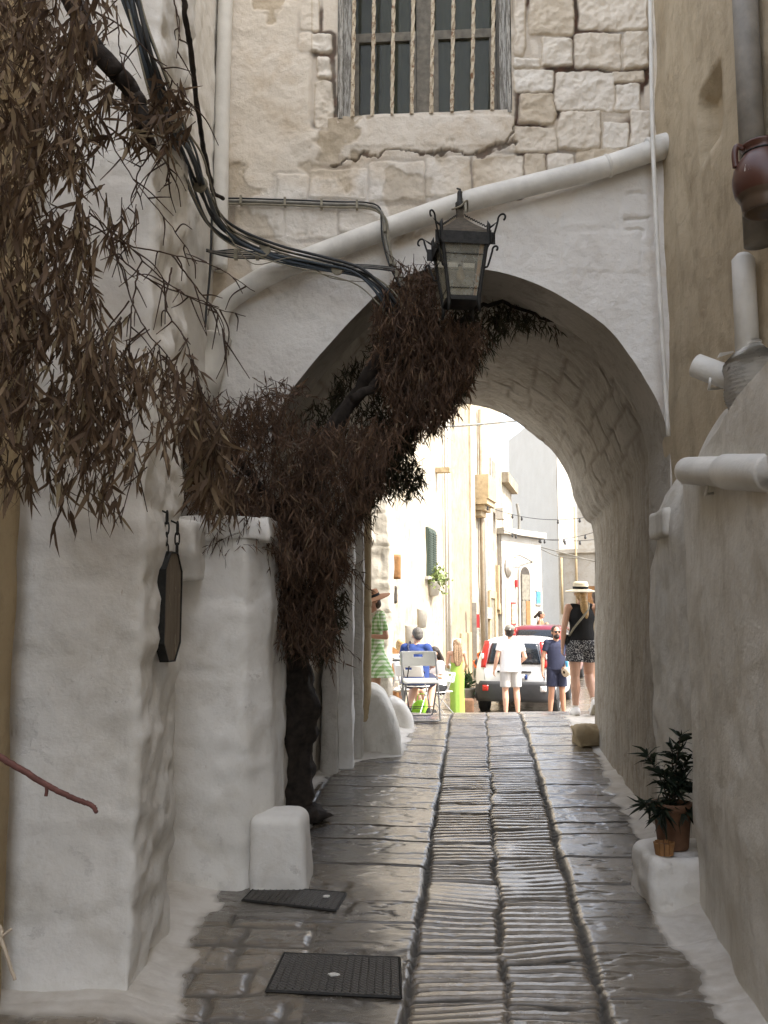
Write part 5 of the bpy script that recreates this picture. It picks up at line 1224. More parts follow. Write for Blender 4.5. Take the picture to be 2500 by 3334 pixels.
# hanging boards at the near corner of the white house
def hang_board(label, px0, py0, px1, py1, Y, mat):
    a = P(px0, py1, Y); b = P(px1, py0, Y+.1); o = rblock('shop_board', (a[0], Y, a[2]), (b[0], Y+.09, b[2]), .012, M[mat], None, .05, .002); tag(o, label, 'sign')
hang_board('plain brown wooden board hanging at the corner of the pale stone wall', 1262, 1806, 1305, 1886, 13.4, 'wood_brown')
# near pale stone wall behind the woman in gingham
nw = thing('pale_stone_wall', 'pale block wall with wide joints standing behind the woman in gingham', 'wall', P(1284, 2000, 11.6))
def blockwall():
    xs = np.arange(-2.4, P(1284, 1700, 11.6)[0]+.001, .022); zs = np.arange(-.2, 6.5, .022); X, Z = np.meshgrid(xs, zs); Pw = np.stack([X, X*0+11.6, Z], -1)
    row = np.floor((Z+fbm(Pw, 1.5, 2, 4)*.05)/.42); dz = np.minimum((Z/.42) % 1, 1-(Z/.42) % 1)*.42; xx = X+hash1(row, 3)*.6; dx = np.minimum((xx/.7) % 1, 1-(xx/.7) % 1)*.7
    D = fbm(Pw, 3, 5, 8)*.022+smooth(.0, .03, np.minimum(dz, dx))*.009; edge = smooth(0, .07, xs[-1]-X); rag = fbm(Pw*np.array([0, 1, 1]), 1.6, 4, 3)*.06
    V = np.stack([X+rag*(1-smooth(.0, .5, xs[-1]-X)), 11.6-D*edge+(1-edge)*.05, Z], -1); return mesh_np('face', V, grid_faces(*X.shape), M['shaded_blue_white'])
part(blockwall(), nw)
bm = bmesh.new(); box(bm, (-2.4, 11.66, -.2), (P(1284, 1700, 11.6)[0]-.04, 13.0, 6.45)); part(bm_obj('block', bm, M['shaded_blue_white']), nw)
# ochre corner pilaster and cream house
A2 = Facade('ochre_corner_house', 'narrow ochre stained house corner standing between the white house and the cream house', 1462, 24.0, 1544, 27.6, 11, 'sunlit_cream')
A2.slab('buttress', A2.rect(1464, 2080, 1496, 2420), .06, 'sunlit_plain', None, .08, .01)
A2.slab('stone_base', A2.rect(1498, 2060, 1542, 2420), .05, 'tan_stone', None, .08, .01)
A2.slab('corner_strip', A2.rect(1528, 1300, 1541, 2300), .07, 'tan_render', None, .1, .01)
B = Facade('cream_house', 'cream house with a stone door surround and a brown shuttered window', 1544, 28.0, 1640, 32.5, 9.6, 'sunlit_white')
# stone box on corbels on the corner
u0, u1, z0, z1 = B.rect(1532, 1556, 1560, 1632); cb = thing('stone_chute', 'grey stone box on stepped corbels high on the ochre corner', 'corbel box', B.p0+B.u*u0+np.array([0, 0, z0]), math.atan2(B.u[1], B.u[0]))
dz = z1-z0; wd = max(.5, u1-u0)
bm = bmesh.new(); box(bm, (0, -.55, 0), (wd, 0, dz)); bm_obj('box', bm, M['tan_stone'], cb, False, .03)
for k in range(3):
    bm = bmesh.new(); box(bm, (wd*.1*k, -.5+.12*k, -dz*.22*(k+1)), (wd*(1-.1*k), 0, -dz*.22*k-.003)); bm_obj('corbel', bm, M['tan_stone'], cb, False, .02)
rc = B.rect(1592, 1948, 1606, 2110); w_ = B.slab('door', rc, .03, 'door_grey', None, .04)
for r2 in ((rc[0]-.22, rc[0]-.003, rc[2], rc[3]+.22), (rc[1]+.003, rc[1]+.22, rc[2], rc[3]+.22), (rc[0]-.002, rc[1]+.002, rc[3]+.003, rc[3]+.25)): B.slab('door_surround', r2, .08, 'tan_stone', w_, .1)
rc = B.rect(1618, 1862, 1630, 1966); w_ = B.slab('window', rc, .05, 'shutter_green', None, .06); B.slab('shutter', (rc[0]+.05, rc[1]-.05, rc[2]+.05, rc[3]-.05), .07, 'wood_brown', w_, .03)
for r2 in ((rc[0]-.2, rc[0]-.003, rc[2]-.2, rc[3]+.2), (rc[1]+.003, rc[1]+.2, rc[2]-.2, rc[3]+.2), (rc[0], rc[1], rc[2]-.35, rc[2]-.003)): B.slab('window_surround', r2, .10, 'tan_stone', w_, .12)
rc = B.rect(1594, 1496, 1609, 1642); w_ = B.slab('window', rc, .06, 'sunlit_plain', None, .08); m = (rc[2]+rc[3])/2
for z0_, z1_ in ((rc[2]+.08, m-.05), (m+.05, rc[3]-.08)): B.slab('pane', (rc[0]+.1, rc[1]-.1, z0_, z1_), .075, 'door_grey', w_, .03)
u, z = B.uv(1608, 1675); bm = bmesh.new(); box(bm, (u-.25, -.35, z-.18), (u+.25, -.1, z+.18), Matrix.Rotation(0, 4, 'X')); bm_obj('floodlight', bm, M['sunlit_plain'], B.t, False, .03)
rc = B.rect(1574, 1978, 1590, 2014); B.slab('meter_box', rc, .12, 'sunlit_plain', None, .12)
for px, mt in ((1564, 'sunlit_cream'), (1573, 'sunlit_plain')):
    u, z0 = B.uv(px, 2200); z1 = B.uv(px, 1345)[1]; q = B.p0+u*B.u+B.n*.1
    pipe('downpipe', 'ochre downpipe on the cream house' if px == 1564 else 'white downpipe on the cream house beside the ochre one', 'drainpipe', [q+np.array([0, 0, z0]), q+np.array([0, 0, z1])], .07, M[mt], 10)
# white shop front with the arched door
Cc = Facade('arched_shop', 'low white shop with a tall arched doorway, oval niche and blue poster', 1636, 31.5, 1766, 33.5, P(1700, 1745, 32.6)[2], 'sunlit_plain')
def arch_panel(f, name, rc, out, mat, parent=None, depth=.04, n=16):
    u0, u1, z0, z1 = rc; r = (u1-u0)/2; poly = [(u0, z0), (u1, z0)]+[((u0+u1)/2+r*math.cos(a), z1-r*1.0+r*math.sin(a)) for a in np.linspace(0, math.pi, n)]
    bm = bmesh.new(); prism(bm, poly, depth, o=-out); return bm_obj(name, bm, M[mat], parent or f.t)
rc = Cc.rect(1692, 1846, 1722, 2130); sw = (rc[1]-rc[0])
dsur = arch_panel(Cc, 'doorway', (rc[0]-.10, rc[1]+sw*.42, rc[2], rc[3]+.20), .05, 'sunlit_plain', None, .09)
dr_ = arch_panel(Cc, 'arched_door', rc, .062, 'door_dark', dsur, .03)
zt_ = rc[2]+(rc[3]-rc[2])*.62
for k in range(9):
    z = zt_+(rc[3]-sw*.45-zt_)*k/9; Cc.slab('louvre', (rc[0]+.06, rc[1]-.06, z, z+.1), .08, 'door_grey', dr_, .02)
Cc.slab('pane', (rc[0]+.12, rc[0]+sw*.45, rc[2]+1.95, zt_-.25), .07, 'door_grey', dr_, .02); Cc.slab('pane', (rc[0]+sw*.52, rc[1]-.12, rc[2]+1.95, zt_-.25), .07, 'door_grey', dr_, .02)
Cc.slab('door_leaf', (rc[0]+sw*.50, rc[1]-.05, rc[2], rc[2]+1.85), .082, 'wood_brown', dr_, .03)
Cc.slab('door_leaf', (rc[0]+.05, rc[0]+sw*.46, rc[2], rc[2]+1.85), .076, 'door_grey', dr_, .03)
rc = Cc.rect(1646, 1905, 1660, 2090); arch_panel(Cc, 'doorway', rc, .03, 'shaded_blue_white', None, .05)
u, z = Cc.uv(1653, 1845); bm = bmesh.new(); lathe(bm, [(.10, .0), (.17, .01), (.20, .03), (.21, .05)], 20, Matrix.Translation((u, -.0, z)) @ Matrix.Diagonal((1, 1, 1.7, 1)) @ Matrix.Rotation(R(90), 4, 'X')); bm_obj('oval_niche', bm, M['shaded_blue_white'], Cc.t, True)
def poster(f, label, x0, y0, x1, y1, mat, frame='sunlit_plain'):
    rc = f.rect(x0, y0, x1, y1); t = thing('poster', label, 'poster', f.p0+f.u*rc[0]+np.array([0, 0, rc[2]])+f.n*.02, math.atan2(f.u[1], f.u[0])); w, h = rc[1]-rc[0], rc[3]-rc[2]
    bm = bmesh.new(); box(bm, (0, -.02, 0), (w, .02, h)); bm_obj('sheet', bm, M[mat], t)
    for z0_, z1_ in ((-.05, -.002), (h+.002, h+.05)):
        bm = bmesh.new(); box(bm, (-.05, -.03, z0_), (w+.05, .02, z1_)); bm_obj('frame', bm, M[frame], t)
poster(Cc, 'blue poster on the white wall right of the arched door', 1745, 1926, 1757, 1966, 'poster_blue')
poster(Cc, 'red-topped paper notice left of the arched door', 1664, 1966, 1674, 2030, 'poster_paper', 'red_paint')
rc = Cc.rect(1676, 1888, 1680, 1912); Cc.slab('red_lamp', rc, .07, 'red_paint', None, .08, .01)
Cc.slab('cornice', (-.1, Cc.L+.1, Cc.H-.02, Cc.H+.18), .18, 'sunlit_plain', None, .4, .02)
# upper storey with the ledge behind, grey shaded house, far white house
B2 = Facade('upper_house', 'pale upper house with a small balcony and stepped parapet behind the cream house', 1640, 33.2, 1672, 36.5, P(1660, 1590, 35)[2], 'sunlit_white')
B2.slab('parapet_step', (.0, B2.L, B2.H-.03, B2.H+.35), .25, 'sunlit_cream', None, .5, .03)
pipe('black_hose', 'thick dark hose curving down the wall above the arched shop', 'hose', spline([P(*q) for q in [(1683, 1640, 34), (1690, 1690, 34), (1687, 1760, 34), (1676, 1805, 34)]], 8), .05, M['cable_grey'], 8)
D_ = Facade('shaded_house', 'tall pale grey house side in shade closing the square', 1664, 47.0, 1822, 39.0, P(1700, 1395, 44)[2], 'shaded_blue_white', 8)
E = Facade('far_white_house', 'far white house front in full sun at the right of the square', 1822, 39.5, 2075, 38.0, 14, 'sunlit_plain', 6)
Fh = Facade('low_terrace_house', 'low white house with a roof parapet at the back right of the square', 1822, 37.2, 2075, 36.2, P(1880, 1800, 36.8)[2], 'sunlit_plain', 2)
Fh.slab('parapet', (-.05, Fh.L, Fh.H, Fh.H+.16), .14, 'sunlit_plain', None, .3, .02)
Fh.slab('door', Fh.rect(1915, 1908, 1985, 2120), .03, 'wood_brown', None, .05)
for px in (1833, 1881):
    u, z0 = Fh.uv(px, 2000); z1 = Fh.uv(px, 1650 if px == 1881 else 1815)[1]; q = Fh.p0+u*Fh.u+Fh.n*.12
    pipe('downpipe', 'pale downpipe on the low house, %s' % ('tall one reaching above the parapet' if px == 1881 else 'short one at its left end'), 'drainpipe', [q+np.array([0, 0, z0]), q+np.array([0, 0, z1])], .05, M['tan_stone'], 8)
for k, (px, py) in enumerate(((1874, 1802), (1890, 1826))):
    pass
# houses only partly seen or off to the sides, so that the square is closed
Facade('side_house', 'white house closing the square far off on the right', 2500, 34.0, 3300, 20.0, 6.0, 'sunlit_plain', 4)
# overhead wires and festoon lights
def festoon(label, pts, sag, bulbs, r=.009, mat='cable_black'):
    a, b = P(*pts[0]), P(*pts[1]); t = thing('string_lights', label, 'string lights', tuple(a), 0, 'strings of lights across the square'); pp = []
    for k in range(25):
        u = k/24; pp.append(a+(b-a)*u-np.array([0, 0, sag*4*u*(1-u)]))
    part(tube_obj('wire', pp, r, M[mat], None, 5), t)
    for u in bulbs:
        q = a+(b-a)*u-np.array([0, 0, sag*4*u*(1-u)]); bm = bmesh.new(); lathe(bm, [(.010, 0), (.025, -.01), (.025, -.05), (.035, -.07), (.032, -.10), (.010, -.125)], 8); o = bm_obj('bulb', bm, M['dark_plastic'], t, True); o.location = Vector(q)-t.location
festoon('top string of lights, from the ochre corner to the arch side', [(1566, 1640, 28), (1960, 1674, 25)], .30, (.06, .28, .36, .66, .83, .95))
festoon('middle string of lights, sagging from the shop hose to the right', [(1640, 1727, 31), (1990, 1712, 24)], .34, (.1, .14, .4, .62, .8, .92))
festoon('lower string of lights meeting the others at a knot', [(1640, 1728, 31), (1990, 1750, 25)], .20, (.38, .43, .62, .75))
def wire(label, pts, r, mat='cable_grey'): pipe('overhead_wire', label, 'wire', spline([P(*q) for q in pts], 8), r, M[mat], 6)
wire('thick overhead wire crossing just under the arch crown', [(1300, 1400, 16), (1430, 1390, 16.5), (1540, 1383, 17), (1680, 1370, 17.5)], .022)
wire('overhead wire from the arched shop to the right edge', [(1756, 1780, 34), (1850, 1805, 33), (1940, 1828, 32), (2050, 1840, 31)], .022)
wire('lower overhead wire beside the arched shop', [(1756, 1786, 34), (1820, 1812, 33), (1900, 1820, 32), (2050, 1850, 31)], .018)
wire('wire draped over the shop arch', [(1676, 1815, 31.5), (1690, 1808, 31.8), (1720, 1822, 32.5), (1754, 1842, 34)], .022)
# street furniture
pl0 = P(1546, 2185, 26.2); sp_ = thing('sign_post', 'grey post with small red and white signs seen edge-on beside the ochre house', 'sign post', (pl0[0], 26.2, gz(26.2)))
zt0 = P(1546, 1962, 26.2)[2]-gz(26.2)
bm = bmesh.new(); box(bm, (-.06, -.06, -.05), (.06, .06, zt0)); bm_obj('post', bm, M['grey_pipe'], sp_, False, .01)
zr0, zr1 = P(1550, 2044, 26.2)[2]-gz(26.2), P(1550, 2000, 26.2)[2]-gz(26.2)
bm = bmesh.new(); box(bm, (.065, -.03, zr0), (.14, .02, zr1)); bm_obj('red_sign', bm, M['red_paint'], sp_); bm = bmesh.new(); box(bm, (.065, -.03, zr0-.16), (.14, .02, zr0-.03)); bm_obj('white_sign', bm, M['sunlit_plain'], sp_)
def litter_bin(px, py0, py1, Y, label):
    b = P(px, py1, Y); h = P(px, py0, Y)[2]-b[2]; t = thing('litter_bin', label, 'bin', tuple(b)); w = .20
    bm = bmesh.new(); lathe(bm, [(w*.35, 0), (w*.5, .03), (w*.62, h*.55), (w*.7, h*.7), (w*.62, h*.9), (w*.3, h)], 18); bm_obj('drum', bm, M['orange_plastic'], t, True)
    bm = bmesh.new(); lathe(bm, [(.10, 0), (.105, .02), (.09, .03)], 14, Matrix.Translation((0, -w*.66, h*.74)) @ Matrix.Rotation(R(90), 4, 'X')); bm_obj('opening', bm, M['dark_plastic'], t, True)
    bm = bmesh.new(); box(bm, (-.02, w*.5, .02), (.02, w*.9, h*.8)); bm_obj('bracket', bm, M['grey_pipe'], t)
litter_bin(1570, 2122, 2162, 23.6, 'bright orange bin fixed by the post left of the white car')
litter_bin(1556, 2148, 2176, 24.6, 'smaller orange bin low at the foot of the sign post')
# shrub in a white pot and cardboard box beside the woman in lime green
sc = thing('potted_shrub', 'spiky green shrub in a white pot behind the woman in lime green', 'potted plant', (P(1518, 2290, 19.6)[0], 19.6, gz(19.6)))
bm = bmesh.new(); lathe(bm, [(0, .0), (.13, .0), (.15, .02), (.19, .38), (.205, .40), (.205, .44), (.18, .44), (.16, .36), (0, .36)], 22, None, False); bm_obj('pot', bm, M['sunlit_plain'], sc, True)
r_ = np.random.default_rng(9); m = 130; dd = r_.normal(0, .55, (m, 3)); dd[:, 2] = 1; o = leaf_mesh('leaves', r_.normal(0, 1, (m, 3))*np.array([.07, .07, .09])+np.array([0, 0, .48]), dd, r_.uniform(.16, .36, m), np.full(m, .035), M['shrub_leaf'], sc, 4)
o = rblock('clay_planter', (P(1510, 2300, 18.9)[0]-.14, 18.8, gz(18.9)-.02), (P(1510, 2300, 18.9)[0]+.20, 19.1, gz(18.9)+.30), .02, M['terracotta'], None, .05, .003); tag(o, 'square clay planter on the ground behind the lime dress', 'planter')

# ---------------------------------------------------------------- cars
def car(name, label, loc, rz, paint, back='full'):
    """small tall hatchback; origin on the ground at the middle of the rear, nose along +y"""
    t = thing(name, label, 'car', loc, rz); Lc = 3.62
    st = [  # y, half width low, belt, roof, z bottom, belt, roof
        (.00, .62, .66, .50, .46, .86, .90), (.03, .72, .74, .555, .36, .92, 1.08), (.07, .765, .775, .565, .33, .95, 1.30), (.14, .79, .79, .57, .30, .97, 1.46), (.24, .80, .795, .575, .29, .98, 1.525), (.55, .805, .80, .58, .28, .98, 1.545), (1.2, .81, .805, .58, .26, .97, 1.55), (1.9, .81, .80, .565, .25, .96, 1.53), (2.25, .81, .80, .55, .25, .95, 1.46), (2.75, .81, .79, .70, .25, .93, 1.02), (3.1, .80, .77, .66, .26, .88, .96), (3.45, .77, .72, .58, .28, .78, .84), (3.6, .68, .62, .48, .34, .66, .72)]
    rows = []
    ys = np.array([s[0] for s in st]); S = np.array(st)
    yi = np.unique(np.concatenate([ys, np.linspace(0, 3.6, 60)])); S2 = np.stack([np.interp(yi, ys, S[:, k]) for k in range(7)], 1)
    for y, wl_, wb, wr, zb, zm, zr in S2:
        half = []
        for k in range(5): half.append((wl_*(.80+.20*math.sin(k/4*math.pi/2)) if k < 4 else wl_, zb+.10*(1-math.cos(k/4*math.pi/2))))
        for k in range(1, 6): u = k/5; half.append((wl_+(wb-wl_)*u+.02*math.sin(u*math.pi), zb+.10+(zm-zb-.10)*u))
        for k in range(1, 7):
            u = k/6; half.append((wb+(wr-wb)*u+.035*math.sin(u*math.pi), zm+(zr-zm-.06)*u))
        for k in range(1, 7): a = k/6*math.pi/2; half.append((wr*(1-.0)*math.cos(a*.9) if k < 6 else 0.0, zr-.06+.06*math.sin(a)))
        ring = [(x, z) for x, z in half]+[(-x, z) for x, z in half[-2::-1]]
        rows.append([(x, y, z) for x, z in ring])
    V = np.array(rows); f = grid_faces(*V.shape[:2]); n, m = V.shape[:2]
    bm = bmesh.new(); vs = [bm.verts.new(v) for v in V.reshape(-1, 3)]
    for q in f: bm.faces.new([vs[i] for i in q])
    for i in range(n-1): bm.faces.new((vs[i*m+m-1], vs[i*m], vs[(i+1)*m], vs[(i+1)*m+m-1]))
    bm.faces.new([vs[i] for i in range(m)][::-1]); bm.faces.new([vs[(n-1)*m+i] for i in range(m)])
    bmesh.ops.remove_doubles(bm, verts=bm.verts, dist=1e-4); body = bm_obj('body', bm, M[paint], t, True)
    def patch(nm, mat, fn, nu, nv, th=.012, par=None):
        bm = bmesh.new(); g = [[[bm.verts.new(fn(i/nu, j/nv, o)) for j in range(nv+1)] for i in range(nu+1)] for o in (th, -.02)]
        for i in range(nu):
            for j in range(nv):
                for s_ in (0, 1): q = (g[s_][i][j], g[s_][i+1][j], g[s_][i+1][j+1], g[s_][i][j+1]); bm.faces.new(q if s_ else q[::-1])
        B_ = [(i, 0) for i in range(nu)]+[(nu, j) for j in range(nv)]+[(i, nv) for i in range(nu, 0, -1)]+[(0, j) for j in range(nv, 0, -1)]
        for (a, b), (c_, d) in zip(B_, B_[1:]+B_[:1]): bm.faces.new((g[0][a][b], g[0][c_][d], g[1][c_][d], g[1][a][b]))
        return bm_obj(nm, bm, M[mat], par or t, True)
    def rear_y(z): return float(np.interp(z, [.3, .46, .86, .95, 1.08, 1.30, 1.46, 1.53], [.02, 0, 0, .012, .03, .07, .14, .25]))
    def side_x(y, z):
        s = [np.interp(y, ys, S[:, k]) for k in range(7)]
        if z < s[5]: return s[1]+(s[2]-s[1])*(z-s[4])/(s[5]-s[4])+.02
        u = (z-s[5])/(s[6]-.06-s[5]); return s[2]+(s[3]-s[2])*u+.035*math.sin(min(1, u)*math.pi)
    zA_, zB_ = 1.0, 1.42
    patch('rear_window', 'car_glass', lambda u, v, o: ((u*2-1)*(.56-.09*v), rear_y(zA_+(zB_-zA_)*v)-o-.012*(1-(u*2-1)**2), zA_+(zB_-zA_)*v), 14, 8)
    for s_ in (-1, 1):
        patch('tail_light', 'lamp_red', lambda u, v, o: (s_*((.585-.085*v)+u*(.165-.03*v)), rear_y(.93+.53*v)-o-.006+.10*u*u, .93+.53*v), 4, 8, .02)
        patch('light_lens', 'lamp_clear', lambda u, v, o: (s_*(.63+u*.055), rear_y(1.1+.11*v)-o-.006+.02*u, 1.1+.11*v), 3, 3, .035)
        for y0_, y1_, zz in ((.38, .95, 1.40), (1.03, 1.75, 1.44)):
            patch('side_window', 'car_glass', lambda u, v, o: (s_*(side_x(y0_+(y1_-y0_)*u+.10*v*(1 if y0_ < .5 else 0), 1.02+(zz-1.02)*v)+o-.01), y0_+(y1_-y0_)*u+.10*v*(1 if y0_ < .5 else 0), 1.02+(zz-1.02)*v), 6, 5)
        patch('reflector', 'lamp_red' if s_ < 0 else 'lamp_clear', lambda u, v, o: (s_*(.52+u*.12), -.055-o+.012*u, .47+.11*v), 3, 3, .015)
        patch('mirror', paint, lambda u, v, o: (s_*(.80+.13*u), 1.80-.5*o, .98+.13*v-.02*u), 3, 3, .06)
    patch('bumper', 'dark_plastic', lambda u, v, o: ((u*2-1)*(.80 if abs(u*2-1) < .999 else .80), -.05-o+.16*abs(u*2-1)**5-.02*math.sin(v*math.pi), .26+.40*v), 22, 6, .02)
    for s_ in (-1, 1): patch('wheel_trim', 'dark_plastic', lambda u, v, o: (s_*(.80+.012+o), .06+.78*u, .30+.38*(v*(math.sin(u*math.pi)**.5 if u not in (0, 1) else 0)+(0 if u not in (0, 1) else v*.3))), 12, 3)
    patch('plate', 'lamp_clear', lambda u, v, o: (.26*(u*2-1), -.008-o, .70+.10*v), 3, 2, .02); patch('plate_band', 'cloth_blue', lambda u, v, o: (-.26+.045*u, -.012-o, .70+.10*v), 2, 2, .022); patch('plate_band', 'cloth_blue', lambda u, v, o: (.26-.045*u, -.012-o, .70+.10*v), 2, 2, .022)
    patch('boot_handle', 'dark_plastic', lambda u, v, o: (.34*(u*2-1), -.006-o, .835+.035*v), 4, 2, .025)
    for (y0_, y1_, z_) in ((.0, .0, 0),):
        bm = bmesh.new(); tube(bm, [(-.60, -.004, .68), (-.62, -.006, .92)], .004, 4); tube(bm, [(.60, -.004, .68), (.62, -.006, .92)], .004, 4); bm_obj('boot_seam', bm, M['dark_plastic'], t)
    for yy_ in (.60, 2.95):
        for s_ in (-1, 1):
            Mx = Matrix.Translation((s_*.72, yy_, .29)) @ Matrix.Rotation(R(90), 4, 'Y'); bm = bmesh.new(); lathe(bm, [(.17, -.09), (.26, -.095), (.29, -.07), (.29, .07), (.26, .095), (.17, .09)], 26, Mx); wh = bm_obj('wheel', bm, M['rubber'], t, True)
            bm = bmesh.new(); lathe(bm, [(.0, .06), (.05, .075), (.16, .07), (.18, .095)], 20, Mx if s_ > 0 else Matrix.Translation((s_*.72, yy_, .29)) @ Matrix.Rotation(R(-90), 4, 'Y'), False); bm_obj('rim', bm, M['grey_steel'], wh, True)
    bm = bmesh.new(); tube(bm, [(0, .34, 1.54), (0, .20, 1.90)], [.008, .003], 5); bm_obj('antenna', bm, M['black_iron'], t)
    bm = bmesh.new(); tube(bm, [(-.35, .12, .26), (-.35, -.02, .25)], .025, 10); bm_obj('exhaust', bm, M['grey_steel'], t)
    return t
cp = P(1676, 2300, 18.75)
car('parked_car', 'small white hatchback parked with its red tail lights towards the arch', (cp[0], 18.75, gz(18.75)), R(-17), 'car_white')
cp = P(1752, 2250, 24.0)
car('parked_car', 'dark red hatchback parked just in front of the white one, only its roof showing', (cp[0]-.1, 23.6, gz(23.6)+.02), R(-19), 'car_maroon')
# ================================================================ PEOPLE
def ell(bm, c, r, rot=None, n=14):
    Mx = Matrix.Translation(Vector(c)) @ (rot or Matrix()) @ Matrix.Diagonal((*r, 1)); bmesh.ops.create_uvsphere(bm, u_segments=n, v_segments=max(8, n-4), radius=1, matrix=Mx)
def cone(bm, a, b, ra, rb, balls=True, n=14, flat=1.0):
    a, b = Vector(a), Vector(b); q = (b-a).to_track_quat('Z', 'Y').to_matrix().to_4x4(); L = (b-a).length
    lathe(bm, [(ra, 0), (rb, L)], n, Matrix.Translation(a) @ q @ Matrix.Diagonal((1, flat, 1, 1)))
    if balls: ell(bm, a, (ra,)*3, None, 12); ell(bm, b, (rb,)*3, None, 12)
DG = None
def fuse(name, bm, vox, mat, parent, sm=4):
    """union of the overlapping closed forms in bm as one continuous smooth surface"""
    me = bpy.data.meshes.new('t'); bmesh.ops.recalc_face_normals(bm, faces=bm.faces); bm.to_mesh(me); bm.free(); o = bpy.data.objects.new('t', me); COL.objects.link(o)
    m_ = o.modifiers.new('r', 'REMESH'); m_.mode = 'VOXEL'; m_.voxel_size = vox
    s_ = o.modifiers.new('s', 'SMOOTH'); s_.factor = .5; s_.iterations = sm
    bpy.context.view_layer.update(); dg = bpy.context.evaluated_depsgraph_get(); new = bpy.data.meshes.new_from_object(o.evaluated_get(dg)); bpy.data.objects.remove(o); bpy.data.meshes.remove(me)
    new.polygons.foreach_set('use_smooth', np.ones(len(new.polygons), bool)); new.materials.clear(); new.materials.append(mat); new.name = name
    return link(bpy.data.objects.new(name, new), parent)
STAND = dict(pelvis=(0, 0, .95), waist=(0, .005, 1.08), chest=(0, .01, 1.28), neck=(0, .015, 1.46), head=(0, -.015, 1.60),
             shR=(-.175, .01, 1.41), elR=(-.235, .03, 1.13), wrR=(-.245, -.04, .89), shL=(.175, .01, 1.41), elL=(.235, .03, 1.13), wrL=(.245, -.04, .89),
             hipR=(-.092, 0, .92), knR=(-.10, -.015, .50), anR=(-.105, .03, .085), hipL=(.092, 0, .92), knL=(.10, -.015, .50), anL=(.105, .03, .085), toeR=(-.12, -.13, .03), toeL=(.12, -.13, .03))
def V3(t): return Vector(t)
def hand(bm, wr, el, s=1.0, curl=.5, side=1, inward=None):
    w = V3(wr); d = (w-V3(el)).normalized(); inw = V3(inward if inward else (-side, -.2, 0)); nrm = (inw-d*inw.dot(d)).normalized(); lat = d.cross(nrm)   # nrm: palm faces this way
    rot = Matrix((lat, nrm, d)).transposed().to_4x4()
    ell(bm, w+d*.045*s, (.036*s, .017*s, .052*s), rot, 12)
    for k, (o, L) in enumerate(((-.028, .066), (-.0095, .076), (.0095, .072), (.027, .058))):
        p0 = w+d*.080*s+lat*o*s; a = curl; p1 = p0+(d*math.cos(a)+nrm*math.sin(a))*L*.5*s; p2 = p1+(d*math.cos(a*2.2)+nrm*math.sin(a*2.2))*L*.5*s
        cone(bm, p0-d*.02*s, p0, .0095*s, .0095*s, True, 8); cone(bm, p0, p1, .0092*s, .0085*s, True, 8); cone(bm, p1, p2, .0085*s, .007*s, True, 8)
    t0 = w+d*.03*s-lat*.030*s; t1 = t0+(d*.6-lat*.7+nrm*.35).normalized()*.036*s; t2 = t1+(d*.85-lat*.2+nrm*.45).normalized()*.03*s
    cone(bm, t0, t1, .012*s, .0105*s, True, 8); cone(bm, t1, t2, .0105*s, .0085*s, True, 8)
def foot(bm, an, toe, s=1.0, r=1.0):
    a, t = V3(an), V3(toe); heel = a+(a-t)*Vector((.28, .28, 0)); heel.z = a.z-.045*s
    cone(bm, heel, t, .036*s*r, .028*s*r); cone(bm, a, heel, .040*s*r, .036*s*r); mid = a*.45+t*.55; mid.z += .012; cone(bm, a, mid, .042*s*r, .034*s*r)
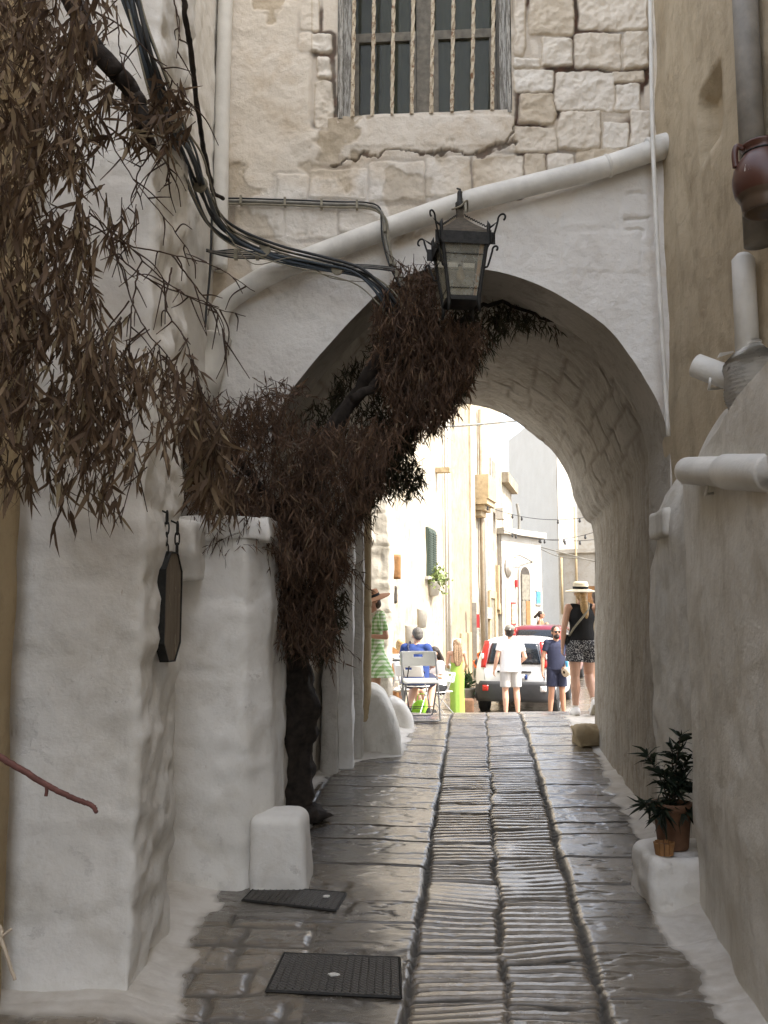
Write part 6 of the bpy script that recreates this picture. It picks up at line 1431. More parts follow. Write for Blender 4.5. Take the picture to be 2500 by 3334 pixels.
def person(label, loc, rz, H=1.72, pose={}, skin='skin_light', fem=False, look=0.0, nod=0.0, curl=(.5, .5), group=None, face=True, girth=1.0, inward=(None, None)):
    J = {k: v for k, v in STAND.items()}; J.update(pose); s = H/1.72; t = thing('person', label, 'person', loc, rz, group); t.scale = (s, s, s)
    bm = bmesh.new(); g = girth; cw = .150 if fem else .165
    ell(bm, J['chest'], (cw*g, .105*g, .165)); ell(bm, J['waist'], ((.120 if fem else .142)*g, .098*g, .13)); ell(bm, J['pelvis'], ((.165 if fem else .158)*g, .118*g, .125))
    cone(bm, J['chest'], J['waist'], .105*g, .10*g, False, 14); cone(bm, J['waist'], J['pelvis'], .10*g, .11*g, False, 14)
    for a, b in (('R', -1), ('L', 1)):
        k = .88 if fem else 1.0
        up = V3(J['chest'])+Vector((b*.05, .01, .12)); cone(bm, up, J['sh'+a], .065*k, .053*k); cone(bm, V3(J['neck'])-Vector((0, 0, .03)), V3(J['sh'+a]), .045, .043*k)
        cone(bm, J['sh'+a], J['el'+a], .051*k*g, .038*k*g); mid = V3(J['el'+a]).lerp(V3(J['wr'+a]), .3); cone(bm, J['el'+a], mid, .038*k*g, .039*k*g); cone(bm, mid, J['wr'+a], .039*k*g, .025*k)
        hand(bm, J['wr'+a], J['el'+a], .95*k+.05, curl[0 if a == 'R' else 1], b, inward[0 if a == 'R' else 1])
        cone(bm, J['hip'+a], J['kn'+a], (.088 if fem else .084)*g, .054*g); cal = V3(J['kn'+a]).lerp(V3(J['an'+a]), .32)+Vector((0, .016, 0)); cone(bm, J['kn'+a], cal, .054*g, .056*g); cone(bm, cal, J['an'+a], .056*g, .034); foot(bm, J['an'+a], J['toe'+a])
    n0, h0_ = V3(J['neck']), V3(J['head']); cone(bm, n0-Vector((0, 0, .05)), h0_-Vector((0, -.012, .07)), .054 if not fem else .047, .050 if not fem else .044)
    rot = Matrix.Rotation(look, 4, 'Z') @ Matrix.Rotation(nod, 4, 'X')
    def hp(x, y, z): return h0_+(rot @ Vector((x, y, z)))
    ell(bm, hp(0, .008, .022), (.076, .096, .096), rot); ell(bm, hp(0, -.022, -.045), (.056, .066, .070), rot); ell(bm, hp(0, -.060, -.088), (.026, .024, .022), rot)
    cone(bm, hp(0, -.088, .012), hp(0, -.108, -.022), .009, .014, True, 8); ell(bm, hp(0, -.085, -.052), (.024, .012, .006), rot); ell(bm, hp(0, -.083, -.063), (.020, .012, .007), rot); ell(bm, hp(0, -.082, .028), (.05, .016, .012), rot)
    for q in (-1, 1): ell(bm, hp(q*.078, .006, -.008), (.010, .020, .030), rot)
    body = fuse('body', bm, .0075, M[skin], t, 3)
    if face:
        for q in (-1, 1):
            b2 = bmesh.new(); ell(b2, hp(q*.031, -.084, .010), (.013, .008, .008), rot, 10); e = bm_obj('eye', b2, M['cloth_white'], t, True); b2 = bmesh.new(); ell(b2, hp(q*.031, -.0895, .010), (.006, .004, .006), rot, 8); bm_obj('iris', b2, M['hair_dark'], e, True)
    return t, J, hp, rot
def dressed(t, name, build, mat, vox=.010, sm=5):
    bm = bmesh.new(); build(bm); return fuse(name, bm, vox, M[mat], t, sm)
def shirt(J, sleeve=.55, hem=.90, g=1.0, fem=False, loose=.016):
    def f(bm):
        cw = (.150 if fem else .165)*g+loose
        ell(bm, J['chest'], (cw, .105*g+loose, .172)); ell(bm, J['waist'], ((.125 if fem else .147)*g+loose, .10*g+loose, .14))
        p = V3(J['pelvis']); c = V3(J['chest']); h = p+Vector((0, 0, hem-.95)); a = (c-p)
        rings = []; n = 22
        for u in np.linspace(0, 1, 8):
            q = h.lerp(c, u); rx = ((.172 if fem else .168)*g+loose)*(1-u)+cw*u-(.035 if fem else .008)*math.sin(u*math.pi); ry = (.122*g+loose)*(1-u)+(.105*g+loose)*u
            rings.append([bm.verts.new(q+Vector((rx*math.cos(k/n*6.2832), ry*math.sin(k/n*6.2832), 0))) for k in range(n)])
        for r1, r2 in zip(rings, rings[1:]):
            for k in range(n): bm.faces.new((r1[k], r1[(k+1) % n], r2[(k+1) % n], r2[k]))
        bm.faces.new(rings[0][::-1]); bm.faces.new(rings[-1])
        for a_, b in (('R', -1), ('L', 1)):
            up = c+Vector((b*.05, .01, .12)); S = V3(J['sh'+a_]); k = .88 if fem else 1
            cone(bm, up, S if sleeve else S+Vector((-b*.055, 0, .0)), .070*k, .060*k+.004); cone(bm, V3(J['neck'])-Vector((0, 0, .045)), (S if sleeve else S+Vector((-b*.06, 0, 0)))+Vector((0, 0, .004)), .048, .050*k)
            if sleeve: cone(bm, S, S.lerp(V3(J['el'+a_]), sleeve), .063*k*g, .060*k*g, False); ell(bm, S, (.064*k*g,)*3)
    return f
def shorts(J, to=.75, g=1.0, fem=False, flare=.022):
    def f(bm):
        p = V3(J['pelvis']); ell(bm, p, ((.170 if fem else .163)*g+.012, .122*g+.012, .125)); cone(bm, p, V3(J['waist']).lerp(p, .35), .135*g, .132*g, False, 18, .82)
        for a_ in 'RL': cone(bm, V3(J['hip'+a_])+Vector((0, 0, .02)), V3(J['hip'+a_]).lerp(V3(J['kn'+a_]), to), .100*g, .075*g+flare, False, 16); ell(bm, J['hip'+a_], (.102*g,)*3)
    return f
def ringsf(rows, c=(0, 0)):
    def f(bm):
        n = 26; prev = None
        for z, rx, ry, ox, oy in rows:
            ring = [bm.verts.new((c[0]+ox+rx*math.cos(k/n*6.2832)*(1+.03*math.sin(k*5)*(z < .8)), c[1]+oy+ry*math.sin(k/n*6.2832)*(1+.03*math.cos(k*4)*(z < .8)), z)) for k in range(n)]
            if prev:
                for k in range(n): bm.faces.new((prev[k], prev[(k+1) % n], ring[(k+1) % n], ring[k]))
            else: bm.faces.new(ring[::-1])
            prev = ring
        bm.faces.new(prev)
    return f
def haircap(hp, rot, low=-.03, back=.0, extra=None):
    def f(bm):
        ell(bm, hp(0, .022, .030), (.086, .098, .098), rot); ell(bm, hp(0, .050, low), (.076, .062, .075), rot)
        if extra: extra(bm)
    return f
def place(px, Y, dz=0): q = P(px, 2200, Y); return (float(q[0]), Y, gz(Y)+dz)
def sunglasses(t, hp, rot, up=0.0, back=0.0):
    bm = bmesh.new()
    for q in (-1, 1): ell(bm, hp(q*.033, -.096+back, .010+up), (.028, .008, .021), rot, 12)
    cone(bm, hp(-.02, -.10+back, .014+up), hp(.02, -.10+back, .014+up), .004, .004, False, 6)
    for q in (-1, 1): cone(bm, hp(q*.058, -.092+back, .014+up), hp(q*.082, .01+back, .010+up), .004, .004, False, 6)
    return fuse('sunglasses', bm, .004, M['cloth_black'], t, 1)
def shoes(t, J, mat, name='shoe', r=1.12):
    for a_ in 'RL':
        bm = bmesh.new(); a, tt = V3(J['an'+a_]), V3(J['toe'+a_]); heel = a+(a-tt)*Vector((.30, .30, 0)); heel.z = a.z-.047 if abs(a.z-tt.z) < .12 else a.z-.03
        cone(bm, heel, tt, .040*r, .035*r); cone(bm, a-(a-heel)*.2, heel, .040*r, .040*r); mid = a*.5+tt*.5; mid.z += .006; cone(bm, a-(a-heel)*.3, mid, .042*r, .036*r); fuse(name, bm, .008, M[mat], t, 2)
# --- man in the white T-shirt, back to the camera
pz = dict(anR=(-.12, .04, .085), toeR=(-.14, -.13, .03), knR=(-.11, -.01, .50), elR=(-.27, .05, 1.13), wrR=(-.22, -.16, 1.02), elL=(.255, .04, 1.14), wrL=(.30, -.02, .90))
t, J, hp, rot = person('man in white T-shirt, pale grey shorts and dark cap walking away towards the white car', place(1662, 17.3), R(184), 1.70, pz, 'skin_light', look=R(-8), face=False, girth=1.06)
dressed(t, 'shirt', shirt(J, .62, .86, 1.06, loose=.028), 'cloth_white'); dressed(t, 'shorts', shorts(J, .82, 1.06), 'cloth_grey'); dressed(t, 'hair', haircap(hp, rot, -.02), 'hair_dark', .008); shoes(t, J, 'cloth_grey')
def capf(bm): ell(bm, hp(0, .018, .062), (.094, .106, .078), rot); ell(bm, hp(0, -.10, .050), (.066, .062, .010), rot)
cp_ = dressed(t, 'cap', capf, 'cloth_navy', .007, 3); cp_.data.materials[0] = M['grey_pipe']
bm = bmesh.new(); ell(bm, hp(0, .121, .045), (.012, .006, .014), rot, 8); bm_obj('cap_badge', bm, M['cloth_white'], cp_, True)
# --- bearded man facing the camera
pz = dict(elL=(.25, .02, 1.14), wrL=(.12, -.17, .97), elR=(-.25, .03, 1.12), wrR=(-.28, -.03, .88), knR=(-.11, -.02, .5), anR=(-.13, .03, .085), toeR=(-.16, -.13, .03), anL=(.14, .03, .085), toeL=(.17, -.12, .03))
t, J, hp, rot = person('bearded man in sunglasses, navy T-shirt and navy shorts facing the camera beside the white car', place(1812, 18.0), R(8), 1.77, pz, 'skin_tan', curl=(.5, 1.2))
dressed(t, 'shirt', shirt(J, .55, .90), 'cloth_navy'); dressed(t, 'shorts', shorts(J, .78), 'cloth_navy'); dressed(t, 'hair', haircap(hp, rot, -.01), 'hair_dark', .008); sunglasses(t, hp, rot); shoes(t, J, 'cloth_beige')
def beard(bm): ell(bm, hp(0, -.040, -.080), (.060, .062, .048), rot); ell(bm, hp(0, -.075, -.045), (.036, .022, .012), rot)
dressed(t, 'beard', beard, 'hair_dark', .007, 2)
wl_ = V3(J['wrL'])
hm = t.matrix_world if False else Matrix.Translation(t.location) @ Matrix.Rotation(R(8), 4, 'Z') @ Matrix.Scale(1.77/1.72, 4)
hat = thing('rolled_hat', 'rolled beige cloth hat held at the waist by the bearded man', 'hat', hm @ (wl_+Vector((-.06, -.08, -.10))), R(8))
bm = bmesh.new(); lathe(bm, [(.03, 0), (.045, 0), (.095, .02), (.098, .06), (.075, .13), (.062, .20), (.0, .22)], 22, Matrix.Rotation(R(80), 4, 'Y') @ Matrix.Rotation(R(-25), 4, 'X'), False); bm_obj('cloth', bm, M['cloth_beige'], hat, True)
btl = thing('water_bottle', 'small blue plastic bottle in the hand of the bearded man', 'bottle', hm @ (wl_+Vector((.0, -.07, -.03))), 0)
bm = bmesh.new(); lathe(bm, [(.028, 0), (.032, .01), (.032, .14), (.014, .18), (.014, .20)], 14); bm_obj('body', bm, M['poster_blue'], btl, True); bm = bmesh.new(); lathe(bm, [(.016, .20), (.016, .22)], 12); bm_obj('cap', bm, M['cloth_white'], btl, True)
# --- woman in straw hat, walking away, in the shade of the arch
pz = dict(hipR=(-.095, 0, .92), knR=(-.10, -.10, .52), anR=(-.10, .20, .19), toeR=(-.10, .07, .05), knL=(.10, -.01, .50), anL=(.105, .02, .085), toeL=(.115, -.15, .03), elL=(.245, .04, 1.12), wrL=(.255, -.02, .88), elR=(-.24, .03, 1.12), wrR=(-.25, -.06, .88))
t, J, hp, rot = person('woman in straw hat, black sleeveless top and speckled shorts walking out at the right', place(1897, 11.35, .004), R(180), 1.585, pz, 'skin_light', True, face=False, girth=1.12)
dressed(t, 'top', shirt(J, 0, .98, 1.12, True, .012), 'cloth_black'); dressed(t, 'shorts', shorts(J, .52, 1.12, True, .045), 'speckled_cloth'); shoes(t, J, 'cloth_white', 'sneaker', 1.2)
for a_ in 'RL':
    a, tt = V3(J['an'+a_]), V3(J['toe'+a_]); bm = bmesh.new(); d = (tt-a); heel = a+(a-tt)*Vector((.3, .3, 0)); heel.z = (a.z-.047 if abs(a.z-tt.z) < .12 else a.z-.03); dn_ = (tt-heel).normalized(); upv = Vector((1, 0, 0)).cross(dn_); upv = upv if upv.z > 0 else -upv
    cone(bm, heel-upv*.040-dn_*.015, tt-upv*.036+dn_*.01, .040, .036, True, 14, 1.0); o = fuse('sole', bm, .008, M['cable_tan'], t, 1); 
    bm = bmesh.new(); cone(bm, a+Vector((0, 0, -.01)), a.lerp(V3(J['kn'+a_]), .12), .040, .041, False); bm_obj('sock', bm, M['shaded_blue_white'], t, True)
def pony(bm):
    pts = spline([np.array(hp(0, .10, -.02)), np.array(hp(-.01, .135, -.10)), np.array(hp(-.02, .135, -.20)), np.array(hp(-.035, .125, -.30)), np.array(hp(-.03, .12, -.38))], 4); rr_ = np.interp(np.arange(len(pts)), [0, 4, 9, 13, len(pts)-1], [.035, .052, .052, .034, .008])
    for a, b, r1, r2 in zip(pts[:-1], pts[1:], rr_[:-1], rr_[1:]): cone(bm, a, b, r1, r2, True, 10)
dressed(t, 'hair', haircap(hp, rot, -.03, extra=pony), 'hair_blond', .008, 2)
def hatf(brim, crown, h):
    def f(bm):
        prof = [(.0, .052), (brim*.55, .050), (brim, .034), (brim*1.01, .026), (brim*.98, .022), (brim*.5, .030), (crown*1.04, .032), (0, .030)]
        lathe(bm, prof, 40, Matrix.Translation(hp(0, .01, .022)) @ rot, False)
    return f
def put_hat(t, hp, rot, brim, crown, h, mat, band, tilt=0):
    Mx = Matrix.Translation(hp(0, .015, .03)) @ rot @ Matrix.Rotation(tilt, 4, 'X'); bm = bmesh.new()
    lathe(bm, [(crown*.9, .0), (crown, .012), (brim*.6, .010), (brim, -.012), (brim*1.005, -.006), (brim*.98, -.002), (brim*.6, .020), (crown*1.06, .026), (crown*1.0, h*.75), (crown*.92, h*.95), (crown*.6, h), (0, h*.985)], 44, Mx, False); o = bm_obj('hat', bm, M[mat], t, True)
    bm = bmesh.new(); lathe(bm, [(crown*1.075, .026), (crown*1.06, .060)], 44, Mx, False); bm_obj('hat_band', bm, M[band], o, True)
put_hat(t, hp, rot, .205, .098, .125, 'straw_pale', 'cloth_black', R(-4))
bm = bmesh.new(); c = V3(J['chest']); pts = spline([np.array(c+Vector(q)) for q in [(-.09, .045, .19), (-.06, .135, .10), (.03, .142, -.02), (.12, .125, -.13), (.165, .06, -.22), (.17, -.02, -.26)]], 8); tube(bm, pts, .012, 8, True, 1.6); bm_obj('bag_strap', bm, M['cable_tan'], t, True)
bm = bmesh.new(); ell(bm, c+Vector((.19, -.03, -.30)), (.04, .09, .075)); bm_obj('shoulder_bag', bm, M['cloth_black'], t, True)
# --- woman in lime dress
pz = dict(elR=(-.22, -.02, 1.16), wrR=(-.18, -.20, 1.06), elL=(.21, .02, 1.14), wrL=(.17, -.20, 1.04), head=(0, -.01, 1.60))
t, J, hp, rot = person('woman in a long lime green dress with bare back and long fair hair', place(1487, 18.4), R(172), 1.52, pz, 'skin_light', True, look=R(18), face=False, girth=.92)
dressed(t, 'dress', ringsf([(.03, .165, .15, -.01, 0), (.25, .16, .145, -.005, 0), (.55, .158, .14, 0, 0), (.80, .168, .135, 0, 0), (.95, .170, .130, 0, 0), (1.05, .142, .115, 0, 0), (1.12, .128, .108, 0, .004), (1.18, .132, .108, 0, 0), (1.24, .142, .09, 0, -.03), (1.30, .13, .06, 0, -.06)]), 'cloth_lime', .011)
def longhair(bm):
    for ox in (-.05, -.02, .02, .05):
        pts = spline([np.array(hp(ox, .07, .02)), np.array(hp(ox*1.5, .10, -.12)), np.array(hp(ox*1.6, .11, -.25)), np.array(hp(ox*1.3, .115, -.38)), np.array(hp(ox*.6, .11, -.46))], 4)
        for i, (a, b) in enumerate(zip(pts[:-1], pts[1:])): cone(bm, a, b, .040-.0012*i, .040-.0012*(i+1), True, 10)
dressed(t, 'hair', haircap(hp, rot, -.03, extra=longhair), 'hair_ash', .009, 3); sunglasses(t, hp, rot, .07, .03)
mw = Matrix.Translation(t.location) @ Matrix.Rotation(R(172), 4, 'Z') @ Matrix.Scale(1.52/1.72, 4)
def cloth(bm):
    for k in range(5):
        a = V3(J['elL'])+Vector((.05-.02*k, -.10-.02*k, -.02)); cone(bm, a, a+Vector((.045-.03*k, -.02+.01*k, -.42+.09*abs(k-2))), .05, .075, True, 12, .7)
bm = bmesh.new(); cloth(bm); jk = fuse('white_shirt', bm, .012, M['cloth_white'], None, 6); jk.matrix_world = mw; tag(jk, 'white shirt draped over the arm of the woman in lime green', 'shirt')
# --- woman in green gingham
pz = dict(elR=(-.21, .06, 1.13), wrR=(-.10, -.17, 1.17), elL=(.235, .05, 1.12), wrL=(.09, -.20, 1.14))
t, J, hp, rot = person('woman in green gingham dress and wide brown hat half hidden by the stone downpipe', place(1216, 10.75), R(-58), 1.50, pz, 'skin_tan', True, nod=R(12), curl=(1.1, 1.0), girth=.95)
def gdress(bm):
    shirt(J, .72, .90, .95, True, .022)(bm)
    ringsf([(.60, .30, .27, 0, .01), (.70, .27, .24, 0, .005), (.82, .225, .19, 0, 0), (.90, .185, .145, 0, 0), (1.0, .15, .12, 0, 0)])(bm)
dressed(t, 'dress', gdress, 'gingham', .010, 3); dressed(t, 'hair', haircap(hp, rot, -.05), 'hair_brown', .008); sunglasses(t, hp, rot); put_hat(t, hp, rot, .235, .092, .115, 'straw_brown', 'cloth_black', R(8)); shoes(t, J, 'cloth_beige')
bm = bmesh.new(); c = V3(J['chest']); tube(bm, spline([np.array(c+Vector(q)) for q in [(.06, .10, .12), (.10, .02, .185), (.10, -.09, .12), (.09, -.14, -.02), (.10, -.15, -.10)]], 6), .013, 8, True, 1.8); bm_obj('bag_strap', bm, M['cloth_beige'], t, True)
# --- seated figures
SIT = dict(pelvis=(0, .02, .55), waist=(0, .01, .68), chest=(0, -.03, .89), neck=(0, -.06, 1.07), head=(0, -.10, 1.20), shR=(-.175, -.04, 1.01), shL=(.175, -.04, 1.01), elR=(-.25, -.10, .76), elL=(.25, -.10, .76), wrR=(-.16, -.30, .74), wrL=(.16, -.30, .74),
           hipR=(-.095, 0, .52), hipL=(.095, 0, .52), knR=(-.13, -.42, .51), knL=(.13, -.42, .51), anR=(-.13, -.36, .085), anL=(.13, -.36, .085), toeR=(-.15, -.52, .03), toeL=(.15, -.52, .03))
def seated(o): d = dict(SIT); d.update(o); return d
t, J, hp, rot = person('broad grey haired man in blue T-shirt and glasses seated with his back turned', place(1352, 14.5), R(158), 1.76, seated(dict(anR=(-.16, -.20, .085), toeR=(-.18, -.36, .03), anL=(.18, -.16, .085), toeL=(.22, -.32, .03))), 'skin_light', look=R(40), nod=R(16), face=False, girth=1.24)
dressed(t, 'shirt', shirt(J, .62, .88, 1.24, loose=.02), 'cloth_blue'); dressed(t, 'shorts', shorts(J, .85, 1.18), 'cloth_navy'); dressed(t, 'hair', haircap(hp, rot, -.01), 'hair_grey', .008, 2); shoes(t, J, 'cloth_black', 'sandal')
bm = bmesh.new(); c = V3(J['chest']); tube(bm, spline([np.array(c+Vector(q)) for q in [(.10, -.02, .21), (.09, .10, .14), (.02, .160, .02), (-.09, .165, -.12), (-.18, .11, -.24)]], 6), .014, 8, True, 1.6); bm_obj('bag_strap', bm, M['cloth_navy'], t, True)
bm = bmesh.new()
for q in (-1, 1):
    pts = [hp(q*.033+.026*math.cos(a), -.100, .008+.020*math.sin(a)) for a in np.linspace(0, 6.2832, 17)]; tube(bm, pts, .003, 5, False); tube(bm, [hp(q*.058, -.098, .012), hp(q*.083, .01, .008)], .003, 5)
bm_obj('glasses', bm, M['grey_steel'], t, True)
t, J, hp, rot = person('fair woman in white with her hair in a bun seated behind the man in blue', place(1312, 15.7), R(200), 1.68, seated({}), 'skin_light', True, look=R(-30), face=False)
dressed(t, 'top', shirt(J, .35, .88, 1, True), 'cloth_white'); dressed(t, 'trousers', shorts(J, .98, 1, True), 'cloth_beige')
dressed(t, 'hair', haircap(hp, rot, -.02, extra=lambda bm: ell(bm, hp(0, .105, .075), (.05, .05, .046), rot)), 'hair_blond', .008, 2)
t, J, hp, rot = person('dark haired woman in white, sunglasses on her head, seated right of the man in blue', place(1428, 16.4), R(-62), 1.60, seated(dict(wrR=(-.10, -.34, .86), wrL=(.12, -.36, .84))), 'skin_light', True, nod=R(10), curl=(.9, .9))
dressed(t, 'shirt', shirt(J, .8, .88, 1, True, .024), 'cloth_white'); dressed(t, 'shorts', shorts(J, .8, 1, True), 'cloth_black')
def lh_(bm):
    for ox in (-.06, -.02, .02, .06):
        pts = spline([np.array(hp(ox, .06, .03)), np.array(hp(ox*1.3, .10, -.10)), np.array(hp(ox*1.3, .115, -.24)), np.array(hp(ox, .11, -.34))], 4)
        for a, b in zip(pts[:-1], pts[1:]): cone(bm, a, b, .036, .035, True, 10)
dressed(t, 'hair', haircap(hp, rot, -.03, extra=lh_), 'hair_dark', .009, 3); sunglasses(t, hp, rot, .075, .035)
# --- people beyond the cars
t, J, hp, rot = person('woman with dark ponytail in a brown vest passing beyond the parked cars', place(1764, 28.0, .12), R(75), 1.66, {}, 'skin_tan', True, face=True)
dressed(t, 'vest', shirt(J, 0, .95, 1, True), 'straw_brown'); dressed(t, 'shorts', shorts(J, .5, 1, True), 'cloth_navy')
dressed(t, 'hair', haircap(hp, rot, -.01, extra=lambda bm: cone(bm, hp(0, .11, .03), hp(0, .19, -.07), .03, .045, True, 10)), 'hair_dark', .008, 2)
t, J, hp, rot = person('fair haired person beyond the dark red car, little more than the head showing', place(1783, 27.0, -.12), R(160), 1.60, {}, 'skin_light', True, face=False)
dressed(t, 'top', shirt(J, .5, .92, 1, True), 'cloth_beige'); dressed(t, 'trousers', shorts(J, .97, 1, True), 'cloth_grey'); dressed(t, 'hair', haircap(hp, rot, -.05), 'hair_ash', .009, 2)
t, J, hp, rot = person('dark haired person half hidden behind the man in the white T-shirt', place(1655, 22.0, -.02), R(205), 1.62, {}, 'skin_tan', True, face=False)
dressed(t, 'top', shirt(J, .5, .92, 1, True), 'cloth_white'); dressed(t, 'trousers', shorts(J, .97, 1, True), 'cloth_navy'); dressed(t, 'hair', haircap(hp, rot, -.06), 'hair_dark', .009, 2)
t, J, hp, rot = person('sunlit person mostly hidden by the right arch pier, only a bare leg showing', (float(P(1950, 2250, 12.7)[0])+.02, 12.7, gz(12.7)), R(175), 1.68, dict(anR=(-.12, .10, .11), toeR=(-.13, -.05, .03)), 'skin_light', True, face=False)
dressed(t, 'top', shirt(J, .5, .92, 1, True), 'cloth_beige'); dressed(t, 'shorts', shorts(J, .45, 1, True), 'cloth_white'); dressed(t, 'hair', haircap(hp, rot, -.04), 'hair_brown', .009, 2); shoes(t, J, 'cloth_grey', 'sandal')

# ================================================================ CAFE FURNITURE
GRP = 'white folding chairs of the cafe'
def folding_chair():
    t = thing('folding_chair', 'empty white folding chair facing the camera on the paving at the crest', 'chair', (0, 0, 0), 0, GRP)
    for s_ in (-1, 1):
        bm = bmesh.new(); tube(bm, spline([(s_*.20, .19, .77), (s_*.205, .10, .58), (s_*.21, -.03, .36), (s_*.212, -.19, .06), (s_*.205, -.215, .02)], 5), .0105, 9); bm_obj('frame_tube', bm, M['grey_steel'], t, True)
        bm = bmesh.new(); tube(bm, spline([(s_*.178, -.17, .43), (s_*.178, .0, .26), (s_*.178, .20, .06), (s_*.17, .225, .02)], 5), .0095, 9); bm_obj('rear_leg', bm, M['grey_steel'], t, True)
        bm = bmesh.new(); tube(bm, [(s_*.192, -.08, .43), (s_*.192, .05, .30)], .004, 6); bm_obj('link_bar', bm, M['grey_steel'], t, True)
    bm = bmesh.new(); tube(bm, [(-.205, -.215, .02), (-.16, -.222, .012), (.16, -.222, .012), (.205, -.215, .02)], .0105, 9); bm_obj('foot_bar', bm, M['grey_steel'], t, True)
    bm = bmesh.new(); tube(bm, [(-.17, .225, .02), (-.13, .23, .012), (.13, .23, .012), (.17, .225, .02)], .0095, 9); bm_obj('foot_bar', bm, M['grey_steel'], t, True)
    bm = bmesh.new(); tube(bm, [(-.178, .14, .125), (.178, .14, .125)], .005, 6); bm_obj('cross_wire', bm, M['black_iron'], t, True)
    g = np.linspace(-1, 1, 13); bm = bmesh.new(); rows = [[], []]
    for o_, z in ((0, .014), (1, 0)):
        for v in np.linspace(0, 1, 9):
            rows[o_].append([bm.verts.new((u*(.205-.01*abs(2*v-1)**6), -.205+.37*v, .435+z-.010*(1-u*u)*math.sin(v*math.pi)+.012*v)) for u in g])
    for o_ in (0, 1):
        for i in range(8):
            for j in range(12): q = (rows[o_][i][j], rows[o_][i][j+1], rows[o_][i+1][j+1], rows[o_][i+1][j]); bm.faces.new(q if not o_ else q[::-1])
    for j in range(12):
        for i in (0, 8): bm.faces.new((rows[0][i][j], rows[0][i][j+1], rows[1][i][j+1], rows[1][i][j]))
    for i in range(8):
        for j in (0, 12): bm.faces.new((rows[0][i][j], rows[0][i+1][j], rows[1][i+1][j], rows[1][i][j]))
    bm_obj('seat', bm, M['chair_plastic'], t, True)
    bm = bmesh.new(); nu, nv = 24, 10; hole = lambda i, j: 9 <= i < 15 and 6 <= j < 8
    F_ = [[[bm.verts.new(((i/nu*2-1)*(.222-.012*(abs(j/nv*2-1)**4)), .165+o_*.014-.035*(1-(i/nu*2-1)**2)*-1+.03*(j/nv), .60+.175*j/nv)) for j in range(nv+1)] for i in range(nu+1)] for o_ in (0, 1)]
    for i in range(nu):
        for j in range(nv):
            if hole(i, j): continue
            for o_ in (0, 1): q = (F_[o_][i][j], F_[o_][i+1][j], F_[o_][i+1][j+1], F_[o_][i][j+1]); bm.faces.new(q if not o_ else q[::-1])
    edges = {}
    for i in range(nu):
        for j in range(nv):
            if hole(i, j): continue
            for a, b in (((i, j), (i+1, j)), ((i+1, j), (i+1, j+1)), ((i+1, j+1), (i, j+1)), ((i, j+1), (i, j))):
                if (b, a) in edges: del edges[(b, a)]
                else: edges[(a, b)] = 1
    for (a, b) in edges: bm.faces.new((F_[0][a[0]][a[1]], F_[1][a[0]][a[1]], F_[1][b[0]][b[1]], F_[0][b[0]][b[1]]))
    bm_obj('backrest', bm, M['chair_plastic'], t, True)
    return t
ch = folding_chair(); q = G(1370, 2352); ch.location = (q[0]+.0, q[1]+.22, gz(q[1]+.1)+.006); ch.rotation_euler = (R(3), 0, R(4)); ch.scale = (1.0, 1, 1.0)
for (px, Y, rz, lb) in ((1346, 14.42, 158, 'white folding chair under the man in blue, seen from behind'), (1312, 15.62, 200, 'white folding chair under the fair woman with the bun'), (1428, 16.35, -62, 'white folding chair under the dark haired woman')):
    c = copy_tree(ch); c['label'] = lb; c.location = place(px, Y, .004); c.rotation_euler = (0, 0, R(rz))
def cafe_table():
    t = thing('cafe_table', 'small dark folding table left of the empty white chair', 'table', place(1266, 13.0, 0), R(12))
    bm = bmesh.new(); box(bm, (-.30, -.30, .735), (.30, .30, .758)); bm_obj('tabletop', bm, M['dark_plastic'], t, False, .006)
    for s_ in (-1, 1):
        for k in (-1, 1):
            bm = bmesh.new(); tube(bm, [(s_*.24, k*.25, .73), (s_*.24, -k*.24, .012)], .009, 8); bm_obj('leg', bm, M['black_iron'], t, True)
    for k in (-1, 1):
        bm = bmesh.new(); tube(bm, [(-.24, k*.24, .012), (.24, k*.24, .012)], .009, 8); bm_obj('foot_bar', bm, M['black_iron'], t, True)
    return t
tb = cafe_table()
t = thing('paper_menu', 'pale card lying on the dark folding table', 'card', (tb.location[0]+.18, tb.location[1]-.05, tb.location[2]+.7585), R(30)); bm = bmesh.new(); box(bm, (-.07, -.10, 0), (.07, .10, .004)); part(bm_obj('sheet', bm, M['cloth_white']), t); t.children[0].location = (0, 0, 0)
t = thing('lime_bag', 'bright lime bag on the ground under the chair of the man in blue', 'bag', place(1372, 14.9, 0), R(20))
bm = bmesh.new(); ell(bm, (0, 0, .13), (.17, .09, .13)); cone(bm, (-.12, 0, .06), (.12, 0, .06), .06, .06); fuse('pouch', bm, .012, M['lime_shoe'], t, 3)
bm = bmesh.new(); tube(bm, spline([(-.08, 0, .23), (-.05, 0, .34), (.05, 0, .34), (.08, 0, .23)], 6), .008, 6); bm_obj('handle', bm, M['lime_shoe'], t, True)
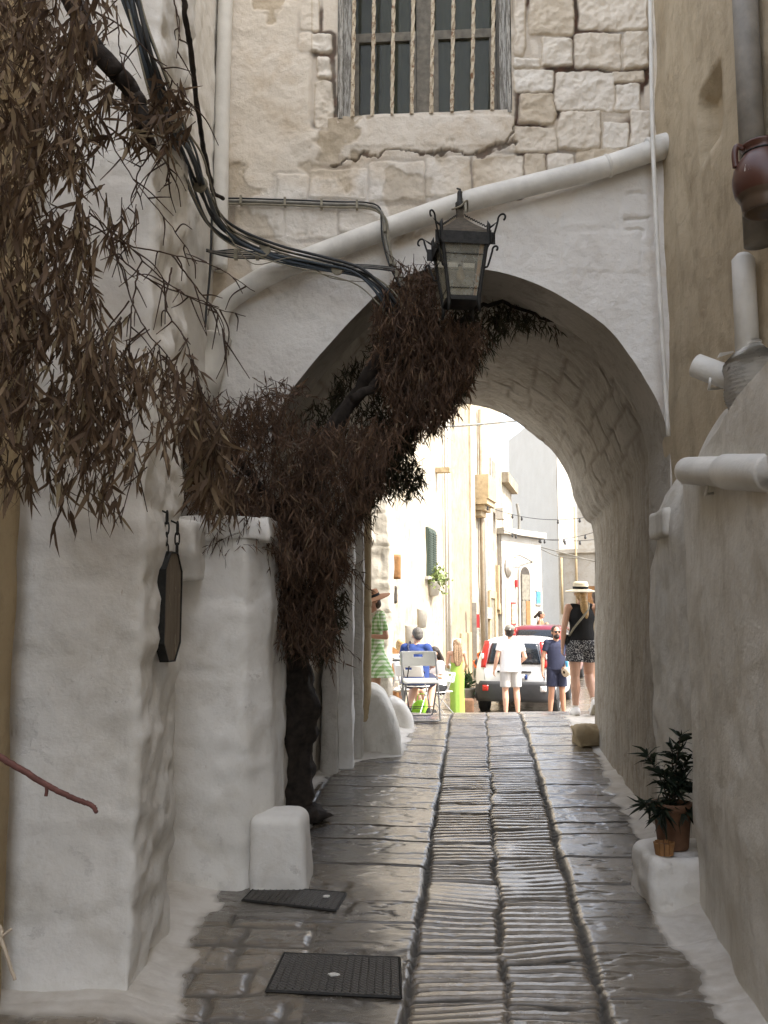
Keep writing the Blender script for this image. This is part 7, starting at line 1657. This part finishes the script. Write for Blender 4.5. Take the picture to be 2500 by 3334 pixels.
# dark hanging board and arched menu board at the corner of the pale wall
q = P(1286, 1965, 13.3); o = rblock('dark_hanging_board', (q[0]-.10, 13.3, q[2]), (P(1293, 1912, 13.3)[0], 13.38, P(1288, 1908, 13.3)[2]), .03, M['door_dark'], None, .02, .012, 9); tag(o, 'dark wavy-edged board hanging below the brown one at the pale wall corner', 'sign')
q = P(1270, 2180, 14.2); mb = thing('menu_board', 'round-topped wooden menu board standing against the white house behind the bun-haired woman', 'sign', (q[0], 16.2, gz(16.2)), R(10)); mb.location.x = float(P(1269, 2100, 16.2)[0])
bm = bmesh.new(); prism(bm, [(-.18, 0), (.18, 0)]+[(.18*math.cos(a), 1.05+.16*math.sin(a)) for a in np.linspace(0, math.pi, 14)], .03); bm_obj('board', bm, M['wood_brown'], mb)
bm = bmesh.new(); tube(bm, [(0, .03, .9), (0, .32, .0)], .015, 6); bm_obj('prop', bm, M['wood_brown'], mb)
# ================================================================ CAMERA, LIGHT
cam = bpy.data.cameras.new('camera'); co = bpy.data.objects.new('camera', cam); COL.objects.link(co)
co.location = (0, 0, CAMZ); co.rotation_euler = (math.pi/2+TILT, 0, 0)
cam.sensor_width = 36; cam.sensor_fit = 'AUTO'; cam.lens = FPX/3334*36; cam.clip_end = 500; cam.clip_start = .05
scene.camera = co
EL, AZ = R(53), R(115)     # azimuth clockwise from +Y
sd = Vector((math.sin(AZ)*math.cos(EL), math.cos(AZ)*math.cos(EL), math.sin(EL)))
sun = bpy.data.lights.new('sun', 'SUN'); sun.energy = 2.1; sun.angle = R(.5); sun.color = (1, .95, .86)
so = bpy.data.objects.new('sun', sun); COL.objects.link(so); so.rotation_euler = sd.to_track_quat('Z', 'Y').to_euler()
w = bpy.data.worlds.new('World'); scene.world = w; w.use_nodes = True; nt = w.node_tree
bg = nt.nodes['Background']; sky = nt.nodes.new('ShaderNodeTexSky'); sky.sky_type = 'NISHITA'; sky.sun_disc = False
sky.sun_elevation = EL; sky.sun_rotation = AZ; sky.dust_density = 2.5; sky.air_density = 1.0
hs = nt.nodes.new('ShaderNodeHueSaturation'); hs.inputs['Saturation'].default_value = .42
nt.links.new(sky.outputs[0], hs.inputs['Color']); nt.links.new(hs.outputs[0], bg.inputs[0]); bg.inputs[1].default_value = .15
scene.view_settings.view_transform = 'Standard'; scene.view_settings.look = 'None'; scene.view_settings.gamma = 1; scene.view_settings.exposure = 2.3
scene.cycles.max_bounces = 8; scene.cycles.diffuse_bounces = 5; scene.cycles.transparent_max_bounces = 8; scene.cycles.use_denoising = True
